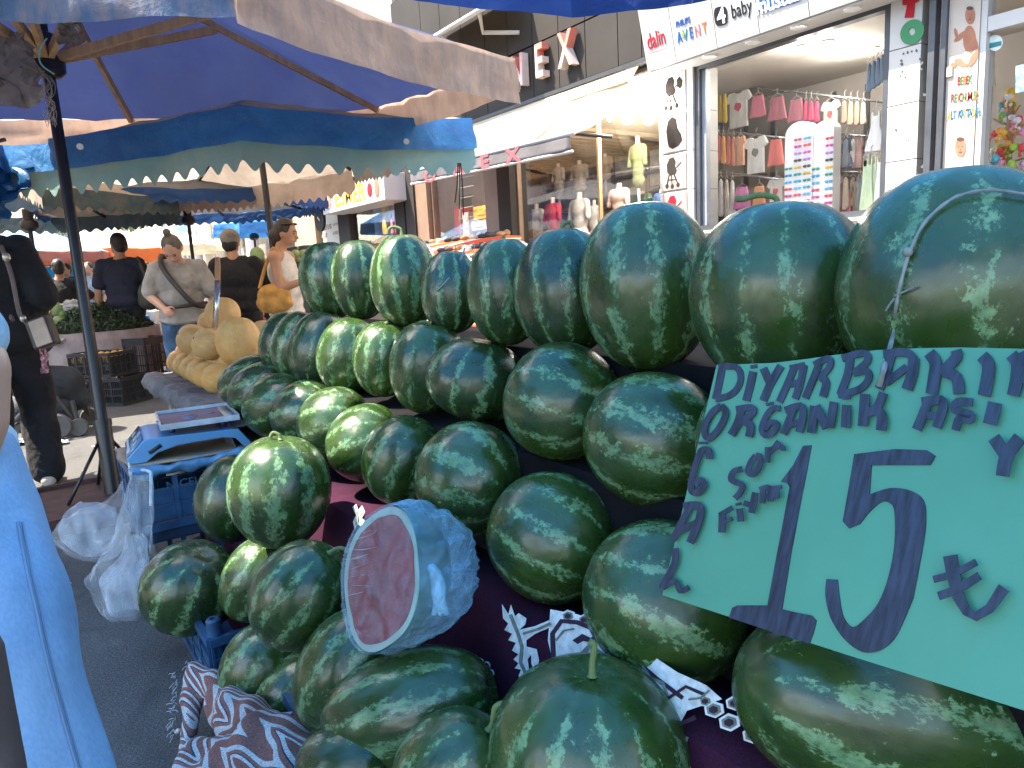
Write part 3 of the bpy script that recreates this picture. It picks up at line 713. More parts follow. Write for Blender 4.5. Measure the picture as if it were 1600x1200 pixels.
# ------------------------------------------------------------------ plastic crates
BLU = mt('blue crate', (.018, .075, .17), .5, .35, 9, .25, 60); BLK = mt('black crate', (.022, .023, .026), .55, .3, 9, .2, 60)
def crate(name, label, lo, hi, m, rows=3, cols=5, group=None, posts=0):
    """open fruit crate with slotted walls"""
    lo, hi = V(lo), V(hi); cx = (lo+hi)/2
    t = thing(name, label, 'crate', (cx.x, cx.y, lo.z), group)
    th = .012
    def wall(a, b_):
        a, b_ = V(a), V(b_); u = (b_-a).normalized(); n = u.cross(V((0, 0, 1))); L_ = (b_-a).length; h = hi.z-lo.z
        mb = MB(); R = Matrix((u, n, V((0, 0, 1)))).transposed()
        def bar(x0, x1, z0, z1, d=th, o=0): mb.box(a+u*((x0+x1)/2)+n*o+V((0, 0, (z0+z1)/2)), (x1-x0, d, z1-z0), R)
        bar(0, L_, h*.86, h*.995, th*1.5); bar(0, L_, 0, h*.13, th*1.3)
        for k in range(cols+1): bar(L_*k/cols-.009 if k else .002, L_*k/cols+.009 if k < cols else L_-.002, h*.131, h*.859, th*1.1)
        for k in range(1, rows): z = h*.13+h*.73*k/rows; bar(.003, L_-.003, z-.006, z+.006, th*.8)
        # closed lower panels
        for k in range(cols):
            x0, x1 = L_*k/cols+.010, L_*(k+1)/cols-.010
            for j in range(rows):
                z0, z1 = h*.13+h*.73*j/rows+.007, h*.13+h*.73*(j+1)/rows-.007
                if m is BLU and (j != rows-1): bar(x0, x1, z0, z1, th*.35)
                elif m is BLK:
                    nn = 4
                    for q in range(nn): xx = x0+(x1-x0)*(q+.5)/nn; bar(xx-.003, xx+.003, z0, z1, th*.5)
        mb.build('wall', m, t, False)
    p = [(lo.x, lo.y), (hi.x, lo.y), (hi.x, hi.y), (lo.x, hi.y)]
    for i in range(4): wall((*p[i], lo.z), (*p[(i+1) % 4], lo.z))
    mb = MB(); mb.box((cx.x, cx.y, lo.z+.012), (hi.x-lo.x-.03, hi.y-lo.y-.03, .012)); mb.build('floor', m, t, False)
    if posts:
        for i in range(4):
            mb = MB(); x, y = p[i]; h = hi.z-lo.z
            mb.lathe([(.0, 0), (.021, 0), (.021, h+posts), (.016, h+posts+.006), (.009, h+posts+.006), (.009, h+posts-.01), (.0, h+posts-.01)], (x+.02*(1 if i in (0, 3) else -1), y+.02*(1 if i < 2 else -1), lo.z), 14)
            mb.build('corner_post', m, t)
    return t
crate('fruit_crate', 'blue plastic crate with lettering right under the weighing scale', (.30, 2.93, .265), (.86, 3.33, .525), BLU, 3, 4, 'crates under the scale')
c_ = crate('fruit_crate', 'lower dark blue crate standing on the road beneath the lettered crate', (.31, 2.94, 0), (.85, 3.32, .262), mt('dark blue crate', (.010, .035, .08), .5, .35, 9, .25, 60), 3, 4, 'crates under the scale')
crate('fruit_crate', 'blue crate with round corner posts at the left front of the melon heap', (.345, 2.08, 0), (.80, 2.62, .185), BLU, 3, 4, posts=.045)
crate('fruit_crate', 'blue crate hidden under the front melon heap', (.44, .40, 0), (.62, 1.02, .27), BLU, 3, 4)
crate('fruit_crate', 'blue crate under the melons beside the woven rug', (.42, 1.06, 0), (.60, 1.62, .22), BLU, 3, 4)
# crate lettering and label on the lettered crate
f_ = COL.objects['fruit_crate']
text('lettering', 'NICELDA', (.50, 2.924, .435), (1, 0, 0), (0, 0, 1), .045, mt('faded print', (.05, .11, .18), .6), f_, .001)
mb = MB(); mb.box((.445, 2.922, .487), (.065, .004, .022)); mb.build('paper_label', mt('label paper', (.6, .52, .42), .8), f_)
# cardboard, blue film and scale
cb = MB(); cb.grid(20, 12, lambda i, j: (.285+.56*i+.008*sin(j*9), 2.90+.44*j+.008*sin(i*13), .533+.003*sin(i*7+j*4)))
o = tag(cb.build('cardboard_sheet', mt('cardboard', (.36, .25, .16), .85, .12, 8, .15, 50)), 'flat brown cardboard sheet under the weighing scale', 'cardboard'); q = o.modifiers.new('s', 'SOLIDIFY'); q.thickness = .004
mb = MB(); mb.grid(40, 8, lambda i, j: (.29+.57*i, 2.912-.016*sin(j*pi)-.004, .531-.045*j+.006*sin(i*21+j*3)+.004*sin(i*47)))
o = tag(mb.build('blue_film', mt('blue film', (.11, .27, .46), .35, .3, 20, .7, 30)), 'crumpled light blue plastic film along the crate rim', 'plastic film'); q = o.modifiers.new('s', 'SOLIDIFY'); q.thickness = .002
def scale_():
    t = thing('weighing_scale', 'blue market scale with a clear tray and slanted display on the crate', 'scale', (.55, 3.07, .54))
    R = Matrix.Rotation(radians(-6), 3, 'Z'); c = V((.545, 3.085, .537))
    W = lambda x, y, z: c+R @ V((x, y, z))
    sb = mt('scale blue', (.12, .30, .52), .35, .15, 5); nv = mt('scale tray print', (.035, .028, .12), .4, .2, 8); gy = mt('scale grey', (.55, .56, .58), .35, .1, 5)
    # body side profile along the scale's length (x: display end at the left)
    pr = [(-.225, .0), (-.24, .022), (-.175, .095), (-.150, .100), (.135, .088), (.165, .084), (.205, .02), (.205, .0), (.180, .0), (.150, .045), (.10, .056), (-.06, .052), (-.13, .035), (-.175, .0)]
    mb = MB(); mb.prism([W(x, -.16, z*.9) for x, z in pr], R @ V((0, .32, 0))); mb.build('body', sb, t, False, .004)
    u = (W(-.175, 0, .095)-W(-.24, 0, .022)).normalized(); n = u.cross(R @ V((0, 1, 0))).normalized(); n = n if n.z > 0 else -n
    mb = MB(); Rm = Matrix((u, R @ V((0, 1, 0)), n)).transposed(); mb.box((W(-.205, 0, .056))+n*.003, (.085, .29, .006), Rm); d = mb.build('display_panel', mt('display panel', (.16, .24, .36), .15, .3, 30, spec=.8), t)
    for k in range(3): mb = MB(); mb.box(W(-.197, -.09+.09*k, .066)+n*.007, (.022, .055, .003), Rm); mb.build('display_glass', mt('lcd', (.30, .36, .33), .2), d)
    mb = MB()
    for k in range(8): mb.box(W(-.222, -.12+.034*k, .039)+n*.007, (.012, .017, .004), Rm)
    mb.build('key', mt('keys', (.5, .52, .55), .4), d)
    mb = MB(); mb.box(W(-.14, -.1615, .047), (.05, .004, .014), R @ Matrix.Rotation(-.5, 3, 'Y')); mb.build('socket_cover', BLK, t)
    for x in (-.07, .12):
        for y in (-.09, .09):
            mb = MB(); mb.tube([W(x, y, .08), W(x, y, .111)], .012, 10); mb.build('tray_post', nv, t)
    mb = MB(); mb.box(W(.03, 0, .118), (.27, .33, .012), R); tr = mb.build('tray', nv, t, False, .004)
    mb = MB()
    for sx, sy, lx, ly in ((0, -.168, .285, .006), (0, .168, .285, .006), (-.14, 0, .006, .33), (.14, 0, .006, .33)): mb.box(W(.03+sx, sy, .126), (lx, ly, .022), R)
    mb.build('tray_rim', mt('clear rim', (.52, .56, .6), .15, .2, 20, spec=.9), t, False)
    mb = MB(); mb.box(W(.14, .0, .1255), (.03, .26, .003), R); mb.build('sticker', mt('tan sticker', (.5, .4, .28), .6), tr)
    mb = MB()
    for k, (x, y, w, h) in enumerate(((.0, .04, .05, .016), (.005, 0, .06, .016), (.0, -.045, .045, .016), (.08, .02, .05, .01), (-.11, -.03, .02, .05))): mb.box(W(x, y, .1255), (w, h, .002), R)
    mb.build('tray_print', mt('tray pale print', (.25, .24, .36), .5), tr)
    for x in (-.16, .19):
        for y in (-.1, .1):
            mb = MB(); mb.tube([W(x, y, 0), W(x, y, .02)], .013, 10); mb.build('foot', BLK, t)
scale_()

# ------------------------------------------------------------------ hanging plastic bags
def bag(label, prof, d, mat, wr=.006, flat=.55, cat='plastic bag'):
    """prof: (py, px left, px right) from the handles down"""
    rings = []; n = 40; rr = random.Random(len(label))
    ph = rr.random()*9
    for k, (y, a, b_) in enumerate(prof):
        c = P((a+b_)/2, y, d); rx = (b_-a)/2*d/FPX; rings.append((c, rx))
    cs = spline([c for c, _ in rings], 6); rs = [q.x for q in spline([(r_, 0, 0) for _, r_ in rings], 6)]
    mb = MB(); vs = []
    for i, (c, rx) in enumerate(zip(cs, rs)):
        for j in range(n):
            a = 2*pi*j/n
            k = 1+.10*sin(5*a+ph+i*.25)+.06*sin(11*a-i*.4)
            p = c+RT*(cos(a)*rx*k)+(FW*sin(a))*(rx*flat*k)
            vs.append(p+V((noise.noise(p*22), noise.noise(p*22+V((5, 0, 0))), noise.noise(p*22+V((0, 7, 0)))))*wr)
    K = len(cs)
    fs = [(i*n+j, i*n+(j+1) % n, (i+1)*n+(j+1) % n, (i+1)*n+j) for i in range(K-1) for j in range(n)]
    fs += [tuple(range((K-1)*n, K*n))]
    mb.add(vs, fs); return mb
film = mt_film('bag film', (.74, .80, .86), .04, .12, 6, .32, .8)
t = thing('plastic_bag', 'clear white carrier bag hanging from the blue crate corner down to the road', 'plastic bag', P(195, 900, 2.62))
bag('front', [(742, 203, 235), (760, 200, 237), (800, 190, 238), (840, 180, 238), (870, 160, 238), (890, 145, 238), (910, 140, 238), (930, 153, 238), (955, 158, 236), (972, 180, 226), (977, 195, 212)], 2.62, film).build('bag', film, t)
bag('inner', [(835, 196, 222), (850, 194, 228), (870, 190, 230), (900, 160, 230), (930, 165, 228), (955, 170, 222), (968, 185, 214)], 2.64, film, .008).build('crumpled_filling', mt_film('filling', (.66, .77, .9), .08, .16, 8, .42), t)
mb = MB(); mb.tube(spline([P(204, 740, 2.6), P(215, 735, 2.64), P(232, 736, 2.62), P(236, 745, 2.6), P(236, 790, 2.6)], 5), .006, 7); mb.tube(spline([P(203, 742, 2.6), P(200, 700, 2.75), P(206, 742, 2.66)], 4), .004, 6); mb.build('handle', mt_film('handle film', (.6, .72, .82), .7, .3, 30), t)
t = thing('plastic_bag', 'bulging translucent bag with wrapped goods behind the hanging carrier bag', 'plastic bag', P(140, 830, 2.95))
bag('rear', [(742, 196, 204), (770, 180, 200), (790, 150, 205), (800, 118, 208), (820, 95, 206), (835, 92, 200), (850, 92, 195), (865, 110, 185), (876, 135, 168)], 2.95, film).build('bag', film, t)
bag('rear2', [(785, 128, 150), (795, 110, 175), (815, 102, 185), (840, 98, 180), (858, 112, 172), (868, 130, 160)], 2.96, film, .008).build('wrapped_goods', mt_film('filling', ()), t)

# ------------------------------------------------------------------ woven rug heap
def mat_rug():
    b = NB('woven rug')
    sx = b.n('ShaderNodeSeparateXYZ'); mp = b.n('ShaderNodeMapping'); mp.inputs['Rotation'].default_value = (.9, .5, .3); b.l(b.tc.outputs['Object'], mp.inputs[0]); b.l(mp.outputs[0], sx.inputs[0])
    x = b.math('ADD', sx.outputs[0], b.math('MULTIPLY', b.math('SUBTRACT', b.noise(6, 2), .5), .012)); y = sx.outputs[1]
    tri = b.math('PINGPONG', b.math('MULTIPLY', x, 12), .5)
    stp = b.math('SNAP', tri, .1)
    v = b.math('PINGPONG', b.math('ADD', b.math('MULTIPLY', y, 5.5), b.math('MULTIPLY', tri, 1.0)), .5)
    c = b.ramp(v, [(0, (.19, .085, .075)), (.14, (.40, .45, .48)), (.26, (.20, .09, .08)), (.34, (.03, .04, .065)), (.37, (.42, .46, .49)), (.44, (.18, .08, .07))], 'CONSTANT')
    wv = b.noise(240, 2, stretch=(1, 2.2, 1))
    c = b.mix(.6, c, b.mix(1, c, b.ramp(wv, [(.38, (.25, .25, .25)), (.6, (1.25, 1.25, 1.25))]), 'MULTIPLY'))
    b.set(Base_Color=c, Roughness=.95); b.bump(wv, .7, .002); return b.m
RUG = mat_rug()
me = blob([('c', P(308, 1046, 1.93), P(345, 1085, 1.84), .022, .04), ('c', P(345, 1085, 1.84), P(400, 1150, 1.62), .04, .07),
           ('c', P(302, 1048, 1.94), P(284, 1200, 1.72), .022, .028), ('c', P(284, 1200, 1.72), P(270, 1260, 1.66), .03, .05),
           ('e', P(415, 1190, 1.46), (.115, .11, .085)), ('e', P(480, 1215, 1.40), (.10, .10, .075)), ('e', P(330, 1215, 1.50), (.085, .09, .08)), ('e', P(375, 1260, 1.42), (.16, .16, .1)),
           ('c', P(500, 1170, 1.5), P(540, 1185, 1.52), .035, .02)], .011, 5)
disp(me, lambda p, d: p+d*(.013*noise.noise(p*9)+.007*noise.noise(p*20)+.006*sin(p.dot(RT*70+UP*40))))
rug = mobj('woven_rug', me, RUG); tag(rug, 'red and white woven kilim rug bunched over the front of the melon heap', 'rug')
fr = MB(); rn = random.Random(3)
for k in range(54):
    if k < 18: a = P(302+rn.uniform(-10, 14), 1040+rn.uniform(-8, 6), 1.93)
    else: a = P(292-12*(k/70)+rn.uniform(-6, 2), 1050+150*(k-18)/52, 1.93-.2*(k/70))-RT*.02
    q = [a]
    dv = V((rn.uniform(-1, 1), rn.uniform(-1, 1), rn.uniform(-.6, .9)))-RT*.9
    for s in range(3): dv += V((rn.uniform(-1, 1), rn.uniform(-1, 1), rn.uniform(-1.3, .3))); q.append(q[-1]+dv.normalized()*.0055)
    fr.tube(spline(q, 3), .0011, 4, False)
tag(fr.build('fringe', mt('fringe', (.30, .34, .36), .9), rug), kind='stuff')

# ------------------------------------------------------------------ yellow melons
def mat_yel():
    b = NB('yellow melon'); oi = b.n('ShaderNodeObjectInfo')
    f = b.noise(4, 4); fi = b.noise(30, 5)
    c = b.mix(oi.outputs['Random'], b.ramp(f, [(.3, (.50, .28, .085)), (.7, (.60, .39, .16))]), b.ramp(f, [(.3, (.60, .25, .035)), (.7, (.66, .36, .08))]))
    c = b.mix(b.ramp(fi, [(.45, (0, 0, 0)), (.7, (.4, .4, .4))]), c, (.55, .44, .26))
    sx = b.n('ShaderNodeSeparateXYZ'); b.l(b.tc.outputs['Object'], sx.inputs[0]); an = b.math('SINE', b.math('MULTIPLY', b.math('ARCTAN2', sx.outputs[1], sx.outputs[0]), 10.0))
    c = b.mix(b.math('MULTIPLY', b.ramp(b.noise(3, 3), [(.5, (0, 0, 0)), (.75, (1, 1, 1))]), .35), c, (.36, .30, .16))
    b.set(Base_Color=c, Roughness=.6); b.bump(b.math('ADD', fi, b.math('MULTIPLY', an, .5)), .45, .006); return b.m
YM = mat_yel(); YMM = MM[2].mesh('yellow_melon', YM); SCAR = mt('melon scar', (.16, .11, .05), .8)
yl = [(282, 566, 4.75, 34, 42, 'leftmost of the lower row'), (292, 571, 4.55, 35, 45, 'second from the left in the lower row'), (303, 577, 4.35, 37, 48, 'third from the left in the lower row'), (314, 582, 4.17, 38, 50, 'fourth from the left in the lower row'), (327, 588, 4.0, 41, 54, 'fifth from the left in the lower row'), (343, 593, 3.82, 46, 58, 'next to the dark watermelons in the lower row'),
      (303, 531, 4.5, 44, 52, 'leftmost of the upper row with a dark navel'), (328, 538, 4.15, 46, 60, 'with a dark blossom scar beside the tall upright one'), (372, 533, 3.9, 63, 74, 'tall and upright with a stem scar'), (348, 492, 4.4, 50, 54, 'deep orange one with the knife standing in it'),
      (413, 521, 4.3, 40, 40, 'round orange one behind the dark watermelons'), (421, 548, 4.2, 42, 40, 'orange one low behind the dark watermelons'), (330, 505, 4.7, 34, 34, 'half hidden under the knife'), (300, 553, 4.75, 42, 42, 'wedged behind the lower row at its far end'), (320, 560, 4.5, 42, 42, 'wedged behind the lower row, second from its far end'), (342, 566, 4.25, 44, 44, 'wedged behind the lower row below the tall upright one'), (366, 574, 4.0, 46, 46, 'wedged behind the lower row nearest the dark watermelons'), (392, 562, 4.15, 42, 42, 'low at the right of the tall upright one')]
for k, (px, py, d, w, h, lab) in enumerate(yl):
    o = bpy.data.objects.new('yellow_melon', YMM); COL.objects.link(o)
    o.location = P(px, py, d); w_, h_ = w*d/FPX, h*d/FPX
    up_ = k in (8, 9, 10, 11)
    ax = UP if up_ else (RT*-.75+UP*.35-FW*.55)
    o.rotation_mode = 'QUATERNION'; q = ax.to_track_quat('Z', 'Y'); o.rotation_quaternion = q
    o.scale = (w_*1.05, w_*1.05, h_*1.03) if up_ else (w_*1.1, w_*1.1, w_*1.16)
    tag(o, 'yellow melon, '+lab, 'melon', 'yellow melons on the grey cloth')
    if k in (6, 7, 8):
        tip = V(o.location)+ax.normalized()*(o.scale[2]*.465)
        mb = MB(); mb.ell((0, 0, .475), (.05, .05, .015)); s_ = mb.build('navel_scar', SCAR); s_.parent = o
# knife
t = thing('knife', 'long knife with a wooden handle stuck upright in a yellow melon', 'knife', P(341, 500, 4.3))
k0, k1, k2 = P(336, 512, 4.2), P(340, 438, 4.2), P(340, 402, 4.2)
mb = MB(); mb.beam(k0, k1, .034, .002, FW); mb.build('blade', mt('steel', (.6, .6, .58), .25, .1, 8, metal=.8), t)
mb = MB(); mb.tube([k1, k1.lerp(k2, .5), k2], [.016, .017, .014], 10); mb.build('handle', mt('knife wood', (.42, .2, .09), .5, .2, 8), t)
# stand of the yellow melons, grey cloth with a rolled edge
zt = .60
t = thing('display_stand', 'low table holding the yellow melons under a grey cloth', 'stand', (1.0, 4.2, 0))
mb = MB(); mb.box((1.12, 4.3, zt-.03), (.72, 1.84, .03)); mb.build('tabletop', mw, t)
for x in (.82, 1.42):
    for y in (3.5, 5.1): mb = MB(); mb.box((x, y, (zt-.046)/2), (.05, .05, zt-.046)); mb.build('leg', mw, t)
GC = mt('grey cloth', (.15, .15, .165), .95, .3, 14, .8, 22)
def gcl(i, j):
    pr_ = [(1.5, zt), (1.1, zt+.004), (.80, zt+.004), (.745, zt+.02), (.70, zt+.012), (.672, zt-.03), (.685, zt-.075), (.72, zt-.09)]
    k = i*(len(pr_)-1); a = int(min(k, len(pr_)-2)); f = k-a
    x = pr_[a][0]*(1-f)+pr_[a+1][0]*f; z = pr_[a][1]*(1-f)+pr_[a+1][1]*f
    y = 2.95+2.3*j; w = noise.noise(V((x*6, y*7, 3)))
    return (x+.02*w, y, z+.018*w+.008*noise.noise(V((x*20, y*22, 1))))
mb = MB(); mb.grid(28, 90, gcl); o = mb.build('grey_cloth', GC); tag(o, 'crumpled grey cloth with a rolled edge under the yellow melons', 'cloth'); q = o.modifiers.new('s', 'SOLIDIFY'); q.thickness = .006
mb = MB(); n_ = 0
def clump(px, py, d, r, name, label, mat, seed=0, flat=.6):
    c = P(px, py, d); mb = MB(); vs = []; n, m_ = 28, 16
    for i in range(m_+1):
        t_ = pi*i/m_
        for j in range(n):
            a = 2*pi*j/n; u = V((sin(t_)*cos(a), sin(t_)*sin(a), -cos(t_)))
            k = 1+.4*noise.noise(u*2.4+V((seed, 0, 0)))+.3*noise.noise(u*5+V((0, seed, 0)))
            vs.append(c+V((u.x*r*k, u.y*r*k, max(-r*flat*.98, u.z*r*flat*k))))
    mb.add(vs, [(i*n+j, i*n+(j+1) % n, (i+1)*n+(j+1) % n, (i+1)*n+j) for i in range(m_) for j in range(n)])
    return tag(mb.build(name, mat), label, 'plastic bag')
clump(262, 606, 5.6, .10, 'plastic_bag', 'crumpled clear bag on the road beside the grey cloth', mt_film('filling', ()), 2)
clump(275, 622, 5.4, .07, 'plastic_bag', 'small crumpled white bag by the foot of the yellow melon table', mt_film('filling', ()), 5)
# ------------------------------------------------------------------ market umbrellas
def mt_cloth(name, c, trl=.3, stain=None, streak=(1, 1, 1), sc=5, rough=.85, amt=.5, bump=.5, spec=.3):
    if name in MC: return MC[name]
    b = NB(name); f = b.noise(sc, 6, stretch=streak, rough=.7); big = b.noise(1.6, 4)
    col = b.ramp(big, [(.3, tuple(x*.82 for x in c)), (.7, tuple(min(1, x*1.12) for x in c))])
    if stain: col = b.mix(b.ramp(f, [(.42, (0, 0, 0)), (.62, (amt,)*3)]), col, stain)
    b.set(Base_Color=col, Roughness=rough, Specular_IOR_Level=spec)
    b.bump(b.math('ADD', b.noise(9, 5, dist=.6), b.math('MULTIPLY', f, .3)), bump, .02)
    t = b.n('ShaderNodeBsdfTranslucent'); b.l(col, t.inputs[0]); mx = b.n('ShaderNodeMixShader'); mx.inputs[0].default_value = trl
    b.l(b.b.outputs[0], mx.inputs[1]); b.l(t.outputs[0], mx.inputs[2]); b.l(mx.outputs[0], b.out.inputs[0])
    MC[name] = b.m; return b.m
WOOD = mt('umbrella wood', (.58, .36, .18), .6, .2, 9, .25, 50, stretch=(3, 3, .4)); STEEL = mt('black pole', (.016, .016, .018), .35, .3, 6)
CLB1 = mt_cloth('blue tarpaulin', (.036, .052, .145), .28, (.02, .03, .14), (1, 1, 1), 3, amt=.35)
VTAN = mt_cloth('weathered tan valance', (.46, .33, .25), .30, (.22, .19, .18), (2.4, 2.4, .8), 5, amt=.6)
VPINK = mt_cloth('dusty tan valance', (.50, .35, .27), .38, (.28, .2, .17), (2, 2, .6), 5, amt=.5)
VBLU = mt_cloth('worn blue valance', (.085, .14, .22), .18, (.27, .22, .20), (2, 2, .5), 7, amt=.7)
TAN2 = mt_cloth('grey brown canopy', (.46, .385, .315), .40, (.2, .17, .15), (1, 1, 1), 3, amt=.4)
BLU2 = mt_cloth('bright blue band', (.045, .22, .50), .30, (.03, .13, .36), (1.5, 1.5, 2), 4, amt=.6, rough=.5, spec=.5, bump=.8)
GRN2 = mt_cloth('faded green scallops', (.27, .40, .36), .35, (.12, .33, .42), (.6, .6, 1.4), 2.4, amt=.6)
NAVY = mt_cloth('navy canopy', (.012, .035, .12), .2, (.01, .02, .07), (1, 1, 1), 3)
def umbrella(label, corners, z, apex, pole_pts, canopy, valances, vlen, pole_r=.03, hub=None, rib=WOOD, strut=True, base=True, sag=.10, cat='umbrella', group='market umbrellas over the stalls', layers=(), layer_edges=None, scallop=(0, 0), name='market_umbrella', wob=1., skirt_out=.02):
    n = len(corners); ap = V(apex)
    cs = [V((c[0], c[1], c[2] if len(c) > 2 else z)) for c in corners]
    ctr = V((ap.x, ap.y, 0))
    t = thing(name, label, cat, (pole_pts[0][0], pole_pts[0][1], pole_pts[0][2]), group)
    def edge(i, s, k=0):
        a, b_ = cs[i], cs[(i+1) % n]; p = a.lerp(b_, s); L_ = (b_-a).length
        m_ = ctr-p; m_.z = 0; m_.normalize()
        p = p+m_*(sag*.45*sin(pi*s)*L_*.5); p.z -= sag*.55*sin(pi*s)*L_*.5
        w = .02*wob
        return p+V((0, 0, w*noise.noise(V((p.x*3, p.y*3, 1.7)))))
    mb = MB()
    for i in range(n):
        def fn(s, r, i=i):
            r = max(r, .001)
            e = edge(i, s); a = cs[i].lerp(cs[(i+1) % n], s)
            p = ap.lerp(a, r)+(e-a)*r*r
            p.z -= sag*.5*sin(pi*r)*.6+.02*wob*noise.noise(V((p.x*2.2, p.y*2.2, 5)))*sin(pi*r)+.012*wob*sin(9*s*pi+4*r)*r*sin(pi*s)
            return p
        mb.grid(14, 14, fn)
    mb.build('canopy', canopy, t)
    def skirt(nm, i, mat, len_, out, sc, drop=0):
        a, b_ = cs[i], cs[(i+1) % n]; L_ = (b_-a).length; od = ((a+b_)/2-ctr); od.z = 0; od.normalize()
        ns = max(1, round(L_/sc[1])) if sc[1] else 0
        K = max(26, ns*10)
        def fn(s, q):
            e = edge(i, s)+V((0, 0, .004))
            l = len_(s) if callable(len_) else len_
            if ns: l *= 1-sc[0]*(.5+.5*cos(2*pi*ns*s))
            d = drop+(l-drop)*q
            w = wob*(.028*noise.noise(V((e.x*4, e.y*4, q*1.3)))+.014*noise.noise(V((e.x*11, e.y*11, q*3))))*min(1, q*1.6)
            od_ = e-ctr; od_.z = 0; od_.normalize()
            return e+od_*(out+skirt_out*q+w)+V((0, 0, -d))
        mb = MB(); mb.grid(K, 8, fn); return mb.build(nm, mat, t)
    for i in range(n):
        v = valances[i % len(valances)]
        if v is None: continue
        skirt('valance', i, v, vlen if not isinstance(vlen, (list, tuple)) else vlen[i % len(vlen)], .006, scallop)
        for (lm, ll, lo_, lsc, ld) in (layers if layer_edges is None or i in layer_edges else ()): skirt('valance_layer', i, lm, ll, lo_, lsc, ld)
    for i in range(n):
        mb = MB(); tip = cs[i]+V((0, 0, -.02)); a = ap+(cs[i]-ap)*.03+V((0, 0, -.05))
        mid = a.lerp(tip, .5)+V((0, 0, -.02-sag*.22))
        mb.beam(a, mid, .028, .034); mb.beam(mid, tip, .028, .034); mb.build('rib', rib, t, False)
        if strut and hub:
            h = V(hub); o = (cs[i]-ap); o.z = 0; o.normalize()
            mb = MB(); mb.beam(h+o*.06+V((0, 0, .02)), a.lerp(mid, .95)+V((0, 0, -.02)), .03, .045); mb.build('strut', rib, t, False)
    mb = MB(); mb.tube(pole_pts+[tuple(ap+V((0, 0, .03)))], pole_r, 14); mb.build('pole', STEEL, t)
    if hub:
        mb = MB(); h = V(hub); mb.lathe([(.035, -.08), (.06, -.075), (.085, -.05), (.088, .0), (.075, .03), (.05, .04), (.05, .15), (.03, .16)], h, 18); mb.build('hub', STEEL, t)
    return t
# near umbrella over the road
pb = PZ(180, 790, 0)
pl1 = [tuple(pb), (.381, 4.883, 2.49)]
c1 = [(.765, 2.637), (2.415, 3.266), (2.217, 4.558), (.855, 5.447), (-.55, 5.75), (-1.6, 5.1), (-1.75, 4.1), (-1.2, 2.78), (-.42, 2.72), (-.02, 2.74), (.09, 2.955)]  # last corners, out of view, bent to shade chosen melons
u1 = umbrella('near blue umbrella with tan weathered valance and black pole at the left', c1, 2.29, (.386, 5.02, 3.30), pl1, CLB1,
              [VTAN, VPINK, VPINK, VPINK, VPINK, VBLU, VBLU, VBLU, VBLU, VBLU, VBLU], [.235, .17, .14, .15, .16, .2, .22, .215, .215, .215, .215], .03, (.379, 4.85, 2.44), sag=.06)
# thicker sleeve, base plate and struts of the pole
mb = MB(); bz = V(pb); top = V(pl1[1]); at = lambda z: bz.lerp(top, z/2.49)
mb.tube([at(.02), at(.47)], .043, 16); mb.tube([at(.44), at(.475)], .047, 16); mb.build('pole_sleeve', STEEL, u1)
RB = mt('rusty red base', (.075, .03, .024), .7, .4, 12, .3, 40)
mb = MB(); cb_ = V((bz.x-.06, bz.y-.02, 0))
mb.box(cb_+V((0, 0, .06)), (.62, .74, .03))
for sx, sy, lx, ly in ((-.31, 0, .03, .77), (.31, 0, .03, .77), (0, -.37, .59, .03), (0, .37, .59, .03)): mb.box(cb_+V((sx, sy, .055)), (lx, ly, .09))
mb.build('base_plate', RB, u1)
for dx, dy in ((-.22, -.08), (.2, .1), (-.05, .25)): mb = MB(); mb.tube([at(.36)+V((dx*.15, dy*.15, 0)), bz+V((dx, dy, .075))], .009, 8); mb.build('brace', STEEL, u1)
# torn lining, cord and loose threads round the hub
TR = mt_cloth('torn lining', (.38, .33, .27), .35, (.2, .17, .13), (1, 1, 1), 8)
mb = MB()
a_ = [P(-30, 120, 3.55), P(0, 165, 3.5), P(45, 170, 3.45), P(72, 150, 3.4)]; b2 = [P(-30, 40, 3.7), P(20, 45, 3.65), P(40, 60, 3.6), P(52, 85, 3.6)]
mb.grid(18, 18, lambda i, j: (lambda k, f: (a_[k].lerp(a_[k+1], f)).lerp(b2[k].lerp(b2[k+1], f), j)+V((noise.noise(V((i*7, j*7, 1))), noise.noise(V((i*7, j*7, 4))), noise.noise(V((i*7, j*7, 8)))))*.05)(min(2, int(i*3)), i*3-min(2, int(i*3))))
mb.build('torn_lining', TR, u1)
mb = MB(); mb.grid(12, 12, lambda i, j: P(92+28*i, 33+38*j-8*i, 3.62)+V((noise.noise(V((i*5, j*5, 1)))*.04, noise.noise(V((i*5, j*5, 3)))*.04, 0))); mb.build('torn_lining', TR, u1)
mb = MB(); mb.tube(spline([P(73, 60, 3.5), P(62, 78, 3.48), P(64, 100, 3.48), P(85, 116, 3.5)], 6), .004, 6); mb.build('cord', mt('green cord', (.25, .55, .45), .6), u1)
rn = random.Random(5); mb = MB()
for k in range(14):
    q = [P(68+rn.uniform(-4, 4), 115, 3.55)]
    for s in range(5): q.append(P(74+rn.uniform(-10, 10)+s*1.5, 130+16*s+rn.uniform(-5, 5), 3.55+rn.uniform(-.05, .05)))
    mb.tube(spline(q, 4), .0012, 4, False)
mb.build('loose_threads', mt('threads', (.5, .45, .4), .8), u1)
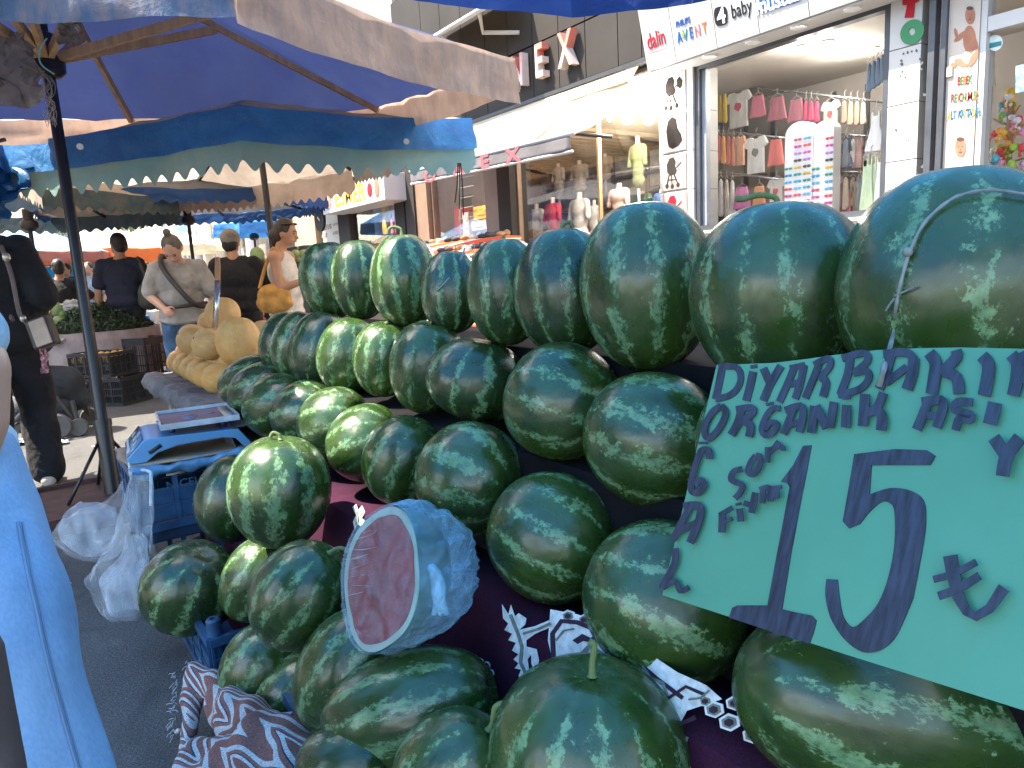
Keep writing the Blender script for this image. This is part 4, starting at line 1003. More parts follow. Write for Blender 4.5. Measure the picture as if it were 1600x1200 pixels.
# overhead umbrella, only its far rim in the picture
c0 = [(.7, 2.24), (1.36, 2.40), (1.98, 2.28), (2.30, 1.95), (2.75, 1.0), (2.5, -.6), (1.3, -1.5), (-.3, -1.4), (-1.8, -.6), (-2.8, 1.2), (-2.7, 3.4), (-1.3, 3.3), (-.75, 3.0), (-.33, 2.22), (-.2, 2.1), (-.1, 2.24)]  # unseen corners stretched and notched to steer sun patches onto the melons
umbrella('dark blue umbrella overhead whose rim crosses the top of the picture', c0, 2.33, (.55, .55, 2.95), [(2.05, -.9, 0), (1.9, -.8, 2.4)], mt_cloth('deep blue canopy', (.06, .25, .55), .6, (.04, .16, .42), (1, 1, 1), 3), [mt_cloth('deep blue valance', (.02, .05, .19), .25, (.015, .03, .12), (1, 1, 1), 4)], .175, strut=False, sag=.04, wob=.7)
# second umbrella, grey brown inside with blue and green bands
z2 = 2.17
c2 = [tuple(PZ(370, 166, z2))[:2], tuple(PZ(733, 187, z2))[:2], tuple(PZ(548, 262, 2.25)), tuple(PZ(297, 298, 2.28)), tuple(PZ(70, 285, 2.25)), tuple(PZ(2, 226, z2))[:2]]
pp = P(425, 375, 6.75); p2 = P(408, 245, 6.75)
u2 = umbrella('umbrella with bright blue band, faded green scallops and grey brown inside', c2, z2, (p2.x, p2.y, 3.0), [(pp.x+.02, pp.y+.05, 0), tuple(pp), tuple(p2)], TAN2,
              [GRN2, mt_cloth('grey scallops', (.25, .23, .21), .3, (.16, .15, .14), (1, 1, 1), 3), TAN2, TAN2, TAN2, GRN2], [.36, .17, .27, .27, .27, .36], .030, tuple(p2+V((0, 0, .03))), rib=STEEL, strut=True, sag=.05, scallop=(.16, .125),
              layer_edges=(0, 5), layers=((BLU2, .20, .03, (0, 0), .0),), wob=.8)
mb = MB()
for px, py in ((125, 229), (385, 213), (635, 221)):
    q = PZ(px, py, z2-.15); d = (CO-q).normalized(); R = d.to_track_quat('Z', 'Y').to_matrix()
    mb.lathe([(.006, 0), (.016, 0), (.018, .004), (.006, .004)], q+d*.09, 14, R)
mb.build('grommet', mt('grommet', (.6, .6, .6), .3, .1, metal=.6), u2)
# hanging strings at the right corner
mb = MB(); qa = PZ(716, 262, z2-.33)
for k in range(3): mb.tube(spline([qa+V((.01*k, 0, .03)), qa+V((.02*k-.01, .01, -.1)), qa+V((.03*k-.03, .02, -.22-.04*k))], 5), .005, 5)
mb.build('tie_string', STEEL, u2)

# far umbrellas down the street
def far_umb(label, px, d, ze, za, r, canopy, val, vl, n=8, rot=0, group='umbrellas further down the market street', rib=STEEL, sc=(0, 0), flat=1):
    c = P(px, 440, d); cs_ = [(c.x+r*cos(2*pi*i/n+rot), c.y+r*flat*sin(2*pi*i/n+rot)) for i in range(n)]
    return umbrella(label, cs_, ze, (c.x, c.y, za), [(c.x, c.y, 0), (c.x, c.y, ze-.1)], canopy, val, vl, .022, (c.x, c.y, ze-.2), rib=rib, strut=False, sag=.05, group=group, scallop=sc)
DK = mt_cloth('dark grey canopy', (.12, .12, .13), .2, (.04, .045, .06), (1, 1, 1), 3)
far_umb('dark grey umbrella behind the second one, above the woman in the grey shirt', 306, 9.2, 2.2, 2.65, 1.75, DK, [mt_cloth('dark blue scallops', (.03, .08, .22), .25, None)], .16, rot=.3, sc=(.2, .14))
far_umb('wide brown and teal umbrella at the left behind the black pole', 60, 7.8, 2.12, 2.65, 1.6, TAN2, [mt_cloth('teal scallops', (.05, .09, .11), .25, (.14, .12, .1))], .2, rot=.2, sc=(.2, .14))
far_umb('white and light blue umbrella with a brick red band far left', 45, 13.5, 1.88, 2.5, 1.55, mt_cloth('white blue canopy', (.34, .5, .72), .35, (.10, .28, .62), (1, 1, 1), 2.5, amt=.8), [mt_cloth('brick band', (.34, .12, .09), .3, None)], .17, rot=.1)
far_umb('bright blue umbrella behind the white and blue one', 90, 16.5, 1.72, 2.2, 2.0, mt_cloth('sky blue canopy', (.02, .25, .5), .45, None), [mt_cloth('sky blue valance', (.02, .28, .52), .45, None)], .3, rot=.3)
far_umb('white umbrella with orange band left of the grey shirted woman', 172, 15.0, 1.95, 2.55, 1.25, mt_cloth('cream canopy', (.72, .68, .56), .4, (.6, .5, .3), (1, 1, 1), 2), [mt_cloth('orange band', (.62, .16, .05), .4, None)], .26, rot=.0)
far_umb('cream umbrella with its thin pole, further back', 252, 19.0, 2.15, 2.75, 2.0, mt_cloth('cream canopy', ()), [mt_cloth('cream canopy', ())], .16, rot=.4)
far_umb('red and orange umbrella at the end of the street', 38, 24.0, 1.45, 2.0, 1.8, mt_cloth('red canopy', (.55, .08, .05), .4, (.6, .3, .1)), [mt_cloth('orange band', ())], .25, rot=.4)
far_umb('blue umbrella above the man with the cap', 405, 13.5, 2.2, 2.6, .75, BLU2, [BLU2], .2, rot=.2)
# bunched blue tarpaulin at the left edge
TP = mt_cloth('blue tarp', (.02, .15, .36), .25, (.01, .06, .2), (1, 1, 1), 3, rough=.45, spec=.5)
mb = MB()
mb.grid(22, 26, lambda i, j: P(-70+115*i-28*i*j+12*sin(j*6), 215+118*j+(28-22*j)*i+8*sin(i*9), 4.2+.5*sin(i*2.2))+V((noise.noise(V((i*6, j*6, 2))), noise.noise(V((i*6, j*6, 5))), noise.noise(V((i*6, j*6, 9)))))*.09)
o = tag(mb.build('tarpaulin', TP), 'bunched blue tarpaulin hanging at the left edge beside the pole', 'tarpaulin'); q = o.modifiers.new('s', 'SOLIDIFY'); q.thickness = .006
mb = MB(); a, b2 = P(-60, 300, 4.45), P(48, 262, 4.2)
mb.tube([P(-80, 250, 4.5), P(-10, 222, 4.3), P(8, 218, 4.3)], .012, 8); tag(mb.build('tarpaulin_bar', STEEL), 'thin bar the bunched blue tarpaulin hangs from', 'bar')
# ------------------------------------------------------------------ shop row on the right
XF = 5.5
F = lambda px, py, X=XF: PX(px, py, X)
RY, UZ = (0, -1, 0), (0, 0, 1)
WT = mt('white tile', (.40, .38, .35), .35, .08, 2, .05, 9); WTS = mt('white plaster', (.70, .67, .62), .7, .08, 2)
FRM = mt('dark frame', (.05, .055, .065), .4, .2, 6); ALU = mt('grey aluminium', (.33, .35, .38), .4, .1, 6, metal=.4); GLS = mt_glass('shop glass')
JNT = mt('joint', (.18, .17, .16), .9)
shop = thing('clothing_shop', 'white tiled baby clothing shop with a big display window', 'shop', (XF, 3, 0))
def bx(nm, lo, hi, m, p, bevel=0):
    lo, hi = V(lo), V(hi); mb = MB(); mb.box((lo+hi)/2, hi-lo); return mb.build(nm, m, p, False, bevel)
yL0, yL1 = F(1037, 200).y, F(1090, 200).y       # left pillar
yR0, yR1 = F(1393, 200).y, F(1441, 200).y       # right pillar
def pillar(ya, yb, zs, px, depth=.35, x0=XF-.06):
    bx('pillar_core', (x0+.004, yb+.004, 0), (x0+depth, ya-.004, 2.95), JNT, shop)
    mb = MB()
    for a, b_ in zip(zs[:-1], zs[1:]): mb.box((x0+depth/2-.002, (ya+yb)/2, (a+b_)/2), (depth+.006, ya-yb, b_-a-.007))
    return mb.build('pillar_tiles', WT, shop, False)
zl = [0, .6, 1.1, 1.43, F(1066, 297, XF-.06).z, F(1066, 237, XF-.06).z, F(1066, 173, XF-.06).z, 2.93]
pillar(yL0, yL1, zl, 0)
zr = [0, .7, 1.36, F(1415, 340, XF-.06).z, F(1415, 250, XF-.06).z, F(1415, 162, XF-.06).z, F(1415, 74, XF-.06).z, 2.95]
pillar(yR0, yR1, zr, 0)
bx('upper_wall', (XF-.02, -4, 2.96), (XF+.3, yL0+.1, 8.5), WTS, shop)
ZT, ZB = 2.92, F(1250, 348).z
bx('base_wall', (XF-.02, yR0+.002, 0), (XF+.2, yL1-.002, ZB-.03), WTS, shop)
bx('window_sill', (XF-.12, yR0+.004, ZB-.028), (XF+.4, yL1-.004, ZB), WT, shop, .004)
w = None
fr = thing('x', 'x', 'x')
bpy.data.objects.remove(fr)
def frame(ya, yb, za, zb, x, wd=.045, dp=.08, m=FRM):
    mb = MB(); mb.box((x, ya-wd/2, (za+zb)/2), (dp, wd, zb-za)); mb.box((x, yb+wd/2, (za+zb)/2), (dp, wd, zb-za))
    mb.box((x, (ya+yb)/2, zb-wd/2), (dp, ya-yb-2*wd, wd)); mb.box((x, (ya+yb)/2, za+wd/2), (dp, ya-yb-2*wd, wd)); return mb
win = frame(yL1-.003, yR0+.003, ZB+.002, ZT, XF+.0, .05).build('window', FRM, shop, False)
mb = MB(); mb.box((XF+.03, yL1-.075, (ZB+ZT)/2), (.06, .045, ZT-ZB-.1)); mb.build('frame', ALU, win, False)
mb = MB(); mb.box((XF+.012, (yL1+yR0)/2, (ZB+ZT)/2), (.006, yL1-yR0-.1, ZT-ZB-.1)); mb.build('pane', GLS, win, False)
# room behind
XB = 7.35; YA, YZ = yL0-.02, -3.5
WIN = mt('shop wall', (.30, .27, .24), .8, .08, 1.5); CEI = mt('shop ceiling', (.46, .43, .38), .8, .06, 1.5)
OB = [(5.8, 5.03), (7.45, 6.42)]
def slab(nm, pts, z0, z1, m_, p): mb = MB(); mb.prism([(x, y, z0) for x, y in pts], (0, 0, z1-z0)); return mb.build(nm, m_, p, False)
bx('back_wall', (XB, YZ, 1.0), (XB+.1, 6.33, 3.1), WIN, shop); slab('side_wall', [OB[0], OB[1], (OB[1][0], OB[1][1]+.1), (OB[0][0], OB[0][1]+.1)], 0, 3.1, WIN, shop); bx('end_wall', (XF+.3, YZ-.1, 0), (XB, YZ, 3.1), WIN, shop)
RP = [(XF+.2, YZ), (XB, YZ), (XB, 6.32), (5.8, 5.02), (XF+.2, YA)]
slab('shop_floor', RP, ZB-.15, ZB-.035, mt('shop floor', (.42, .33, .24), .35, .15, 3), shop)
slab('shop_ceiling', [(XF+.06, YZ)]+RP[1:4]+[(XF+.06, YA)], ZT+.005, ZT+.035, CEI, shop)
LAMP = mt('lamp glow', (1, .95, .85), .5, 0, emit=(1, .93, .8), es=14); RIM = mt('lamp rim', (.6, .6, .58), .3)
def spot(c, p, r=.06, nrm=(0, 0, -1), m=LAMP):
    c = V(c); mb = MB(); mb.lathe([(r, 0), (r*1.25, 0), (r*1.2, -.012), (r, -.010)], c, 20); o = mb.build('ceiling_lamp', RIM, p); mb = MB(); mb.lathe([(.0, -.001), (r*.98, -.001), (r*.98, -.006), (0, -.006)], c, 20); mb.build('glow', m, o)
def lamp(q, e):
    l = bpy.data.lights.new('downlight', 'POINT'); l.energy = e; l.color = (1, .95, .87); l.shadow_soft_size = .06
    o = bpy.data.objects.new('downlight', l); COL.objects.link(o); o.location = V(q)+V((0, 0, -.07))
for px, py in ((1258, 72), (1322, 83), (1290, 66), (1360, 76)): q = PZ(px, py, ZT); spot(q, shop); lamp(q, 2.8)
# slotted rails on the back wall
mb = MB()
for k in range(15): mb.box((XB-.012, 6.15-.36*k, 2.15), (.02, .05, 1.3))
mb.build('wall_rail', mt('slot rail', (.09, .09, .09), .5, .4, 40, stretch=(1, 1, 6)), shop, False)
# fascia sign leaning out
q0 = PX(1012, 112, 5.2); Yl = q0.y
fs_top = V((5.04, 0, 3.62)); fs_bot = V((5.2, 0, q0.z))
sg = thing('shop_sign', 'long white shop fascia with baby brand logos and downlights under it', 'sign', (5.2, 3, q0.z))
SGN = mt('sign face', (.40, .39, .375), .4, .05, 2)
ys = [Yl, PX(1057, 96, 5.2).y, PX(1121, 75, 5.2).y, PX(1187, 52, 5.2).y, PX(1265, 25, 5.2).y, PX(1368, 0, 5.2).y]
ys += [ys[-1]-.75, ys[-1]-1.5, ys[-1]-2.3, -1.5, -3]
for a, b_ in zip(ys[:-1], ys[1:]):
    mb = MB(); g_ = .004
    mb.prism([(fs_bot.x, a-g_, fs_bot.z), (fs_top.x, a-g_, fs_top.z), (XF-.025, a-g_, fs_top.z), (XF-.025, a-g_, fs_bot.z)], (0, b_-a+2*g_, 0)); mb.build('sign_panel', SGN, sg, False)
NS = V((fs_top.z-fs_bot.z, 0, fs_bot.x-fs_top.x)).normalized(); NS = -NS if NS.x > 0 else NS
UPS = (fs_top-fs_bot).normalized()
SPl = Plane(fs_bot, NS)
mb = MB(); mb.box((5.36, (ys[0]+ys[5])/2, q0.z-.008), (.27, ys[0]-ys[8], .012)); mb.build('soffit', SGN, sg, False)
AMB = mt('amber lamp', (.8, .5, .15), .5, 0, emit=(1, .62, .18), es=1.2)
for px, py in ((1108, 88), (1174, 65), (1245, 41), (1330, 13)):
    q = PZ(px, py, q0.z-.016); spot((max(5.3, min(5.42, q.x)), q.y, q0.z-.014), sg, .05, m=AMB)
# logos
cRed = mt('sign red', (.34, .010, .02), .7, .05, spec=.2); cBlu = mt('sign blue', (.010, .07, .26), .7, .05, spec=.2); cBlk = mt('sign black', (.01, .01, .012), .7, .05, spec=.2)
cTeal = mt('sign teal', (.008, .14, .17), .5, .05); cLime = mt('sign lime', (.2, .32, .015), .5, .05); cPnk = mt('sign pink', (.42, .11, .13), .5, .05); cOrg = mt('sign orange', (.42, .12, .012), .5, .05); cWht = mt('sign white', (.78, .78, .78), .5, .03)
def st(px, py, off=.004): return SPl.pt(px, py, off)
text('logo', 'dalin', st(1025, 62), RY, UPS, .19, cRed, sg, .002, .006, squeeze=.62)
mb = MB(); SPl.stroke(mb, [(1012, 81), (1042, 72)], 1.2, off=.004); mb.build('logo', mt('sign grey', (.4, .3, .3), .6), sg, False)
text('logo', 'PHILIPS', st(1067, 35), RY, UPS, .07, cBlu, sg, .002, .01, squeeze=.72)
for ch, px, py, m in (('A', 1062, 59, cBlu), ('V', 1071, 56, cTeal), ('E', 1080, 52, cBlu), ('N', 1090, 49, cPnk), ('T', 1101, 45, cOrg)):
    text('logo', ch, st(px, py), RY, UPS, .13, m, sg, .002, .014, squeeze=.62)
mb = MB(); SPl.poly(mb, [(1064, 54), (1070, 50), (1069, 58)], .0062, .001); mb.build('logo', cLime, sg, False)
rr = sp2([(1116, 22), (1118, 13), (1127, 10), (1135, 12), (1137, 25), (1136, 36), (1127, 40), (1119, 38), (1116, 22)], 4)[:-1]
mb = MB(); SPl.poly(mb, rr, .004, .002); mb.build('logo', cBlk, sg, False)
text('logo', '4', st(1127, 26, .008), RY, UPS, .17, cWht, sg, .001, .02)
text('logo', 'baby', st(1158, 14), RY, UPS, .155, cBlk, sg, .002, .0, squeeze=.68)
mb = MB(); SPl.poly(mb, [(1184, -20), (1186, 17), (1192, 20), (1250, 2), (1254, -40)], .004, .002); mb.build('logo', cBlu, sg, False)
mb = MB(); SPl.stroke(mb, [(1185, -10), (1187, 14), (1191, 17), (1250, -1)], 1.6, off=.0065); mb.build('logo', cWht, sg, False)
text('logo', 'mustela', st(1217, -1, .008), RY, UPS, .17, cWht, sg, .001, .02, squeeze=.8)

# posters on the left pillar (one on each tile)
PB = mt('poster board', (.30, .24, .215), .6, .06, 3); PD = mt('poster print dark', (.014, .010, .009), .8, .3, 30, spec=.1); PRd = mt('poster print red', (.22, .01, .025), .8, .1, spec=.1); PGr = mt('poster grey', (.03, .026, .024), .8, spec=.1)
def poster(z0, z1, label, kind, m):
    yc = (yL0+yL1)/2+.02; wd = (yL0-yL1)*.72; h = z1-z0-.03; x = XF-.07
    t = thing('stroller_poster', label, 'poster', (x, yc, z0), 'pram pictures on the left pillar')
    bx('board', (x-.004, yc-wd/2, z0+.015), (x+.003, yc+wd/2, z1-.015), PB, t)
    def q(u, v): return V((x-.0052, yc+wd/2-u*wd, z0+.015+v*h))
    mb = MB()
    def po(pts): mb.prism([q(*p) for p in pts], (-.001-.0001*len(mb.f) % .0007, 0, 0))
    def ci(u, v, r, k=14): po([(u+r*cos(2*pi*i/k), v+r*h/wd*0+r*sin(2*pi*i/k)*wd/h) for i in range(k)])
    if kind == 0:
        po([(.22, .52), (.2, .75), (.32, .92), (.5, .93), (.58, .8), (.55, .68), (.62, .55), (.58, .45), (.35, .42)])
        for a, b_, w_ in (((.3, .45), (.2, .15), .05), ((.5, .45), (.66, .14), .05), ((.6, .62), (.8, .75), .04), ((.25, .3), (.62, .28), .03), ((.38, .45), (.42, .12), .04)):
            dx, dy = b_[0]-a[0], b_[1]-a[1]; l = hypot(dx, dy); nx, ny = -dy/l*w_/2, dx/l*w_/2
            po([(a[0]+nx, a[1]+ny), (b_[0]+nx, b_[1]+ny), (b_[0]-nx, b_[1]-ny), (a[0]-nx, a[1]-ny)])
        for u, v in ((.2, .13), (.66, .12), (.42, .1)): ci(u, v, .075)
        po([(.68, .62), (.66, .8), (.78, .88), (.9, .75), (.88, .6), (.8, .55)]) if m is PD and z0 > 2.3 else None
    else:
        po([(.25, .3), (.2, .6), (.28, .85), (.45, .95), (.62, .86), (.68, .6), (.82, .42), (.86, .25), (.7, .12), (.45, .08), (.3, .15)])
    mb.build('print', m, t, False); return t
poster(zl[6], zl[7]-.02, 'pram poster with an extra seat, topmost on the left pillar', 0, PD)
poster(zl[5], zl[6], 'poster of a dark rounded car seat, second on the left pillar', 1, PD)
poster(zl[4], zl[5], 'poster of a grey pram with thin wheels, third on the left pillar', 0, PGr)
poster(zl[3], zl[4], 'poster of a red pram, lowest on the left pillar', 0, PRd)
# letters and damage on the right pillar
PR = Plane((XF-.06-.006, 0, 0), (-1, 0, 0))
ltr = thing('pillar_letters', 'red letter and green ring letter fixed on the right pillar', 'letters', (XF-.06, (yR0+yR1)/2, 2.7))
mb = MB(); PR.poly(mb, [(1411, -9), (1437, -9), (1437, 1), (1430, 5), (1428, 27), (1414, 28), (1418, 8), (1411, 8)], .002, .006); mb.build('letter', cRed, ltr, False)
mb = MB(); mb.k = 0
ro = [(1426+18.5*cos(t_*2*pi/36)+2.2*sin(t_*2*pi/36), 50-19.5*sin(t_*2*pi/36)-2*cos(t_*2*pi/36)) for t_ in range(36)]
ri = [(1425.5+5*cos(t_*2*pi/36), 49.5-6*sin(t_*2*pi/36)) for t_ in range(36)]
vs = [PR.pt(*p)+PR.n*.002 for p in ro]+[PR.pt(*p)+PR.n*.002 for p in ri]; vs += [v+PR.n*.006 for v in vs]
fs = []
for i in range(36):
    j = (i+1) % 36; fs += [(72+i, 72+j, 108+j, 108+i), (i, 36+i, 36+j, j), (i, j, 72+j, 72+i), (36+i, 108+i, 108+j, 36+j)]
mb.add(vs, fs); mb.build('letter', mt('sign green', (.01, .15, .045), .5, .05), ltr, False)
mb = MB(); rn = random.Random(11)
for (cx, cy, r) in ((1409, 100, 3), (1408, 95, 2.4), (1440, 98, 3.4), (1438, 92, 2.5), (1410, 112, 2.6), (1439, 108, 2.6), (1412, 84, 2.2), (1418, 82, 2.4), (1425, 80, 2.2), (1432, 79, 2.5), (1415, 121, 1.6), (1407, 119, 1.9), (1445, 148, 3), (1422, 153, 1.6), (1400, 203, 2.6), (1419, 219, 1.6), (1442, 260, 3.2), (1395, 319, 2.4), (1426, 321, 1.6)):
    PR.poly(mb, [(cx+r*rn.uniform(.5, 1.2)*cos(k*pi/4), cy+r*rn.uniform(.5, 1.2)*sin(k*pi/4)) for k in range(8)], .0008, .0005)
mb.build('glue_mark', mt('glue marks', (.08, .08, .085), .9), shop, False)

# doorway side: dark posts, beige strip, baby panel, glass door
yd = lambda px: F(px, 160).y
bx('door_post', (XF-.09, yd(1466), 0), (XF+.1, yd(1456), 2.94), FRM, shop); bx('door_strip', (XF-.02, yd(1475), 0), (XF+.1, yd(1466)-.002, 2.94), mt('beige strip', (.55, .46, .4), .6), shop); bx('door_post', (XF-.09, yd(1483), 0), (XF+.1, yd(1475)-.002, 2.94), FRM, shop)
bp = thing('baby_poster', 'tall cream poster panel with two smiling babies and coloured letters', 'poster', (XF-.06, yd(1508), 1.4))
bx('board', (XF-.06, yd(1531), 1.35), (XF-.03, yd(1483)-.002, 3.3), mt('poster cream', (.42, .36, .30), .5, .06, 3), bp)
BPp = Plane((XF-.0605, 0, 0), (-1, 0, 0))
SK = mt('printed skin', (.30, .125, .07), .8, .15, 14); SKd = mt('printed skin shade', (.12, .035, .02), .5, .15); HR = mt('printed hair', (.07, .03, .016), .6); CLW = mt('printed cloth', (.66, .62, .6), .6)
def pe(mb, cx, cy, rx, ry, off, rot=0, k=20): BPp.poly(mb, [(cx+rx*cos(2*pi*i/k)*cos(rot)-ry*sin(2*pi*i/k)*sin(rot), cy+rx*cos(2*pi*i/k)*sin(rot)+ry*sin(2*pi*i/k)*cos(rot)) for i in range(k)], off, .0006)
mb = MB()
pe(mb, 1516, 24, 7.5, 14, .0030); pe(mb, 1515, 62, 10, 22, .0012); pe(mb, 1502, 56, 4, 14, .0018, .9); pe(mb, 1494, 52, 2.6, 8, .0024, -.2); pe(mb, 1523, 66, 4, 16, .0024, -.3); pe(mb, 1503, 98, 12, 6, .0018, .25); pe(mb, 1521, 92, 5, 13, .003, .5); pe(mb, 1490, 102, 5, 4, .0024)
mb.build('printed_baby', SK, bp, False); mb = MB()
pe(mb, 1501, 230, 8.5, 15.5, .0030); pe(mb, 1492, 276, 4.5, 13, .0024, .35); pe(mb, 1508, 277, 4.5, 13, .0024, -.2); pe(mb, 1488, 288, 5, 3.5, .003); pe(mb, 1502, 287, 5, 3.5, .003); pe(mb, 1518, 268, 3, 8, .0012)
mb.build('printed_baby', SK, bp, False)
mb = MB(); pe(mb, 1511, 90, 7, 9, .0024); mb.build('printed_clothes', CLW, bp, False); mb = MB(); pe(mb, 1501, 262, 11, 17, .0018); mb.build('printed_clothes', CLW, bp, False)
mb = MB()
for cx, cy, s in ((1516, 24, 1), (1501, 230, 1.12)):
    mb = MB(); pe(mb, cx, cy-11*s, 5.5*s, 3*s, .0038); mb.build('printed_hair', HR, bp, False)
mb = MB()
for cx, cy, s in ((1516, 24, 1), (1501, 230, 1.12)):
    for dx in (-2.6, 2.6): pe(mb, cx+dx*s, cy-1*s, 1*s, .8*s, .0040, 0, 10)
    pe(mb, cx, cy+7*s, 2.4*s, 1.2*s, .0040, 0, 12); pe(mb, cx, cy+3*s, .8*s, 1*s, .0040, 0, 10)
mb.build('printed_face', SKd, bp, False)
pal = [cRed, mt('letter yellow', (.48, .28, .01), .5, .05), mt('letter green', (.01, .15, .045), .5, .05), cBlu, cOrg, cTeal]
def row(s, px0, px1, py, size, k0, slope=-.13):
    for i, ch in enumerate(s):
        if ch == ' ': continue
        px = px0+(px1-px0)*(i+.5)/len(s); text('letter', ch, BPp.pt(px, py+slope*(px-(px0+px1)/2), .002), RY, UZ, size*.9, pal[(i*2+k0) % 6], bp, .0012, .016, squeeze=.48)
row('BEBEK', 1496, 1518, 126, .085, 0); row('REYONUMUZ', 1486, 1527, 152, .085, 0); row('ALT KATTADIR', 1481, 1531, 178, .085, 1)
bx('switch_plate', (XF-.075, yd(1493), F(1488, 122).z), (XF-.061, yd(1484), F(1488, 107).z), mt('switch', (.6, .55, .45), .5), shop)
bx('door_frame', (XF-.05, yd(1541), 1.2), (XF+.08, yd(1531)-.002, 3.2), SGN, shop); bx('door_frame', (XF-.045, -.5, F(1570, 45).z), (XF+.075, yd(1541)-.002, F(1570, 22).z), SGN, shop)
dr = bx('shop_door', (XF+.01, -.5, 1.2), (XF+.018, yd(1541)-.004, 3.2), GLS, shop)
stk = thing('door_sticker', 'round pale blue sticker on the glass door', 'sticker', F(1555, 67)); SD = Plane((XF+.006, 0, 0), (-1, 0, 0))
mb = MB(); SD.poly(mb, [(1555+12*cos(2*pi*i/24), 67+12.5*sin(2*pi*i/24)-.1*12*cos(2*pi*i/24)) for i in range(24)], 0, .002); mb.build('disc', mt('sticker', (.55, .62, .62), .5), stk, False)
mb = MB(); SD.poly(mb, [(1545, 68), (1565, 64), (1565, 71), (1546, 76)], .0025, .001); mb.build('print', cTeal, stk, False)
mb = MB(); SD.poly(mb, [(1587, 103), (1620, 97), (1620, 140), (1587, 145)], 0, .002); fl = mb.build('flyer', mt('flyer', (.2, .35, .65), .5, .5, 30), None, False); tag(fl, 'colourful blue flyer taped inside the glass door', 'flyer')
bpy.data.objects.remove(bpy.data.objects['pillar_letters.001']) if 'pillar_letters.001' in bpy.data.objects else None

# ---- clothes
CM = {}
def cm(c, k=''):
    c = tuple(c); 
    if c not in CM:
        b = NB('garment cloth'); f = b.noise(11, 4, stretch=(1, 1, .35))
        b.set(Base_Color=b.ramp(f, [(.25, tuple(x*.75 for x in c)), (.7, tuple(min(1, x*1.15) for x in c))]), Roughness=.9); b.bump(f, .6, .02); CM[c] = b.m
    return CM[c]
TEE = [(-.5, .78), (-.36, 1), (-.14, 1), (-.08, .95), (.08, .95), (.14, 1), (.36, 1), (.5, .78), (.36, .7), (.32, .72), (.34, 0), (-.34, 0), (-.32, .72), (-.36, .7)]
DRS = [(-.2, .95), (-.14, 1), (-.1, .86), (.1, .86), (.14, 1), (.2, .95), (.22, .62), (.5, .03), (.2, 0), (-.2, .01), (-.5, .03), (-.22, .62)]
SKT = [(-.3, 1), (.3, 1), (.5, .02), (.18, -.02), (-.18, .02), (-.5, 0)]
EDG = [(-.3, .9), (0, 1), (.3, .9), (.5, .1), (.2, 0), (-.4, .04)]
HGR = mt('hanger', (.45, .43, .4), .4)
COUNT = {}
def garment(px, py0, wpx, hpx, X, c, shape, label, group, print_=None, th=.03):
    c0 = PX(px, py0, X); sc = (c0-CO).dot(FW)/FPX; w, h = wpx*sc*1.18, hpx*sc
    t = thing('hanging_garment', label, 'garment', (c0.x, c0.y, c0.z-h), group)
    mb = MB(); pts = [V((c0.x, c0.y-u*w, c0.z-h+v*h)) for u, v in shape]
    n = 8
    mb.prism(pts, (th, 0, 0)); o = mb.build('garment', cm(c), t, False, min(.012, th*.4))
    if print_:
        mb = MB(); R = Matrix(((0, 0, -1), (-1, 0, 0), (0, 1, 0)))
        mb.prism([V((c0.x-.004, c0.y-u*w*.14, c0.z-h*.42+v*h*.14)) for u, v in [(cos(2*pi*i/9), sin(2*pi*i/9)*(1 if i % 2 else .7)) for i in range(9)]], (.003, 0, 0)); mb.build('print', cm(print_), o, False)
    mb = MB(); mb.tube([(c0.x+th/2, c0.y+w*.3, c0.z+.0), (c0.x+th/2, c0.y, c0.z+.035), (c0.x+th/2, c0.y-w*.3, c0.z+.0)], .004, 5); mb.tube([(c0.x+th/2, c0.y, c0.z+.035), (c0.x+th/2, c0.y, c0.z+.075), (c0.x+th/2, c0.y-.015, c0.z+.085)], .003, 5); mb.build('hanger', HGR, t)
    return t
def rail(px0, py0, px1, py1, X, label):
    mb = MB(); a, b_ = PX(px0, py0, X), PX(px1, py1, X); mb.tube([a, b_], .011, 8)
    for q in (a.lerp(b_, .06), a.lerp(b_, .94)): mb.tube([q, V((XB-.02, q.y, q.z))], .009, 6)
    return tag(mb.build('clothes_rail', mt('chrome rail', (.4, .4, .4), .25, .1, metal=.7)), label, 'rail')
XU = 6.75
rail(1116, 130, 1372, 158, XU+.02, 'upper chrome clothes rail on the back wall'); rail(1112, 203, 1230, 216, XU-.18, 'middle chrome clothes rail at the left of the window'); rail(1112, 268, 1235, 282, XU-.32, 'lower chrome clothes rail at the left of the window')
PK, MV, HP, CRM, YL, WH, COR, PCH, ORG = (.62, .20, .26), (.42, .16, .20), (.55, .10, .18), (.58, .52, .44), (.72, .50, .08), (.72, .70, .66), (.66, .16, .14), (.68, .34, .22), (.70, .28, .14)
G1 = 'small clothes on the upper rail'
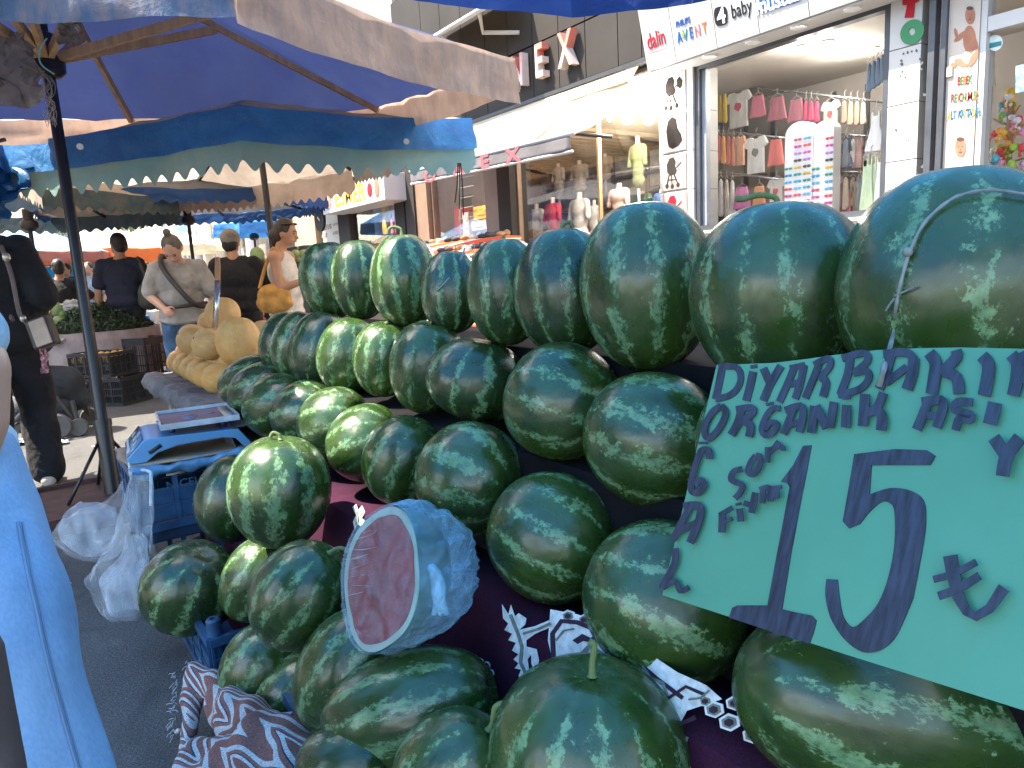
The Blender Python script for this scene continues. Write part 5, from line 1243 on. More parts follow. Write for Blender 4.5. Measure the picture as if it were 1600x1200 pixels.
for k, (px, y0, wp, hp, c, shp, lb, pr) in enumerate([(1117, 140, 7, 50, (.35, .5, .42), EDG, 'pale green garment seen edge on at the left end of the upper rail', None), (1124, 140, 8, 50, YL, EDG, 'yellow garment seen edge on, left part of the upper rail', None), (1131, 142, 8, 49, YL, EDG, 'bright yellow garment beside the white printed T-shirt', None),
        (1153, 143, 42, 54, WH, TEE, 'white T-shirt with a pink print on the upper rail', (.6, .1, .2)), (1183, 149, 27, 33, PK, SKT, 'small pink skirt right of the white printed T-shirt', None), (1213, 151, 30, 36, MV, SKT, 'mauve pink skirt in the middle of the upper rail', None), (1243, 155, 27, 34, MV, SKT, 'darker mauve skirt, second mauve one on the upper rail', None),
        (1258, 156, 8, 33, HP, EDG, 'hot pink garment edge on, left of its neighbour of the same colour', None), (1266, 156, 9, 33, HP, EDG, 'hot pink garment edge on, middle of three', None), (1275, 157, 10, 34, HP, EDG, 'hot pink garment edge on beside the cream top', None), (1297, 158, 28, 46, CRM, TEE, 'cream top right of the hot pink garments', (.5, .12, .12)),
        (1318, 156, 9, 36, (.35, .28, .2), EDG, 'dull brown garment edge on, right part of the upper rail', None), (1328, 157, 9, 38, (.5, .42, .3), EDG, 'dull beige garment edge on, right part of the upper rail', None), (1338, 157, 9, 38, (.4, .3, .22), EDG, 'dull tan garment edge on, right part of the upper rail', None), (1348, 158, 9, 36, (.55, .48, .38), EDG, 'pale beige garment at the right end of the upper rail', None)]):
    garment(px, y0, wp, hp, XU-.01*k % .03, c, shp, lb, G1, pr)
G2 = 'small clothes on the middle rail'
for k, (px, y0, wp, hp, c, shp, lb, pr) in enumerate([(1115, 209, 8, 42, (.66, .10, .16), EDG, 'crimson garment at the left end of the middle rail', None), (1122, 210, 8, 42, COR, EDG, 'coral garment second from the left on the middle rail', None), (1129, 211, 8, 44, (.75, .35, .12), EDG, 'orange red garment lit by the sun on the middle rail', None), (1137, 211, 8, 46, COR, EDG, 'coral garment fourth from the left on the middle rail', None), (1145, 212, 8, 46, (.72, .3, .2), EDG, 'salmon garment left of the peach one', None), (1156, 213, 16, 44, PCH, TEE, 'peach top left of the white blouse', None),
        (1180, 214, 38, 55, WH, TEE, 'white blouse with small dark print on the middle rail', (.2, .2, .2)), (1211, 218, 26, 40, COR, SKT, 'coral red shorts right of the white blouse', None)]): garment(px, y0, wp, hp, XU-.2-.01*(k % 3), c, shp, lb, G2, pr)
G3 = 'small clothes on the lower rail'
for k, (px, y0, wp, hp, c, shp, lb, pr) in enumerate([(1117, 277, 9, 56, WH, EDG, 'white garment at the left end of the lower rail', None), (1125, 278, 9, 60, WH, EDG, 'white garment second from the left on the lower rail', None), (1134, 279, 9, 62, CRM, EDG, 'cream garment third from the left on the lower rail', None), (1143, 280, 9, 60, WH, EDG, 'white garment fourth from the left on the lower rail', None), (1158, 292, 28, 34, (.66, .2, .42), SKT, 'bright pink skirt on the lower rail', None), (1185, 291, 22, 36, ORG, SKT, 'light orange skirt on the lower rail', None), (1212, 280, 28, 44, CRM, TEE, 'cream T-shirt with a red print on the lower rail', (.5, .08, .08))]):
    garment(px, y0, wp, hp, XU-.34-.01*(k % 3), c, shp, lb, G3, pr)
G4 = 'clothes at the right of the display window'
XV = 5.95
for k, px in enumerate((1357, 1364, 1371, 1378, 1385, 1392, 1399)): garment(px, 98-5*k, 9, 44, XV, (.12, .17, .24), EDG, 'slate blue jeans skirt, %s from the left in the top right row' % ORD[k+1], G4)
garment(1368, 172, 28, 62, XV, WH, DRS, 'white sleeveless dress with a ruffled hem', G4); garment(1388, 160, 20, 60, XV+.05, (.1, .1, .11), DRS, 'dark dress behind the white sleeveless one', G4)
for k, (px, c, lb) in enumerate([(1352, (.45, .55, .35), 'pale green dress, leftmost of the low right row'), (1359, (.5, .6, .4), 'pale green dress, second in the low right row'), (1366, (.5, .62, .42), 'pale green dress, third in the low right row'), (1374, (.72, .68, .62), 'white dress among the pastel ones in the low right row'), (1382, (.74, .5, .4), 'peach dress in the low right row'), (1389, (.72, .3, .24), 'coral dress, rightmost of the low right row')]):
    t = garment(px, 246-2*k, 15, 92, XV-.02*(k % 2), c, DRS, lb, G4)
for k, (px, py, wp, hp, c, lb) in enumerate([(1322, 212, 22, 26, (.08, .1, .13), 'folded dark jeans on the wall right of the glasses stand'), (1322, 240, 26, 22, (.15, .2, .3), 'blue folded trousers below the dark jeans'), (1345, 240, 26, 22, (.3, .18, .2), 'dusty rose folded garment on the wall'), (1303, 285, 18, 60, (.5, .2, .2), 'dusty red dress beside the glasses stand'), (1322, 300, 20, 34, (.5, .16, .22), 'pink child backpack hanging low on the wall'), (1340, 285, 16, 50, (.28, .25, .2), 'brown dress low on the back wall')]): garment(px, py, wp, hp, 7.1, c, TEE if k > 2 else SKT, lb, 'clothes at the back of the shop')
rail(1236, 206, 1385, 214, 7.12, 'dull clothes rail at the back right of the shop'); rail(1236, 266, 1385, 270, 7.12, 'lowest dull clothes rail at the back right of the shop')
DC = [((.34, .27, .2), 'brown'), ((.5, .44, .36), 'beige'), ((.28, .26, .28), 'grey'), ((.45, .3, .28), 'rose brown'), ((.5, .47, .44), 'off white'), ((.22, .26, .32), 'slate')]
for r_, (y0, hh_) in enumerate(((212, 38), (272, 44))):
    for k in range(13):
        c, nm = DC[(k*5+r_*2) % 6]; garment(1242+11.2*k, y0+.5*k, 10, hh_+(k*7 % 5)*2, 7.06+.02*(k % 3), c, EDG if k % 3 else TEE, '%s garment, %s from the left on the %s back right rail' % (nm, ORD[k+1], ('upper', 'lower')[r_]), 'dull clothes on the back right rails')
# glasses stands
GC_ = [(.5, .08, .3), (.06, .3, .5), (.05, .05, .05), (.6, .08, .08), (.03, .3, .2), (.4, .2, .5), (.1, .4, .6), (.6, .4, .05)]
for (x0, x1, y0, y1, lab) in ((1225, 1268, 190, 345, 'white rounded sunglasses stand, left one with wider panel'), (1269, 1300, 189, 345, 'white rounded sunglasses stand, right one standing edge to edge')):
    X = 6.15; a, b_ = PX(x0, y1, X), PX(x1, y1, X); zt_ = PX((x0+x1)/2, y0, X).z; w = a.y-b_.y; yc = (a.y+b_.y)/2; zb = ZB-.035
    t = thing('glasses_stand', lab, 'display stand', (X, yc, zb))
    pts = [V((X, yc+w/2, zb)), V((X, yc-w/2, zb))]+[V((X, yc-w/2*cos(pi*i/14), zt_-w*.42+w*.42*sin(pi*i/14))) for i in range(15)]
    mb = MB(); mb.prism(pts, (.12, 0, 0)); mb.build('panel', mt('stand white', (.74, .73, .72), .35, .04, 2), t, False, .004)
    gi = 0
    for col in range(3 if w > .22 else 2):
        for rw in range(13):
            nc = 3 if w > .22 else 2
            y = yc+w*(.33-.66*col/(nc-1)) if nc > 1 else yc; z = zt_-.16-rw*.062
            if (col == 0 and rw < 4) or z < zb+.05: continue
            mb = MB(); mb.ell((X-.012, y+.02, z), (.006, .019, .013), None, 10, 6); mb.ell((X-.012, y-.02, z), (.006, .019, .013), None, 10, 6); mb.tube([(X-.012, y+.04, z+.004), (X-.014, y, z+.006), (X-.012, y-.04, z+.004)], .003, 5)
            c = GC_[(rw*5+col*3+gi) % 8]; tag(mb.build('sunglasses', cm(c)), '%s sunglasses, column %s, %s pair from the top on the %s stand' % ({0: 'pink', 1: 'blue', 2: 'black', 3: 'red', 4: 'green', 5: 'violet', 6: 'light blue', 7: 'yellow'}[(rw*5+col*3+gi) % 8], ORD[col+1], ORD[rw+1], 'left' if x0 < 1260 else 'right'), 'sunglasses', 'sunglasses on the white stands')
# rattle tree in the doorway
XR = 6.1; tc_ = PX(1577, 240, XR)
t = thing('toy_tree', 'brown tree-shaped stand hung with bright plastic rattles behind the glass door', 'display stand', (tc_.x, tc_.y, ZB-.035))
mb = MB(); q = [PX(1578, 345, XR), PX(1576, 280, XR), PX(1577, 220, XR), PX(1580, 160, XR)]; mb.tube(spline(q, 4), .022, 8); mb.build('trunk', mt('tree brown', (.35, .2, .05), .7, .3, 20), t)
rn = random.Random(21); tc = [((.7, .25, .4), 'pink'), ((.75, .5, .04), 'yellow'), ((.65, .06, .06), 'red'), ((.1, .45, .55), 'turquoise'), ((.7, .3, .05), 'orange'), ((.3, .5, .05), 'green'), ((.6, .6, .62), 'white')]
for k in range(13):
    a = rn.uniform(0, 6.28); q0_ = PX(1577+rn.uniform(-2, 2), 170+k*12, XR); L_ = .09+.012*k
    mb = MB(); q1 = q0_+V((.5*L_*cos(a), L_*sin(a)*1.0, .06)); mb.tube([q0_, q0_.lerp(q1, .5)+V((0, 0, -.015)), q1], .007, 5); mb.build('branch', mt('tree brown', ()), t)
for k in range(64):
    py = rn.uniform(150, 300); sp = 10+(py-150)*.22; px = 1577+rn.uniform(-sp, sp); c, nm = tc[k % 7]
    q = PX(px, py, XR+rn.uniform(-.14, .1)); mb = MB(); r = rn.uniform(.016, .03); mb.ell(q, (r, r, r*rn.uniform(.8, 1.3)), None, 10, 7); mb.tube([q, q+V((0, rn.uniform(-.04, .04), -.05))], .006, 6); mb.ell(q+V((0, rn.uniform(-.03, .03), -.055)), (.012, .012, .012), None, 8, 6)
    tag(mb.build('rattle', cm(c)), nm+' plastic rattle hanging on the toy tree behind the door', 'rattle', nm+' rattles on the toy tree')
mb = MB(); mb.ell(PX(1578, 150, XR), (.035, .035, .055), None, 14, 10); mb.tube([PX(1578, 160, XR), PX(1578, 172, XR)], .012, 6); tag(mb.build('balloon', cm((.75, .45, .04))), 'yellow balloon-like toy at the top of the toy tree', 'toy')
garment(1547, 85, 16, 48, 6.0, (.6, .57, .5), DRS, 'cream knitted dress hanging behind the round door sticker', 'clothes by the glass door')
# ------------------------------------------------------------------ dark menswear shop with cream awning
BRN = mt('brown cladding', (.20, .13, .085), .5, .15, 3); CHR = mt('charcoal cladding', (.036, .032, .029), .75, .15, 1.2, spec=.15); WIN2 = mt('warm shop wall', (.30, .21, .13), .8, .2, 2, .3, 14); WIN2b = mt('light stone shop wall', (.38, .34, .29), .85, .3, 6, .4, 20)  # charcoal set darker to stand in for shade over the fascia
ms = thing('menswear_shop', 'dark clad menswear shop under a cream awning', 'shop', (XF, 8, 0))
YN0, YN1 = yL0+.01, 10.45
zf = 3.12
# fascia boards
jp = [1040, 1003, 966, 915, 873, 832, 793, 758, 722, 690, 660]
yj = [PX(px, 90, 5.42).y for px in jp]; yj = [YN0-.2]+[y for y in yj if y > YN0]+[YN1]
mb = MB()
for a, b_ in zip(yj[:-1], yj[1:]):
    mb.box((5.47, (a+b_)/2, zf+.30), (.1, b_-a-.012, .56)); mb.box((5.475, (a+b_)/2, zf+1.35), (.1, b_-a-.012, 1.5))
mb.box((5.55, (YN0+YN1)/2, zf+1.1), (.06, YN1-YN0, 2.1)); mb.build('fascia', CHR, ms, False)
bx('fascia_edge', (5.36, YN0-.2, zf-.05), (5.56, YN1, zf-.005), mt('dark trim', (.03, .028, .028), .5), ms)
bx('upper_wall', (5.5, YN0, 5.3), (5.8, YN1, 14), mt('beige plaster', (.42, .37, .30), .85, .12, 2), ms)
LP = Plane((5.41, 0, 0), (-1, 0, 0))
lt = thing('shop_letters', 'three raised metal letters with red tops on the dark fascia', 'letters', LP.pt(850, 100))
LM = mt('letter metal', (.50, .40, .36), .4, .15, 5); LMr = mt('letter red top', (.55, .16, .12), .4, .1)
for ch, px, py, sz in (('N', 819, 115, .50), ('E', 853, 99, .50), ('X', 894, 81, .50)):
    q = LP.pt(px, py); o = text('letter', ch, q+V((-.06, 0, 0)), RY, UZ, sz, LM, lt, .05, .02, squeeze=.62)
    o.data.materials.append(LMr)
    for p in o.data.polygons:
        if p.center.z > q.z+.075: p.material_index = 1
# awning
aw = thing('awning', 'sunlit cream awning folding out above the menswear shop window', 'awning', (5.0, 7, 2.3))
AWM = mt_cloth('cream awning', (.50, .44, .33), .30, (.5, .44, .32), (1, 3, 1), 2, amt=.25, bump=.2)
ya0, ya1 = 5.22, 8.55
def awf(i, j):
    y = ya0+(ya1-ya0)*i; x = 5.38-.83*j; z = 3.06-.68*j-.13*sin(pi*j)*(1+.25*sin(i*26))-.012*sin(i*40)*sin(pi*j)
    return V((x, y, z+.02*i))
mb = MB(); mb.grid(50, 18, awf); o = mb.build('fabric', AWM, aw); q = o.modifiers.new('s', 'SOLIDIFY'); q.thickness = .004
AWV = mt_cloth('grey awning valance', (.15, .14, .145), .2, (.10, .095, .10), (1, 1, 1), 6, amt=.4)
mb = MB(); mb.grid(40, 4, lambda i, j: V((4.545-.008*sin(i*30)*j, ya0+.1+(ya1-ya0-.1)*i, 2.385+.02*i+.07*i-.155*j))); o = mb.build('valance', AWV, aw); q = o.modifiers.new('s', 'SOLIDIFY'); q.thickness = .003
mb = MB(); mb.tube([(4.55, ya0+.05, 2.385), (4.55, ya1, 2.475)], .022, 10); mb.build('front_bar', SGN, aw); mb = MB(); mb.tube([(4.55, ya0+.08, 2.225), (4.55, ya1, 2.315)], .016, 8); mb.build('lower_bar', SGN, aw)
for y in (5.6, 7.9): mb = MB(); mb.tube([(4.56, y, 2.38), (5.0, y+.4, 2.55), (5.36, y, 2.45)], .02, 8); mb.build('folding_arm', STEEL, aw)
mb = MB()
for i0, i1, r_ in ((.27, .36, .013), (.52, .60, .006), (.70, .77, .006), (.86, .9, .005)): mb.tube([awf(i0+(i1-i0)*k/10, .25+.7*k/10)+V((-.004, 0, .004)) for k in range(11)], [r_*sin(pi*(k+.4)/11) for k in range(11)], 6)
mb.build('seam_slit', mt('seam dark', (.16, .12, .05), .9), aw)
VPn = Plane((4.535, 0, 0), (-1, 0, 0))
for ch, px, py in (('N', 716, 264), ('E', 757, 254), ('X', 801, 244)): text('letter', ch, VPn.pt(px, py), RY, (0, .02, 1), .2, mt('pink print', (.38, .06, .075), .8), aw, .002, .03, squeeze=1.75)
text('letter', 'O', VPn.pt(672, 276), RY, (0, .02, 1), .2, mt('pink print', ()), aw, .002, .03, squeeze=1.75)
ba = thing('folded_awning', 'beige folded shop awning with metal arms above the dark fascia', 'awning', PX(700, 15, 4.9))
q0_, q1_ = PX(768, 18, 4.9), PX(640, 8, 4.9)
mb = MB(); mb.grid(14, 6, lambda i, j: V((5.4-.55*j, q0_.y+(q1_.y-q0_.y)*i, q0_.z+.36-.30*j+.02*sin(i*20)*j))); o = mb.build('fabric', mt_cloth('beige awning', (.55, .47, .36), .4, None), ba); q = o.modifiers.new('s', 'SOLIDIFY'); q.thickness = .01
mb = MB(); mb.tube([(4.84, q0_.y, q0_.z+.05), (4.84, q1_.y, q0_.z+.05)], .03, 8); mb.build('front_bar', SGN, ba)
for f_ in (.1, .55): y_ = q0_.y+(q1_.y-q0_.y)*f_; mb = MB(); mb.tube([(4.86, y_, q0_.z+.04), (5.1, y_+.3, q0_.z-.06), (5.42, y_, q0_.z-.1)], .025, 8); mb.build('folding_arm', SGN, ba)
# room, piers, windows
xb = 8.2
MP = [(5.62, 5.14), (5.8, 5.14), (7.45, 6.53), (xb, 6.9), (xb, YN1), (5.62, YN1)]
bx('back_wall', (xb, 6.9, 0), (xb+.1, YN1, 3.2), WIN2b, ms); slab('room_floor', MP, .2, .9, mt('shop floor', ()), ms); slab('side_wall', [(5.82, 5.16), (xb, 6.98), (xb, 7.06), (5.8, 5.2)], .9, 3.1, WIN2, ms)
slab('shop_ceiling', MP, 2.82, 2.86, mt('slat ceiling', (.26, .17, .10), .7, .2, 2), ms); bx('far_wall', (5.6, YN1, 0), (xb, YN1+.08, 3.2), WIN2, ms)
mb = MB()
for k in range(19): mb.beam((5.62, YN0+1.8+.2*k, 2.80), (xb, YN0+1.9+.2*k, 2.80), .035, .05)
mb.build('ceiling_slat', mt('slat wood', (.30, .19, .11), .6, .25, 5), ms, False)
for px, py in ((1000, 142), (985, 160), (948, 172), (1018, 162), (1012, 175), (979, 174)):
    q = PZ(px, py, 2.77); spot((q.x, q.y, 2.775), ms, .075); lamp((q.x, q.y, 2.76), 11)
yp = lambda px: PX(px, 320, 5.45).y
for a, b_, m_ in ((763, 786, BRN), (786, 806, CHR), (654, 672, BRN), (640, 654, CHR)): bx('pier', (5.40 if m_ is BRN else 5.37, yp(b_)+.001, 0), (5.7, yp(a)-.001, zf-.06), m_, ms)
bx('stall_riser', (5.45, YN0+.12, 0), (5.6, YN1-.1, 1.18), CHR, ms)
for a, b_ in ((806, 1034), (673, 762)):
    w_ = frame(yp(a)-.004, yp(b_)+.004, 1.19, zf-.07, 5.5, .03, .06, BRN).build('window', BRN, ms, False); mb = MB(); mb.box((5.5, (yp(a)+yp(b_))/2, 2.1), (.006, yp(a)-yp(b_)-.08, 1.78)); mb.build('pane', GLS, w_, False)
    if a == 806: mb = MB(); mb.box((5.5, yp(933), 2.1), (.04, .03, 1.8)); mb.build('mullion', mt('gold mullion', (.35, .24, .12), .4), w_, False)
# dressed torsos
MQ = mt('mannequin pale', (.55, .47, .40), .5, .06)
def torso(px, pt, pb, X, wpx, c, label, c2=None, sleeves=True):
    a = PX(px, pt, X); sc = (a-CO).dot(FW)/FPX; h = (pb-pt)*sc; w = wpx*sc
    if h < .2: h = .2
    t = thing('dressed_mannequin', label, 'mannequin', (a.x, a.y, a.z-h), 'mannequins in the menswear window')
    z = lambda v: a.z-h*v
    ps = [('e', (a.x, a.y, z(.36)), (w*.26, w*.42, h*.24)), ('e', (a.x, a.y, z(.62)), (w*.22, w*.36, h*.26)), ('c', (a.x, a.y-w*.34, z(.22)), (a.x, a.y+w*.34, z(.22)), w*.13, w*.13), ('e', (a.x, a.y, z(.86)), (w*.23, w*.38, h*.14))]
    if sleeves:
        for s in (-1, 1): ps.append(('c', (a.x, a.y+s*w*.40, z(.24)), (a.x-.02, a.y+s*w*.52, z(.55)), w*.13, w*.11))
    mobj('shirt', blob(ps, max(.012, w/26), 2), cm(c), t)
    mb = MB(); mb.lathe([(w*.12, 0), (w*.1, h*.1), (w*.11, h*.17), (.001, h*.18)], (a.x, a.y, z(.18)), 14); mb.build('neck', MQ, t)
    if c2: mobj('trousers', blob([('c', (a.x, a.y+s*w*.17, z(.95)), (a.x, a.y+s*w*.2, z(1.6)), w*.19, w*.16) for s in (-1, 1)], max(.012, w/24), 2), cm(c2), t)
    else: mb = MB(); mb.tube([(a.x, a.y, z(.9)), (a.x, a.y, max(.9, z(1.8)))], .02, 8); mb.build('stand', ALU, t)
torso(996, 212, 292, 6.3, 34, (.11, .12, .045), 'mannequin in an olive green jacket high in the window')
torso(967, 286, 345, 6.0, 40, (.46, .30, .22), 'mannequin in a tan polo shirt, white below', (.6, .56, .5))
torso(1003, 298, 340, 6.6, 38, (.10, .17, .11), 'mannequin in a dark green shirt and blue jeans', (.05, .16, .26))
torso(1033, 296, 330, 6.6, 26, (.06, .12, .3), 'mannequin in a blue shirt at the window edge')
torso(905, 300, 372, 6.1, 42, (.50, .46, .40), 'mannequin in a white shirt by the window bar')
torso(928, 312, 372, 6.5, 30, (.6, .57, .52), 'white shirt mannequin behind the window bar')
torso(863, 308, 372, 6.2, 36, (.60, .05, .08), 'mannequin in a red T-shirt with pale trousers', (.45, .5, .5))
torso(838, 318, 372, 6.4, 32, (.44, .41, .36), 'mannequin in a grey beige sweater left of the red one')
torso(905, 250, 298, 7.6, 34, (.4, .34, .28), 'cream shirt hung high at the back of the menswear shop')
torso(872, 255, 300, 7.4, 26, (.42, .36, .3), 'pale shirt hung high left at the back of the menswear shop')
torso(945, 240, 280, 7.6, 30, (.30, .22, .14), 'brown shirt hung high right at the back of the menswear shop')
mb = MB(); 
for k in range(7): mb.box((8.15, YN0+.5+.75*k, 1.7), (.06, .04, 2.2))
for k in range(4): mb.box((8.1, 8, 1.25+.4*k), (.16, 4.6, .03))
tag(mb.build('wall_shelving', mt('shelf dark', (.12, .085, .06), .6)), 'dark wall shelving at the back of the menswear shop', 'shelving')
rn = random.Random(4)
for k in range(14):
    q = V((8.05, 5.9+.32*k, 1.27+.4*(k % 3))); mb = MB()
    for s in range(3): mb.box(q+V((0, 0, .03+.055*s)), (.16, .22, .05))
    c, nm = [((.45, .4, .34), 'beige'), ((.08, .1, .15), 'navy'), ((.3, .07, .06), 'wine red'), ((.2, .22, .16), 'olive')][k % 4]
    tag(mb.build('folded_stack', cm(c), None, False, .01), '%s folded stack on the %s wall shelf, %s from the awning end' % (nm, ['lowest', 'middle', 'upper'][k % 3], ORD[k//3+1]), 'clothes', 'folded clothes on the wall shelving')
# shoe display in the left window
t = thing('shoe_display', 'stepped shoe display covered in orange and white striped cloth', 'display', PX(735, 385, 5.2))
b = NB('striped cloth'); sx = b.n('ShaderNodeSeparateXYZ'); b.l(b.tc.outputs['Object'], sx.inputs[0]); v = b.math('PINGPONG', b.math('MULTIPLY', b.math('ADD', sx.outputs[2], b.math('MULTIPLY', sx.outputs[1], .06)), 7), .5)
b.set(Base_Color=b.ramp(v, [(0, (.62, .08, .02)), (.2, (.7, .62, .5)), (.3, (.66, .2, .03)), (.42, (.5, .04, .03))], 'CONSTANT'), Roughness=.9); STR = b.m
for k, (za, x) in enumerate(((1.28, 4.75), (1.42, 5.0), (1.56, 5.25))):
    mb = MB(); mb.box((x, 8.5, za/2), (.25, 2.4, za)); mb.build('step', STR, t, False, .01)
SH = [(.03, .03, .035), (.5, .48, .45), (.25, .14, .07), (.06, .05, .05)]
for k in range(30):
    st_, i = k % 3, k//3; q = V(((4.75, 5.0, 5.25)[st_], 7.5+.22*i, (1.28, 1.42, 1.56)[st_]))
    mb = MB(); mb.ell(q+V((-.04, 0, .035)), (.07, .042, .035), None, 10, 7); mb.ell(q+V((.05, 0, .045)), (.05, .038, .045), None, 10, 7); mb.box(q+V((0, 0, .006)), (.22, .07, .012))
    tag(mb.build('shoe', cm(SH[k*7 % 4])), '%s shoe on the %s step of the striped display, %s from its near end' % (['black', 'white', 'brown', 'charcoal'][k*7 % 4], ['front', 'middle', 'rear'][st_], ORD[i+1]), 'shoe', 'shoes on the striped display')
for k, (px, py, w, h, c, lb) in enumerate([(752, 332, 26, 16, (.75, .36, .03), 'orange yellow shoe box high in the window'), (715, 345, 13, 40, (.65, .08, .06), 'tall red and white box beside the window post'), (728, 350, 12, 34, (.62, .5, .45), 'pale box between the red box and the orange one'), (748, 352, 24, 12, (.5, .42, .36), 'flat beige box under the orange yellow one')]):
    a, b2 = PX(px-w/2, py-h/2, 5.8), PX(px+w/2, py+h/2, 5.8); mb = MB(); mb.box(((a+b2)/2+V((.1, 0, 0))), (.2, abs(a.y-b2.y), abs(a.z-b2.z))); mb.box(V(((a.x+b2.x)/2-.004, (a.y+b2.y)/2, (a.z+b2.z)/2)), (.01, abs(a.y-b2.y)*.5, abs(a.z-b2.z)*.4)); tag(mb.build('shoe_box', cm(c), None, False, .004), lb, 'box', 'boxes in the shoe window')
mb = MB(); mb.tube([PX(717, 250, 5.7), PX(720, 385, 5.7)], .012, 6); [mb.tube([PX(718, 262+16*k, 5.7), PX(740, 258+16*k, 5.7)], .006, 5) for k in range(7)]; tag(mb.build('display_rack', SGN), 'thin white display rack in the shoe window', 'rack')

# ------------------------------------------------------------------ dress shop and the rest of the row
ds = thing('dress_shop', 'grey clad dress shop with a white projecting sign, beyond the awning', 'shop', (XF, 13, 0))
yq = lambda px: PX(px, 330, 5.5).y
YD0, YD1 = YN1+.09, 17.0
bx('back_wall', (7.4, YD0, 0), (7.5, YD1, 3.4), mt('pale shop wall', (.62, .54, .48), .8, .15, 2), ds); bx('upper_wall', (5.5, YD0, 2.95), (5.8, YD1, 14), mt('beige plaster', ()), ds); bx('shop_ceiling', (5.8, YD0, 2.9), (7.4, YD1, 2.94), CEI, ds)
bx('base_wall', (5.45, YD0, 0), (5.7, YD1, 1.0), CHR, ds)
for a, b_, m_ in ((534, 552, CHR), (463, 497, mt('tan pier', (.45, .30, .17), .6, .1)), (625, 640, CHR)): bx('pier', (5.4, yq(b_), 0), (5.9, yq(a), 2.95), m_, ds)
mb = MB(); mb.box((5.48, (yq(552)+yq(625))/2, 1.95), (.006, yq(552)-yq(625)-.02, 1.85)); mb.build('pane', GLS, ds, False)
es = thing('projecting_sign', 'white sign board with yellow letters and fruit pictures over the dress shop', 'sign', PX(553, 310, 5.0))
XE = 5.0; e0, e1 = PX(505, 335, XE), PX(601, 303, XE)
eh = .42; ez = (e0.z+e1.z)/2-.05
bx('board', (XE, e1.y, ez), (XE+.5, e0.y, ez+eh), SGN, es, .01)
EP = Plane((XE-.001, 0, 0), (-1, 0, 0)); yel = mt('letter yellow', ()); ec = lambda f: V((XE-.004, e0.y+(e1.y-e0.y)*f, ez+eh*.5))
text('letters', 'ESMER', ec(.48), RY, UZ, .40, yel, es, .003, .02, squeeze=.85*(e0.y-e1.y)*.55/1.25/.85)
mb = MB(); mb.ell(ec(.80), (.008, .09, .11), None, 14, 10); mb.build('fruit_picture', cRed, es); mb = MB(); mb.ell(ec(.9), (.008, .09, .15), None, 12, 8); mb.build('figure_picture', mt('printed skin', ()), es); mb = MB(); mb.ell(ec(.12), (.008, .12, .15), None, 12, 8); mb.build('figure_picture', mt('print brown', (.5, .25, .18), .6, .5, 12), es)
for k, (px, w, y0, y1, c, lb) in enumerate([(560, 10, 320, 372, (.55, .40, .08), 'mustard dress, leftmost in the dress shop window'), (576, 12, 318, 372, (.25, .36, .55), 'light blue denim dress in the dress shop window'), (583, 9, 320, 368, (.3, .42, .6), 'pale blue dress behind the denim one'), (597, 13, 313, 366, (.62, .44, .08), 'yellow dress beside the pink one'), (617, 15, 308, 380, (.66, .22, .28), 'bright pink patterned dress, rightmost in the dress shop window'), (610, 11, 330, 385, (.6, .25, .28), 'dusty pink dress low beside the bright pink one'), (552, 8, 322, 366, (.6, .35, .42), 'lilac pink dress by the dark pier')]):
    garment(px, y0, w*1.25, y1-y0, 5.9, c, DRS, lb, 'dresses hung in the dress shop window', th=.10)
mb = MB(); mb.box((5.52, (yq(500)+yq(532))/2, 1.75), (.03, yq(500)-yq(532)-.02, 1.7)); pb_ = mb.build('window_poster', SGN, None, False); tag(pb_, 'white window poster with small colourful product pictures', 'poster')
PQ = Plane((5.504, 0, 0), (-1, 0, 0)); mb = MB()
for x, y, w, h in ((503, 352, 9, 9), (512, 351, 6, 8), (520, 362, 9, 5), (503, 366, 8, 6), (521, 349, 8, 4)): PQ.poly(mb, [(x, y), (x+w, y-2), (x+w, y+h-2), (x, y+h)], .002, .001)
mb.build('picture', mt('tiny pictures', (.3, .25, .2), .6, 1.2, 25), pb_, False)
rs = thing('round_sign', 'round dark sign with a white mark below the white sign board', 'sign', PX(502, 342, 5.2)); c_ = PX(502, 342, 5.2); mb = MB(); mb.lathe([(0, 0), (.24, 0), (.24, .05), (0, .05)], c_, 24, Matrix.Rotation(-pi/2, 3, 'Y')); mb.build('disc', CHR, rs); mb = MB(); mb.box(c_+V((-.055, 0, 0)), (.006, .12, .03), Matrix.Rotation(.6, 3, 'X')); mb.build('mark', SGN, rs)
sa = thing('striped_awning', 'small pale striped shop awning further down the row', 'awning', PX(475, 315, 4.8)); b = NB('awning stripes'); sx = b.n('ShaderNodeSeparateXYZ'); b.l(b.tc.outputs['Object'], sx.inputs[0]); v = b.math('PINGPONG', b.math('MULTIPLY', sx.outputs[1], 2.2), .5)
b.set(Base_Color=b.ramp(v, [(0, (.74, .70, .60)), (.3, (.42, .33, .22))], 'CONSTANT'), Roughness=.9)
a0, a1 = PX(501, 298, 4.9).y, PX(452, 325, 4.9).y; mb = MB(); mb.grid(10, 6, lambda i, j: V((5.45-.6*j, a0+(a1-a0)*i, 3.0-.34*j))); mb.build('fabric', b.m, sa); mb = MB(); mb.grid(10, 3, lambda i, j: V((4.85, a0+(a1-a0)*i, 2.66-.16*j))); mb.build('valance', b.m, sa)
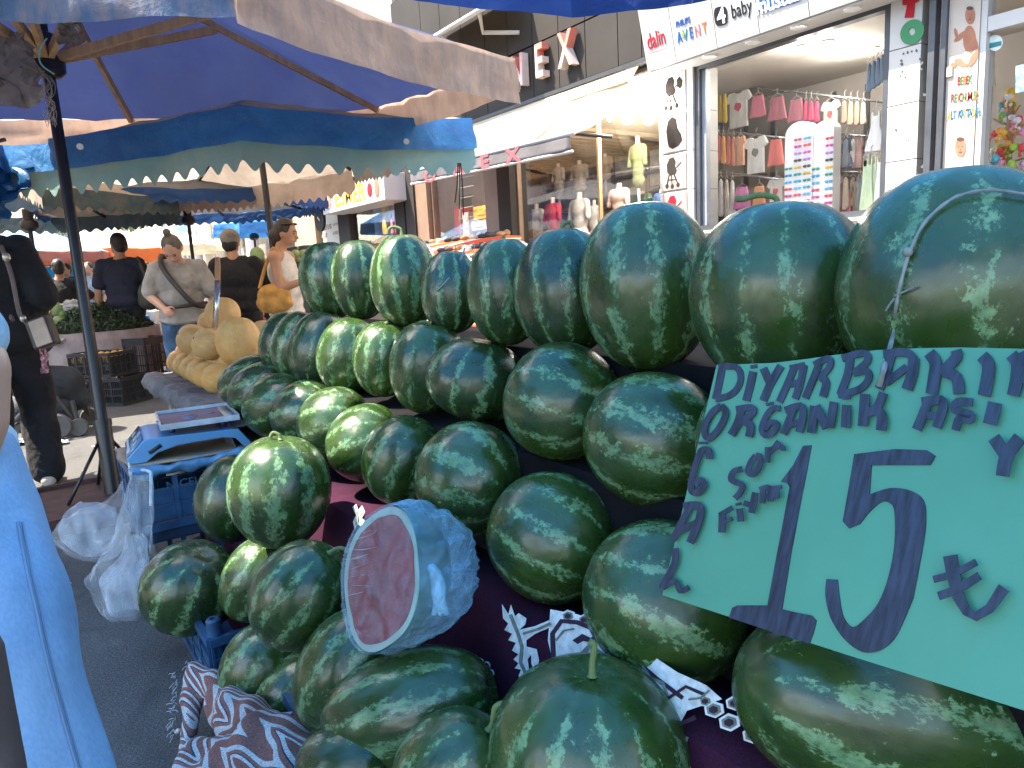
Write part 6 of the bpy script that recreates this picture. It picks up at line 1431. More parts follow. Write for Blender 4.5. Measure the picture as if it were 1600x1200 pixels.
# more buildings of the street
def building(label, lo, hi, c, cols, rows_, face=-1, z0=3.2, sh=None):
    t = thing('street_building', label, 'building', (lo[0], (lo[1]+hi[1])/2, 0), 'buildings along the street')
    m_ = mt('wall '+label[:14], c, .85, .12, 1.5); mb = MB(); mb.box(((lo[0]+hi[0])/2, (lo[1]+hi[1])/2, hi[2]/2), (hi[0]-lo[0], hi[1]-lo[1], hi[2])); mb.build('wall', m_, t, False)
    x = lo[0]-.03 if face < 0 else hi[0]+.03
    for i in range(cols):
        for j in range(rows_):
            y = lo[1]+(hi[1]-lo[1])*(i+.5)/cols; z = z0+.9+2.9*j
            if z+.9 > hi[2]: continue
            mb = MB(); mb.box((x, y, z), (.08, 1.3, 1.5)); w_ = mb.build('window', SGN, t, False); mb = MB(); mb.box((x+.03*face, y, z), (.06, 1.14, 1.34)); mb.build('pane', mt('far pane', (.05, .06, .07), .1), w_, False)
    if sh:
        for i in range(cols):
            y = lo[1]+(hi[1]-lo[1])*(i+.5)/cols; ww = (hi[1]-lo[1])/cols*.8
            mb = MB(); mb.box((x, y, 1.35), (.1, ww, 2.3)); mb.build('shop_front', mt('front'+str(i % 3), [(.30, .26, .22), (.5, .44, .36), (.2, .17, .16)][i % 3], .4, .5, 3), t, False)
            mb = MB(); mb.box((x+.15*face, y, 2.85), (.35, ww, .5)); mb.build('shop_fascia', mt('fasc'+str(i % 4)+label[:3], sh[i % len(sh)], .5, .2, 2), t, False)
    return t
building('pale cream building with columns beyond the dress shop', (5.5, 17.05, 0), (12, 25, 9), (.62, .58, .50), 3, 2, -1, sh=[(.66, .64, .6), (.5, .08, .06), (.7, .68, .64)])
building('light grey building further down the right side', (5.6, 25.1, 0), (12, 36, 10), (.5, .5, .48), 4, 2, -1, sh=[(.1, .2, .45), (.65, .6, .5)])
building('beige block at the far end of the right side', (5.4, 36.2, 0), (12, 52, 12), (.5, .44, .36), 5, 3, -1, sh=[(.6, .2, .1), (.5, .5, .48)])
building('cream building on the left side of the street', (-16, 6, 0), (-9.0, 22, 8), (.55, .5, .42), 5, 2, 1, sh=[(.6, .55, .5), (.1, .25, .3)])
building('pale pink building further down the left side', (-16, 22.2, 0), (-8.6, 40, 9), (.55, .42, .36), 5, 2, 1, sh=[(.5, .1, .1), (.6, .6, .58)])
building('grey building closing the view at the end of the street', (-10, 62, 0), (9, 70, 9), (.5, .48, .46), 3, 2, 1)
building('building behind the photographer on the right side', (5.5, -16, 0), (12, -4.1, 9), (.5, .47, .42), 4, 2, -1, sh=[(.5, .5, .5)])
for k in range(5):
    y = 18+1.5*k; mb = MB(); mb.lathe([(.22, 0), (.22, .15), (.15, .2), (.14, 2.6), (.2, 2.7), (.2, 2.8)], (5.1, y, .1), 16); tag(mb.build('column', mt('column white', (.72, .7, .66), .6, .06)), 'white column before the cream building, %s from the dress shop' % ORD[k+1], 'column', 'white columns before the cream building')
rb = bx('red_banner', (5.2, 16.3, 1.1), (5.26, 16.9, 3.0), mt('banner red', (.62, .04, .05), .6, .1), None); tag(rb, 'tall red banner beside the tan pier of the dress shop', 'banner')
def tree(px, d, h, r, label):
    p = P(px, 430, d); p.z = 0; rn = random.Random(px); t = thing('street_tree', label, 'tree', p, 'trees at the end of the street')
    mb = MB(); mb.tube([p, p+V((.1, 0, h*.35)), p+V((0, .1, h*.6))], [.16, .12, .07], 8)
    for k in range(6): a = k*1.05; mb.tube([p+V((0, 0, h*(.3+.04*k))), p+V((r*.6*cos(a), r*.6*sin(a), h*(.55+.05*k)))], [.07, .02], 6)
    mb.build('trunk', mt('bark', (.12, .09, .06), .9, .3, 9, .5, 20), t)
    mb = MB(); cl = [(p+V((rn.gauss(0, r*.45), rn.gauss(0, r*.45), h*.68+rn.gauss(0, h*.13))), rn.uniform(.25, .5)*r) for _ in range(16)]
    for c, rr in cl:
        for _ in range(130):
            u = V((rn.gauss(0, 1), rn.gauss(0, 1), rn.gauss(0, 1))); u = u.normalized()*rr*rn.random()**.4; R = Euler((rn.random()*6, rn.random()*6, rn.random()*6)).to_matrix(); s = rn.uniform(.06, .13)
            mb.add([c+u+R @ V(q) for q in ((-s, 0, 0), (0, -s*.5, 0), (s, 0, 0), (0, s*.5, 0))], [(0, 1, 2, 3)])
    mb.build('crown', mt('leaves', (.10, .13, .035), .6, .4, 3, trl=.35), t)
tree(300, 30, 6.5, 2.6, 'leafy green tree behind the woman in the grey shirt'); tree(255, 36, 7, 2.8, 'leafy tree behind the cream umbrella'); tree(150, 44, 7.5, 3, 'leafy tree at the end of the street behind the orange umbrella'); tree(60, 48, 8, 3.2, 'tall tree at the far left end of the street')
# ------------------------------------------------------------------ people
SKN = [mt('skin fair', (.52, .29, .20), .5, .08, 6), mt('skin tan', (.42, .21, .125), .5, .08, 6), mt('skin olive', (.36, .19, .12), .5, .08, 6)]
EYE = mt('eye dark', (.03, .02, .018), .25); LIP = mt('lips', (.38, .13, .11), .5); SHOE = mt('shoe cream', (.55, .49, .40), .7, .1, 9)
def fabric(n, c, r=.9): return mt(n, c, r, .22, 7, .55, 16, .02)
def person(label, pos, yaw, H, joints, top, bottom, hair, skin=0, sleeve=.9, topw=1., shoe=SHOE, face=True, girth=1., vox=.0105, long_top=0, leg_w=1., curl=.5, bun=False, cap=None, tank=False, tail=False):
    """pos: ground point; yaw: where the figure faces; joints: local overrides (x right, y forward, z up) for height 1.75"""
    s = H/1.75; f = V((sin(yaw), cos(yaw), 0)); rgt = V((cos(yaw), -sin(yaw), 0)); p0 = V(pos)
    J = dict(pel=(0, 0, .96), bel=(0, .01, 1.10), che=(0, .0, 1.28), nek=(0, -.01, 1.46), hed=(0, .03, 1.63), nose=(0, 1, 0),
             sR=(.185, 0, 1.41), eR=(.235, -.02, 1.13), wR=(.245, .05, .89), sL=(-.185, 0, 1.41), eL=(-.235, -.02, 1.13), wL=(-.245, .05, .89),
             hR=(.095, 0, .92), kR=(.105, .02, .50), aR=(.105, -.02, .085), hL=(-.095, 0, .92), kL=(-.105, .02, .50), aL=(-.105, -.02, .085), tR=None, tL=None)
    J.update(joints)
    W = lambda q: p0+(rgt*q[0]+f*q[1]+V((0, 0, q[2])))*s
    D = lambda q: (rgt*q[0]+f*q[1]+V((0, 0, q[2]))).normalized()
    w = {k: W(v) for k, v in J.items() if v is not None and k != 'nose'}
    t = thing('person', label, 'person', p0)
    g = girth*s
    up = (w['nek']-w['pel']).normalized(); side = (w['sR']-w['sL']).normalized(); fr = up.cross(side).normalized(); fr = fr if fr.dot(f) > 0 else -fr
    RM = Matrix((side, fr, up)).transposed()
    nd = D(J['nose']); hu = (UZ_-nd*UZ_.dot(nd)); hu = hu.normalized() if hu.length > .1 else -f; hs = nd.cross(hu).normalized()
    RH = Matrix((hs, nd, hu)).transposed(); h = w['hed']; HP = lambda x, y, z: h+(hs*x+nd*y+hu*z)*s
    body = [('e', h+hu*.012*s, (.076*s, .094*s, .112*s), RH), ('e', HP(0, .035, -.05), (.056*s, .058*s, .062*s), RH), ('c', w['nek'], HP(0, -.02, -.06), .054*s, .052*s),
            ('c', HP(0, .094, -.002), HP(0, .112, -.03), .010*s, .014*s), ('e', HP(.077, -.01, -.012), (.011*s, .02*s, .03*s), RH), ('e', HP(-.077, -.01, -.012), (.011*s, .02*s, .03*s), RH), ('c', HP(-.03, .088, .022), HP(.03, .088, .022), .012*s, .012*s), ('e', HP(0, .088, -.058), (.025*s, .014*s, .012*s), RH)]
    torso_ = [('e', w['che'], (.165*g, .105*g, .19*s), RM), ('e', w['bel'], (.148*g, .11*g, .17*s), RM), ('e', w['pel'], (.163*g, .118*g, .14*s), RM), ('c', w['sR'], w['sL'], .062*s, .062*s), ('c', w['sR'].lerp(w['nek'], .35), w['nek'], .05*s, .05*s), ('c', w['sL'].lerp(w['nek'], .35), w['nek'], .05*s, .05*s)]
    body += torso_
    shirt, pants, shoes, hands = [], [], [], []
    for k in 'RL':
        a, e, wr = w['s'+k], w['e'+k], w['w'+k]
        body += [('c', a, e, .050*g, .040*g), ('c', e, wr, .041*g, .027*g)]
        # hand
        d = (wr-e).normalized(); out = side*(1 if k == 'R' else -1); pn = d.cross(up if abs(d.dot(up)) < .9 else fr).normalized()
        if J.get('palm'+k): pn = D(J['palm'+k])
        ac = d.cross(pn).normalized(); kn = wr+d*.085*s
        hands += [('c', wr, kn+ac*.02*s, .022*s, .02*s), ('c', wr, kn-ac*.02*s, .022*s, .02*s)]
        for i, l in enumerate((.062, .072, .068, .052)):
            b0 = kn+ac*(.027-.018*i)*s; m1 = b0+(d*cos(curl*.7)+pn*sin(curl*.7))*l*.55*s; m2 = m1+(d*cos(curl*1.7)+pn*sin(curl*1.7))*l*.5*s
            hands += [('c', b0, m1, .0098*s, .009*s), ('c', m1, m2, .009*s, .0078*s)]
        th = wr+d*.03*s+ac*.028*s; m1 = th+(d*.6+ac*.75+pn*.3).normalized()*.04*s; hands += [('c', th, m1, .0125*s, .0105*s), ('c', m1, m1+(d*.9+pn*.3).normalized()*.03*s, .0105*s, .009*s)]
        if sleeve > 0:
            if sleeve <= 1: shirt.append(('c', a, a.lerp(e, sleeve), .064*g*topw, .068*g*topw))
            else: shirt += [('c', a, e, .066*g*topw, .066*g*topw), ('c', e, e.lerp(wr, sleeve-1), .064*g*topw, .056*g*topw)]
        hp, kn_, an = w['h'+k], w['k'+k], w['a'+k]
        body += [('c', hp, kn_, .084*g, .056*s), ('c', kn_, an, .056*s, .036*s)]
        pants += [('c', hp, kn_, .098*g*leg_w**.4, .072*s*leg_w), ('c', kn_, an.lerp(kn_, .02), .070*s*leg_w, .062*s*leg_w)]
        toe = w.get('t'+k) or an+(f*.15+rgt*(.02 if k == 'R' else -.02))*s-V((0, 0, .045*s)); heel = an-f*.05*s-V((0, 0, .04*s))
        body += [('c', an, toe, .035*s, .028*s)]; shoes.append([('c', heel, toe, .042*s, .040*s), ('c', an-V((0, 0, .01*s)), toe.lerp(an, .45), .046*s, .04*s), ('c', toe.lerp(heel, .3), toe, .045*s, .036*s)])
    bm_ = blob(body+hands, vox*.9, 3); mobj('body', bm_, SKN[skin], t)
    def cloth(nm, ps, m, vx=vox*1.1, amp=.010, sm=4):
        me = blob(ps, vx, sm)
        disp(me, lambda p, n: p+n*(amp*noise.noise(p*8)+amp*.7*noise.noise(V((p.x*17, p.y*17, p.z*7)))+amp*.35*noise.noise(p*34)))
        return mobj(nm, me, m, t)
    k_ = 1.13*topw
    sh = [('e', w['che'], (.168*g*k_, .112*g*k_, .19*s), RM), ('e', w['bel'], (.153*g*k_, .118*g*k_, .17*s), RM)]
    if not tank: sh += [('c', w['sR'], w['sL'], .071*s, .071*s), ('c', w['sR'].lerp(w['nek'], .5), w['sL'].lerp(w['nek'], .5), .062*s, .062*s), ('e', w['nek']-V((0, 0, .02*s)), (.075*s, .07*s, .035*s), RM)]
    else: sh += [('c', w['che']+side*sg_*.12*s+up*.07*s, w['nek']+side*sg_*.105*s-up*.035*s, .05*s, .028*s) for sg_ in (-1, 1)]
    sh += [('e', w['pel']+V((0, 0, .03*s)), (.168*g*k_, .128*g*k_, .10*s+long_top*.5*s), RM)]
    if long_top: sh += [('e', w['pel']-V((0, 0, long_top*.5*s)), (.175*g*k_, .14*g*k_, long_top*.7*s), RM)]
    cloth('shirt', sh+shirt, top)
    cloth('trousers', [('e', w['pel']-V((0, 0, .02*s)), (.168*g, .125*g, .13*s), RM)]+pants, bottom)
    for q in shoes: mobj('shoe', blob(q, .009, 3), shoe, t)
    if hair is not None:
        hh = [('e', HP(0, -.018, .03), (.085*s, .096*s, .106*s), RH), ('e', HP(0, -.05, -.01), (.079*s, .066*s, .09*s), RH)]
        if bun: hh += [('e', HP(0, -.055, .155), (.034*s, .034*s, .04*s), RH), ('c', HP(0, -.04, .1), HP(0, -.055, .15), .03*s, .03*s)]
        if tail: hh += [('e', HP(0, -.115, -.03), (.045*s, .04*s, .055*s), RH), ('c', HP(0, -.1, -.05), HP(0, -.1, -.13), .035*s, .018*s)]
        me = blob(hh, .009, 3)
        # keep the face free: push hair in front of the hairline inside the head
        def hf(c, n):
            q = c-h; y, z = q.dot(nd)/s, q.dot(hu)/s
            if y > .045+max(0, z-.02)*.42 or (y > -.01 and z < .0): return h+q*.8
            return c+n*.004*noise.noise(V((q.x*60, q.y*60, q.z*14)))
        disp(me, hf)
        mobj('hair', me, hair, t)
    if cap:
        me = blob([('e', HP(0, -.015, .045), (.096*s, .112*s, .10*s), RH), ('c', HP(0, .08, .06), HP(0, .14, .05), .04*s, .03*s)], .009, 3); mobj('cap', me, cap, t)
    if face:
        for sx in (-1, 1): mb = MB(); mb.ell(HP(.031*sx, .088, .006), (.012*s, .007*s, .0065*s), RH, 10, 8); mb.build('eye', EYE, t)
        mb = MB(); mb.ell(HP(0, .101, -.058), (.022*s, .006*s, .006*s), RH, 10, 8); mb.build('mouth', LIP, t)
        if hair is not None:
            for sx in (-1, 1): mb = MB(); mb.tube([HP(.018*sx, .097, .028), HP(.048*sx, .086, .027)], .004*s, 6); mb.build('eyebrow', hair, t)
    return t, w, dict(f=f, r=rgt, s=s, W=W, HP=HP)
UZ_ = V((0, 0, 1))
def gp(px, py, d): q = P(px, py, d); q.z = 0; return q
def yaw_to(p, q=CO): return atan2(q.x-p.x, q.y-p.y)
BK = fabric('black cloth', (.012, .012, .015)); NV = fabric('navy cloth', (.014, .018, .040)); GR = fabric('grey tee', (.34, .31, .28)); DNM = mt('denim', (.045, .105, .20), .9, .35, 9, .5, 120, .003); WHT = fabric('white cloth', (.60, .55, .49)); HBR = mt('hair brown', (.035, .022, .016), .5, .4, 30, .5, 60, stretch=(1, 1, .2)); HGR = mt('hair grey brown', (.12, .10, .09), .5, .4, 30, .5, 60, stretch=(1, 1, .2)); HBK = mt('hair black', (.015, .012, .011), .5, .3, 30, .4, 60)
LTH = mt('bag leather', (.03, .025, .025), .5, .3, 12, .2, 40); MUS = mt('mustard bag', (.52, .26, .06), .9, .25, 14, .8, 30); KHA = mt('khaki bag', (.07, .065, .05), .8, .3, 9, .5, 30)

# woman in grey T-shirt looking down at her bag
p = gp(288, 500, 6.3); y = yaw_to(p)+.15
g1, w1, k1 = person('woman in a grey T-shirt and jeans with her hair in a bun, looking down', p, y, 1.66,
    dict(hed=(.0, .15, 1.575), nose=(.1, .6, -.8), nek=(0, .04, 1.455), eR=(.26, .02, 1.16), wR=(.13, .20, 1.05), palmR=(0, -1, -.3), eL=(-.27, -.02, 1.13), wL=(-.27, .06, .90), kR=(.12, .06, .5), aL=(-.14, .06, .085)), GR, DNM, HGR, 0, .82, 1.06, girth=1.08, bun=True, long_top=.06, curl=.6)
mb = MB(); WW = k1['W']
mb.tube(spline([WW((.10, -.10, 1.47)), WW((.12, .02, 1.52)), WW((.11, .12, 1.42)), WW((.0, .19, 1.24)), WW((-.12, .20, 1.08)), WW((-.2, .1, 1.04))], 6), .022, 8)
mb.tube(spline([WW((.2, .1, 1.05)), WW((.0, .21, 1.055)), WW((-.15, .175, 1.065)), WW((-.215, .05, 1.07))], 6), .017, 8)
tag(mb.build('bag_strap', LTH), 'black bag strap and belt across the grey T-shirt', 'strap')

# man with a cap, seen from behind
p = gp(373, 460, 6.9); y = atan2(FW.x, FW.y)-.05
g2, w2, k2 = person('man in a black polo shirt and grey cap seen from behind', p, y, 1.67,
    dict(hed=(-.03, .04, 1.63), eR=(.33, .08, 1.20), wR=(.50, .22, 1.10), eL=(-.25, .05, 1.13), wL=(-.18, .22, 1.0)), BK, BK, HBK, 1, .8, 1.1, girth=1.2, cap=mt('cap grey', (.26, .23, .20), .9, .3, 12), face=False)
mb = MB(); a = w2['sR'].lerp(w2['eR'], .82); d = (w2['eR']-w2['sR']).normalized(); 
for k, m_ in ((0, mt('stripe red', (.5, .05, .03), .9)), (.012, mt('stripe yellow', (.6, .4, .05), .9))):
    mb = MB(); mb.tube([a+d*k, a+d*(k+.01)], .084, 16, False); par(mb.build('sleeve_stripe', m_), g2)

# woman in white tank top with yellow bag, in profile
p = gp(446, 460, 6.35); y = atan2(RT.x, RT.y)+.02
g3, w3, k3 = person('woman in a white sleeveless top and white trousers with her dark hair tied back', p, y, 1.71,
    dict(hed=(0, .06, 1.62), nose=(0, 1, -.18), eR=(.215, .03, 1.13), wR=(.16, .27, 1.20), eL=(-.2, .04, 1.14), wL=(-.12, .29, 1.17)), WHT, WHT, HBR, 1, 0, 1.0, tank=True, long_top=.1, tail=True, curl=1.1)
bagp = w3['pel']-k3['f']*.03+k3['r']*.20*1.0+V((0, 0, .10))
t = thing('handbag', 'mustard yellow soft round bag hanging at the hip of the woman in white', 'bag', bagp)
me = blob([('e', bagp, (.15, .075, .12), Matrix((k3['f'], k3['r'], UZ_)).transposed()), ('e', bagp-V((0, 0, .05)), (.165, .08, .10), Matrix((k3['f'], k3['r'], UZ_)).transposed())], .012, 3)
disp(me, lambda p, n: p+n*.012*noise.noise(p*14))
mobj('bag_body', me, MUS, t)
mb = MB(); mb.tube(spline([bagp+k3['f']*.11+V((0, 0, .08)), bagp+k3['f']*.05+V((0, 0, .25)), w3['sR']+V((0, 0, .075)), bagp-k3['f']*.05+V((0, 0, .26)), bagp-k3['f']*.12+V((0, 0, .08))], 6), .016, 7); mb.build('strap', MUS, t)
sgp = k3['HP']; mb = MB(); mb.tube(spline([sgp(.08, -.02, .07), sgp(.05, .075, .09), sgp(-.05, .075, .09), sgp(-.08, -.02, .07)], 5), .009, 6); tag(mb.build('sunglasses', EYE), 'dark sunglasses pushed up on the hair of the woman in white', 'sunglasses')

# man in navy with a bag, from behind
p = gp(196, 470, 8.3); y = atan2(FW.x, FW.y)-.35
g4, w4, k4 = person('man in a navy shirt seen from behind with a dark bag on his shoulder', p, y, 1.80,
    dict(nose=(-.6, .8, 0), eL=(-.25, -.03, 1.13), wL=(-.27, .02, .90), eR=(.28, .02, 1.15), wR=(.30, .18, 1.0)), NV, BK, HBK, 2, .75, 1.05, girth=1.04, face=True)
bp_ = w4['pel']+k4['r']*.27-k4['f']*.12+V((0, 0, .10)); t = thing('shoulder_bag', 'dark khaki sack bag on the shoulder of the man in navy', 'bag', bp_)
me = blob([('e', bp_, (.12, .09, .16)), ('e', bp_-V((0, 0, .07)), (.13, .10, .11)), ('c', bp_, bp_+V((0, 0, .16)), .1, .04)], .013, 3); mobj('bag_body', me, KHA, t); mb = MB(); mb.tube([bp_+V((0, 0, .17)), w4['sR']+V((0, 0, .07))-k4['f']*.04, w4['sR']+V((0, 0, .07))+k4['f']*.06], .018, 7); mb.build('strap', KHA, t)
# boy
p = gp(98, 470, 9.2); y = atan2(FW.x, FW.y)-.2
person('boy in a black T-shirt seen from behind with his right arm held out', p, y, 1.58, dict(nose=(-.35, 1, 0), eR=(.36, .08, 1.20), wR=(.56, .18, 1.05)), BK, DNM, HBK, 2, .85, 1.05, face=False)
# far shoppers
FARP = [(112, 14.5, 1.70, NV, 'far shopper in dark clothes under the blue umbrella'), (147, 13.0, 1.66, fabric('grey blue shirt', (.22, .25, .28)), 'far shopper in a grey blue shirt beside the black pole'), (66, 15.5, 1.62, WHT, 'far shopper in a white shirt below the red and orange umbrella')]
for px, d, H, m_, lb in FARP:
    p = gp(px, 470, d); person(lb, p, yaw_to(p)+.6, H, {}, m_, BK, HBK, 2, .8, 1.1, vox=.02, face=False)

# person in black at the left
p = gp(30, 745, 4.35); y = atan2(FW.x, FW.y)-.5
g5, w5, k5 = person('person in loose black clothes and cream sneakers walking away at the left edge', p, y, 1.80,
    dict(hed=(-.07, .05, 1.64), eR=(.27, -.06, 1.14), wR=(.20, .18, 1.05), eL=(-.25, .1, 1.15), wL=(-.2, .3, 1.05), hR=(.10, 0, .92), kR=(.14, .10, .5), aR=(.145, .0, .085), kL=(-.06, -.12, .5), aL=(-.10, -.12, .10), wX=(0, 0, 0)), BK, BK, HBK, 0, 1.95, 1.12, girth=1.12, leg_w=1.45, long_top=.14, face=False)
bc = P(62, 520, 4.0); t = thing('handbag', 'black and beige handbag on a long strap beside the person in black', 'bag', bc)
Rb = Matrix((RT, FW, UP)).transposed() @ Matrix.Rotation(-.35, 3, 'Y')
mb = MB(); mb.box(bc+RT*.02, (.13, .075, .17), Rb); mb.build('bag_body', LTH, t, False, .015); mb = MB(); mb.box(bc+RT*.03-FW*.04, (.09, .012, .15), Rb); mb.build('beige_panel', mt('bag beige', (.45, .33, .24), .6), t, False, .004)
mb = MB(); mb.tube(spline([P(2, 385, 4.05), P(18, 430, 3.98), P(30, 488, 3.98), P(42, 505, 3.98)], 5), .012, 7); mb.tube(spline([P(2, 385, 4.05), P(-20, 420, 4.3), P(20, 500, 4.1)], 5), .012, 7); mb.build('strap', mt('strap taupe', (.14, .10, .09), .6), t)
mb = MB(); mb.ell(P(10, 402, 3.97), (.02, .01, .025)); mb.ell(P(36, 498, 3.96), (.016, .01, .02)); mb.build('buckle', mt('buckle', (.5, .45, .35), .3, metal=.8), t)
mb = MB(); mb.grid(8, 10, lambda i, j: P(62+10*i+4*j, 545+38*j, 3.95)+V((noise.noise(V((i*4, j*4, 1)))*.02, noise.noise(V((i*4, j*4, 6)))*.02, 0))); o = mb.build('scarf', mt('scarf print', (.4, .18, .18), .9, .9, 60)); tag(o, 'small patterned reddish scarf tied to the black handbag', 'scarf'); q = o.modifiers.new('s', 'SOLIDIFY'); q.thickness = .004

# person in jeans close at the left
hipc = V((-.115, 1.02, 0)); JX = V((FW.x, FW.y, 0)).normalized(); yj_ = atan2(FW.x, FW.y)-.3
DNL = NB('pale denim'); fd = DNL.noise(5, 4); fw_ = DNL.noise(320, 2, stretch=(1, 1, .25))
DNL.set(Base_Color=DNL.mix(.2, DNL.ramp(fd, [(.3, (.14, .27, .45)), (.7, (.25, .40, .58))]), DNL.ramp(fw_, [(.35, (.12, .22, .38)), (.65, (.34, .47, .62))])), Roughness=.92); DNL.bump(DNL.math('ADD', DNL.noise(9, 4), DNL.math('MULTIPLY', fw_, .02)), .3, .012)
t = thing('person', 'person in light blue jeans and a pale top cut by the left edge, very close', 'person', (-.12, 1.0, 0))
A = lambda px, py, d=.92: P(px, py, d)
leg_ = [A(-112, 770, .95), A(-52, 940, .93), A(5, 1150, .91)]
kne = A(55, 1330, .89); ank = V((kne.x+.02, kne.y-.02, .09))
hip2 = leg_[0]-RT*.17; k2_ = V((hip2.x-.02, hip2.y+.05, .5)); a2_ = V((hip2.x-.03, hip2.y, .09))
nk = A(-150, 395, 1.0)
body_ = [('c', A(-125, 430), A(-42, 575), .05, .043), ('c', A(-42, 575), A(-38, 660), .042, .038), ('c', A(-38, 660), A(-52, 735), .037, .03), ('c', hip2.lerp(leg_[0], .5), hip2.lerp(leg_[0], .5)+V((0, 0, .45)), .12, .13), ('e', nk+V((0, 0, .21)), (.077, .095, .115)), ('c', nk-V((0, 0, .03)), nk+V((0, 0, .12)), .05, .05), ('c', leg_[0], kne, .09, .06), ('c', kne, ank, .055, .04), ('c', hip2, k2_, .09, .06), ('c', k2_, a2_, .055, .04), ('c', ank, ank+JX*.15-V((0, 0, .04)), .035, .03), ('c', a2_, a2_+JX*.15-V((0, 0, .04)), .035, .03)]
hd = A(-46, 745); 
for i in range(4): body_ += [('c', hd, hd+V((.0, -.012*(i-1.5), -.07)), .018, .017), ('c', hd+V((.0, -.018*(i-1.5), -.07)), hd+V((-.01, -.02*(i-1.5), -.12+.012*abs(i-1.3))), .0092, .008)]
body_ += [('c', hd+V((0, -.02, -.02)), hd+V((-.01, -.05, -.07)), .012, .009)]
mobj('body', blob(body_, .009, 3), SKN[0], t)
def lump(nm, ps, m_, amp, sc, vx=.009):
    me = blob(ps, vx, 5)
    disp(me, lambda q, n: q+n*(amp*noise.noise(V((q.x*sc, q.y*sc, q.z*sc*.7)))+amp*.3*noise.noise(V((q.x*sc*2.2, q.y*sc*2.2, q.z*sc*1.6)))))
    return mobj(nm, me, m_, t)
lump('jeans', [('c', leg_[0], leg_[1], .118, .116), ('c', leg_[1], leg_[2], .116, .108), ('c', leg_[2], kne, .108, .098), ('c', kne, ank, .095, .085), ('c', hip2, k2_, .115, .09), ('c', k2_, a2_, .09, .085), ('e', hip2.lerp(leg_[0], .5), (.17, .17, .13))], DNL.m, .016, 8)
jm = [o for o in t.children if o.name.startswith('jeans')][0]
from mathutils.bvhtree import BVHTree
bv = BVHTree.FromPolygons([v.co for v in jm.data.vertices], [list(p.vertices) for p in jm.data.polygons])
for dx, rr_ in ((0, .0022), (7, .0011)):
    q_ = [bv.ray_cast(CO, ray(px+dx, py).normalized())[0] for px, py in ((28, 815), (36, 860), (45, 905), (56, 950), (66, 1000), (78, 1050), (92, 1100), (106, 1150), (122, 1205))]
    q_ = [v for v in q_ if v]
    if len(q_) > 3: mb = MB(); mb.tube(spline([v+(CO-v).normalized()*.0012 for v in q_], 5), rr_, 6); mb.build('seam', mt('seam thread', (.16, .26, .40) if dx == 0 else (.3, .3, .3), .9), t)
PTB = fabric('pale blue top', (.36, .52, .62))
lump('top', [('c', hip2.lerp(leg_[0], .55)+V((0, 0, .08)), hip2.lerp(leg_[0], .5)+V((0, 0, .45)), .155, .15), ('c', A(-150, 440), A(-66, 525), .062, .058), ('e', hip2.lerp(leg_[0], .62)+V((0, 0, .045)), (.165, .15, .085))], PTB, .009, 11)
lump('hair', [('e', nk+V((0, 0, .23)), (.09, .105, .115)), ('c', nk+V((-.02, .03, .2)), nk+V((-.02, .06, 0)), .09, .07)], HBR, .004, 20)
for q in (ank, a2_): lump('shoe', [('c', q-JX*.05-V((0, 0, .04)), q+JX*.16-V((0, 0, .045)), .04, .038)], SHOE, .0, 9)
bq = A(-25, 1150, .60); me = blob([('e', P(-90, 1260, .58), (.06, .05, .15)), ('c', P(-30, 1000, .6), P(-22, 1250, .58), .016, .032)], .008, 3); o = mobj('leather_bag', me, mt('brown leather', (.085, .055, .048), .6, .2, 8, .3, 40)); tag(o, 'brown leather bag hanging in the lower left corner', 'bag')
mb = MB(); mb.tube(spline([P(-30, 1010, .6), P(-60, 800, .68), P(-105, 520, .86), P(-128, 415, .94), P(-175, 450, 1.06), P(-150, 800, .8), P(-75, 1120, .6)], 6), .009, 8); mb.build('strap', mt('brown leather', ()), o)

# ------------------------------------------------------------------ stroller
sp_ = gp(85, 660, 6.0); t = thing('stroller', 'black baby stroller with grey wheels pushed beside the person in black', 'stroller', sp_)
AL = mt('stroller frame', (.03, .03, .033), .4); RUB = mt('tyre', (.09, .088, .085), .8, .2, 9); FA = fabric('stroller fabric', (.03, .032, .038))
fx = V((cos(-.25), sin(-.25), 0)); fy = V((-fx.y, fx.x, 0)); SW = lambda x, y, z: sp_+fx*x+fy*y+V((0, 0, z))
for x, y, r in ((.22, -.25, .075), (.22, .25, .075), (-.30, -.27, .105), (-.30, .27, .105), (.08, -.27, .105)):
    mb = MB(); Rw = Matrix((fx, V((0, 0, 1)), fy)).transposed(); c = SW(x, y, r+.0)
    mb.lathe([(r*.62, -.02), (r*.9, -.024), (r, -.012), (r, .012), (r*.9, .024), (r*.62, .02)], c, 24, Rw); wl = mb.build('wheel', RUB, t); mb = MB(); mb.lathe([(.0, -.012), (r*.64, -.014), (r*.64, .014), (0, .012)], c, 16, Rw); mb.build('rim', AL, wl)
mb = MB()
for s_ in (-.24, .24): mb.tube([SW(.22, s_, .08), SW(.05, s_, .45), SW(-.35, s_, .95)], .014, 8); mb.tube([SW(-.30, s_, .1), SW(.05, s_, .45)], .014, 8); mb.tube([SW(.22, s_, .1), SW(.20, s_, .30)], .02, 8)
mb.tube([SW(-.35, -.24, .95), SW(-.35, .24, .95)], .016, 8); mb.tube([SW(-.30, -.24, .1), SW(-.30, .24, .1)], .012, 8); mb.build('frame', AL, t)
me = blob([('c', SW(.12, 0, .42), SW(-.12, 0, .44), .15, .16), ('c', SW(-.12, 0, .44), SW(-.2, 0, .75), .15, .14), ('c', SW(.12, 0, .42), SW(.2, 0, .28), .12, .1)], .014, 3); mobj('seat', me, FA, t)
mobj('hood', blob([('e', SW(-.1, 0, .80), (.2, .2, .15))], .014, 2), FA, t)
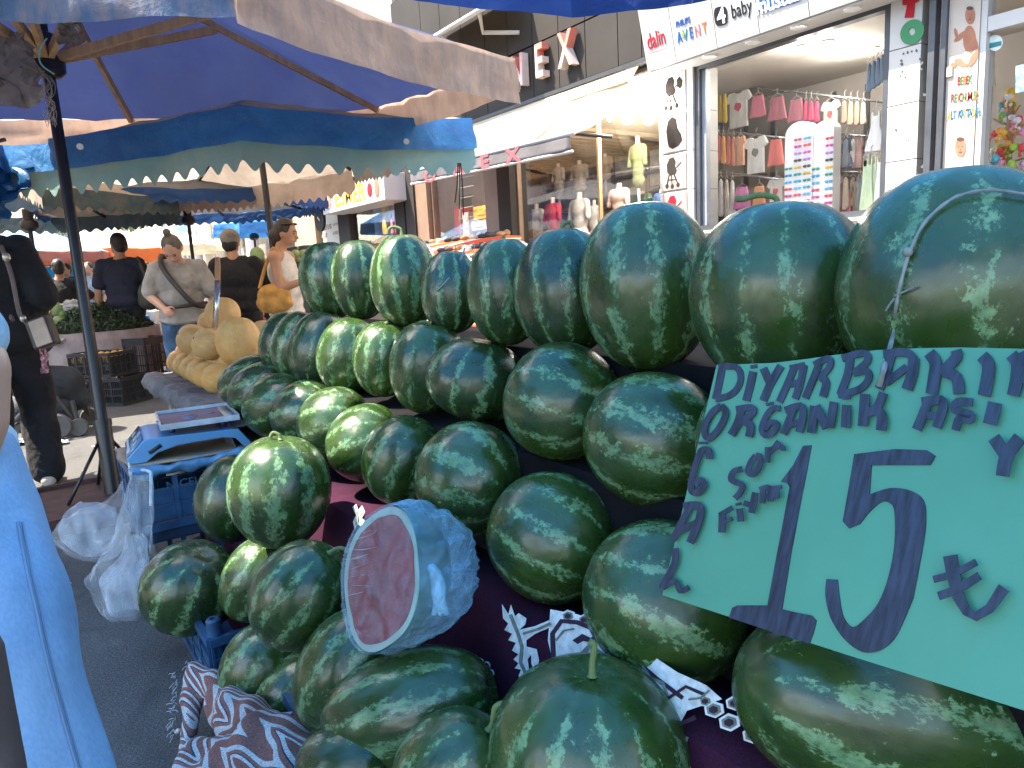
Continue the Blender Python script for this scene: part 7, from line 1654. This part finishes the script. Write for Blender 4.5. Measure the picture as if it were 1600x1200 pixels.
mobj('basket', blob([('c', SW(-.2, 0, .24), SW(.1, 0, .22), .11, .1), ('c', SW(-.2, .1, .24), SW(.1, .1, .22), .1, .09), ('c', SW(-.2, -.1, .24), SW(.1, -.1, .22), .1, .09)], .014, 3), FA, t)
for px, py, r, lb in ((38, 690, .11, 'crumpled white and green paper on the road by the stroller'), (95, 692, .05, 'small scrap of white paper on the road beside the sneakers'), (60, 700, .06, 'flat pale scrap of paper in front of the stroller')):
    c = PZ(px, py, .012); mb = MB(); mb.grid(10, 10, lambda i, j: c+V(((i-.5)*2*r, (j-.5)*2*r, .028*abs(noise.noise(V((i*4+px, j*4, 1))))+.012*(1-abs(i-.5)*2)))); o = mb.build('paper_scrap', mt('paper', (.6, .6, .57), .8, .12, 9)); tag(o, lb, 'litter'); q = o.modifiers.new('s', 'SOLIDIFY'); q.thickness = .003
rn = random.Random(12); 
for k, (px, py) in enumerate(((131, 735), (147, 697), (110, 768), (40, 748), (98, 888), (108, 912), (278, 1142))):
    c = PZ(px, py, .004); mb = MB(); mb.box(c, (.05 if k in (1, 3) else .014, .012, .005), Matrix.Rotation(rn.uniform(0, 3), 3, 'Z')); tag(mb.build('litter_scrap', mt('paper', ())), 'tiny white scrap of litter on the asphalt', 'litter', 'tiny scraps on the asphalt')

# ------------------------------------------------------------------ greens stall, crates with quinces
vc = gp(160, 600, 8.5); zt2 = .72
t = thing('greens_table', 'round table under greens and herbs behind the black crates', 'table', vc); mb = MB(); mb.lathe([(0, zt2-.04), (.66, zt2-.04), (.66, zt2-.012), (0, zt2-.012)], vc, 32); mb.build('tabletop', mw, t)
for a in (0.5, 2.1, 3.6, 5.2): mb = MB(); mb.tube([vc+V((.45*cos(a), .45*sin(a), 0)), vc+V((.5*cos(a), .5*sin(a), zt2-.045))], .025, 8); mb.build('leg', mw, t)
def tcl(i, j):
    a = 2*pi*i; r = .68*min(1, j*2.0) if j < .5 else .68+.05*(j-.5)*2*(1+sin(a*11)); z = zt2-.008-(0 if j < .5 else (j-.5)*2*(.50+.025*sin(a*26)))
    return vc+V((r*cos(a)*1.03, r*sin(a)*1.03, z+.01*noise.noise(V((cos(a)*4, sin(a)*4, j*3)))))
mb = MB(); mb.grid(120, 24, tcl); o = mb.build('tablecloth', fabric('dusty pink cloth', (.34, .27, .26))); tag(o, 'dusty pink scalloped cloth over the round greens table', 'tablecloth')
HB = [mt('herb dark', (.035, .065, .03), .6, .4, 9, trl=.2), mt('herb grey green', (.10, .14, .085), .6, .4, 9, trl=.2)]
def leaves(name, label, c, rx, ry, rz, n, mats, seed, s0=.02, s1=.045):
    rn = random.Random(seed); mb = MB()
    for k in range(n):
        a = rn.random()*6.283; q = sqrt(rn.random()); u = V((rx*q*cos(a), ry*q*sin(a), rz*(1-q*q)*(.75+.35*rn.random())+rn.uniform(0, .02))); R = Euler((rn.gauss(0, .7), rn.gauss(0, .7), rn.random()*6)).to_matrix(); s = rn.uniform(s0, s1)
        mb.cur = k % 2; mb.add([c+u+R @ V(w_) for w_ in ((-s, 0, 0), (0, -s*.3, .1*s), (s, 0, -.15*s), (0, s*.3, .1*s))], [(0, 1, 2, 3)])
    mb.cur = 0; mb.ell(c, (rx*.93, ry*.93, rz*.72)); o = mb.build(name, mats); return tag(o, label, 'greens', None, 'stuff')
leaves('herb_heap', 'heap of dark grey green herbs on the round table', vc+RT*.16-FW*.08+V((0, 0, zt2)), .52, .48, .27, 3600, HB, 3)
CB = [mt('cabbage green', (.16, .26, .075), .5, .3, 14, .4, 30), mt('cabbage pale', (.26, .36, .14), .5, .3, 14, .4, 30)]
rn = random.Random(8)
for k in range(22):
    px, py = 70+(k % 6)*17+rn.uniform(-4, 4), 488+(k//6)*16+rn.uniform(-4, 4); c = P(px, py, 8.25-.08*(k//6)); r = rn.uniform(.055, .085)
    mb = MB(); R = Euler((rn.random()*3, rn.random()*3, rn.random()*3)).to_matrix(); mb.ell(c, (r*1.35, r, r*.9), R, 14, 10); o = mb.build('green_pepper', CB[k % 2])
    tag(o, ('deep green' if k % 2 == 0 else 'pale green')+' plump vegetable in the heap at the left of the greens table', 'vegetable', ('deep' if k % 2 == 0 else 'pale')+' green vegetables on the round table')
clump(112, 477, 8.2, .10, 'paper_scrap', 'white paper sheet stuck among the green vegetables', mt('paper', ()), 4)
clump(88, 532, 7.7, .09, 'cauliflower', 'whitish cauliflower at the front of the greens table', mt('cauli', (.5, .52, .42), .8, .2, 20), 7)
clump(203, 503, 8.5, .14, 'plastic_bag', 'white crumpled bag behind the herb heap', mt_film('filling', ()), 9, .4)
def rcrate(label, px, py, z, d, w, dp, h, rz, rows_=3, cols=5):
    c = PZ(px, py, z); t_ = crate('black_crate', label, (c.x-w/2, c.y, z), (c.x+w/2, c.y+dp, z+h), BLK, rows_, cols, 'black crates by the greens table'); t_.rotation_euler.z = rz; return c, t_
rz_ = -radians(48)
cq, _t = rcrate('lower black slotted crate standing on the road by the greens table', 181, 633, 0, 7.4, .62, .40, .29, rz_)
cq2, _t = rcrate('upper black crate full of yellow quinces', 172, 633, 0, 7.4, .50, .34, .25, rz_, 2, 5)
_t.location.z = .295; _t.rotation_euler.x = 0
Rq = Matrix.Rotation(rz_, 3, 'Z'); cen = V(_t.location)
rn = random.Random(31); QM = mt('quince', (.62, .36, .05), .5, .25, 12, .3, 40)
for k in range(18):
    i, j = k % 6, k//6; q = cen+Rq @ V((-.2+.08*i+rn.uniform(-.01, .01), -.12+.085*j, 0))+V((0, 0, .17+.015*rn.random()+.03*(j > 0)))
    mb = MB(); r = rn.uniform(.033, .04); mb.ell(q, (r, r*.95, r*1.08), None, 12, 9); tag(mb.build('quince', QM), 'yellow quince in the upper black crate', 'fruit', 'quinces in the black crate')
bx_ = rcrate('dark crate with papers at the right of the herb heap', 232, 612, 0, 8.6, .42, .34, .62, rz_, 4, 3)
# blue stall table far behind and green produce beside the woman in white
for k, (px, py, d, w_, h_, c, lb) in enumerate([(146, 478, 11.0, 1.3, .72, (.03, .14, .45), 'blue covered stall table behind the man in navy'), (190, 470, 14, 1.6, .7, (.45, .42, .36), 'pale covered stall table far behind the black pole'), (60, 470, 12.5, 1.4, .75, (.4, .3, .24), 'stall table with mixed goods behind the boy')]):
    c_ = gp(px, py, d); t = thing('stall_table', lb, 'table', c_, 'stall tables down the street'); mb = MB(); mb.box(c_+V((0, 0, h_/2)), (w_, .8, h_), Matrix.Rotation(-.6, 3, 'Z')); mb.build('cloth', fabric('stall cloth %d' % k, c), t, False, .02)
    for q in range(16):
        a = c_+Matrix.Rotation(-.6, 3, 'Z') @ V((rn.uniform(-.45, .45)*w_, rn.uniform(-.35, .35), h_+.04)); r = rn.uniform(.045, .075); mb = MB(); mb.ell(a, (r, r, r*.9), None, 10, 7); nm = ['white', 'green', 'red', 'orange'][q % 4]
        tag(mb.build('produce', cm([(.6, .6, .55), (.2, .3, .08), (.5, .07, .04), (.6, .3, .05)][q % 4])), '%s round produce on the %s' % (nm, lb), 'produce', '%s produce on table %s' % (nm, lb[:12]))
gs = thing('produce_stall', 'tall stall of dark greens and fruit behind the woman in white', 'stall', gp(420, 460, 8.2)); c_ = gs.location
for k in range(4): mb = MB(); mb.box(V(c_)+V((.0+.18*k, .0, .2+.2*k)), (.5, 1.0, .4+.4*k*.9)); mb.build('step', fabric('stall dark', (.06, .06, .06)), gs, False)
leaves('herb_heap', 'dark green bunches heaped between the man with the cap and the woman in white', P(418, 465, 7.7), .22, .22, .35, 1300, HB, 6, .03, .06)
for px, py, d, r, lb in ((402, 398, 7.6, .075, 'pale green melon above the dark bunches'), (462, 400, 7.4, .06, 'pale green fruit before the face of the woman in white'), (475, 398, 7.3, .05, 'green fruit beside the far end of the top melon row'), (409, 408, 7.7, .05, 'second pale green melon above the dark bunches')):
    mb = MB(); mb.ell(P(px, py, d), (r, r, r*1.1)); tag(mb.build('green_melon', CB[1]), lb, 'melon')
for k in range(10):
    q = P(404+rn.uniform(-10, 24), 470+rn.uniform(-20, 30), 7.35); mb = MB(); mb.ell(q, (.035, .035, .035), None, 10, 7); nm = ['pink', 'orange'][k % 2]; tag(mb.build('fruit', cm([(.5, .12, .14), (.65, .3, .05)][k % 2])), nm+' round fruit by the dark bunches behind the yellow bag', 'fruit', nm+' fruit by the dark bunches')
bpy.data.scenes.remove(TMP)
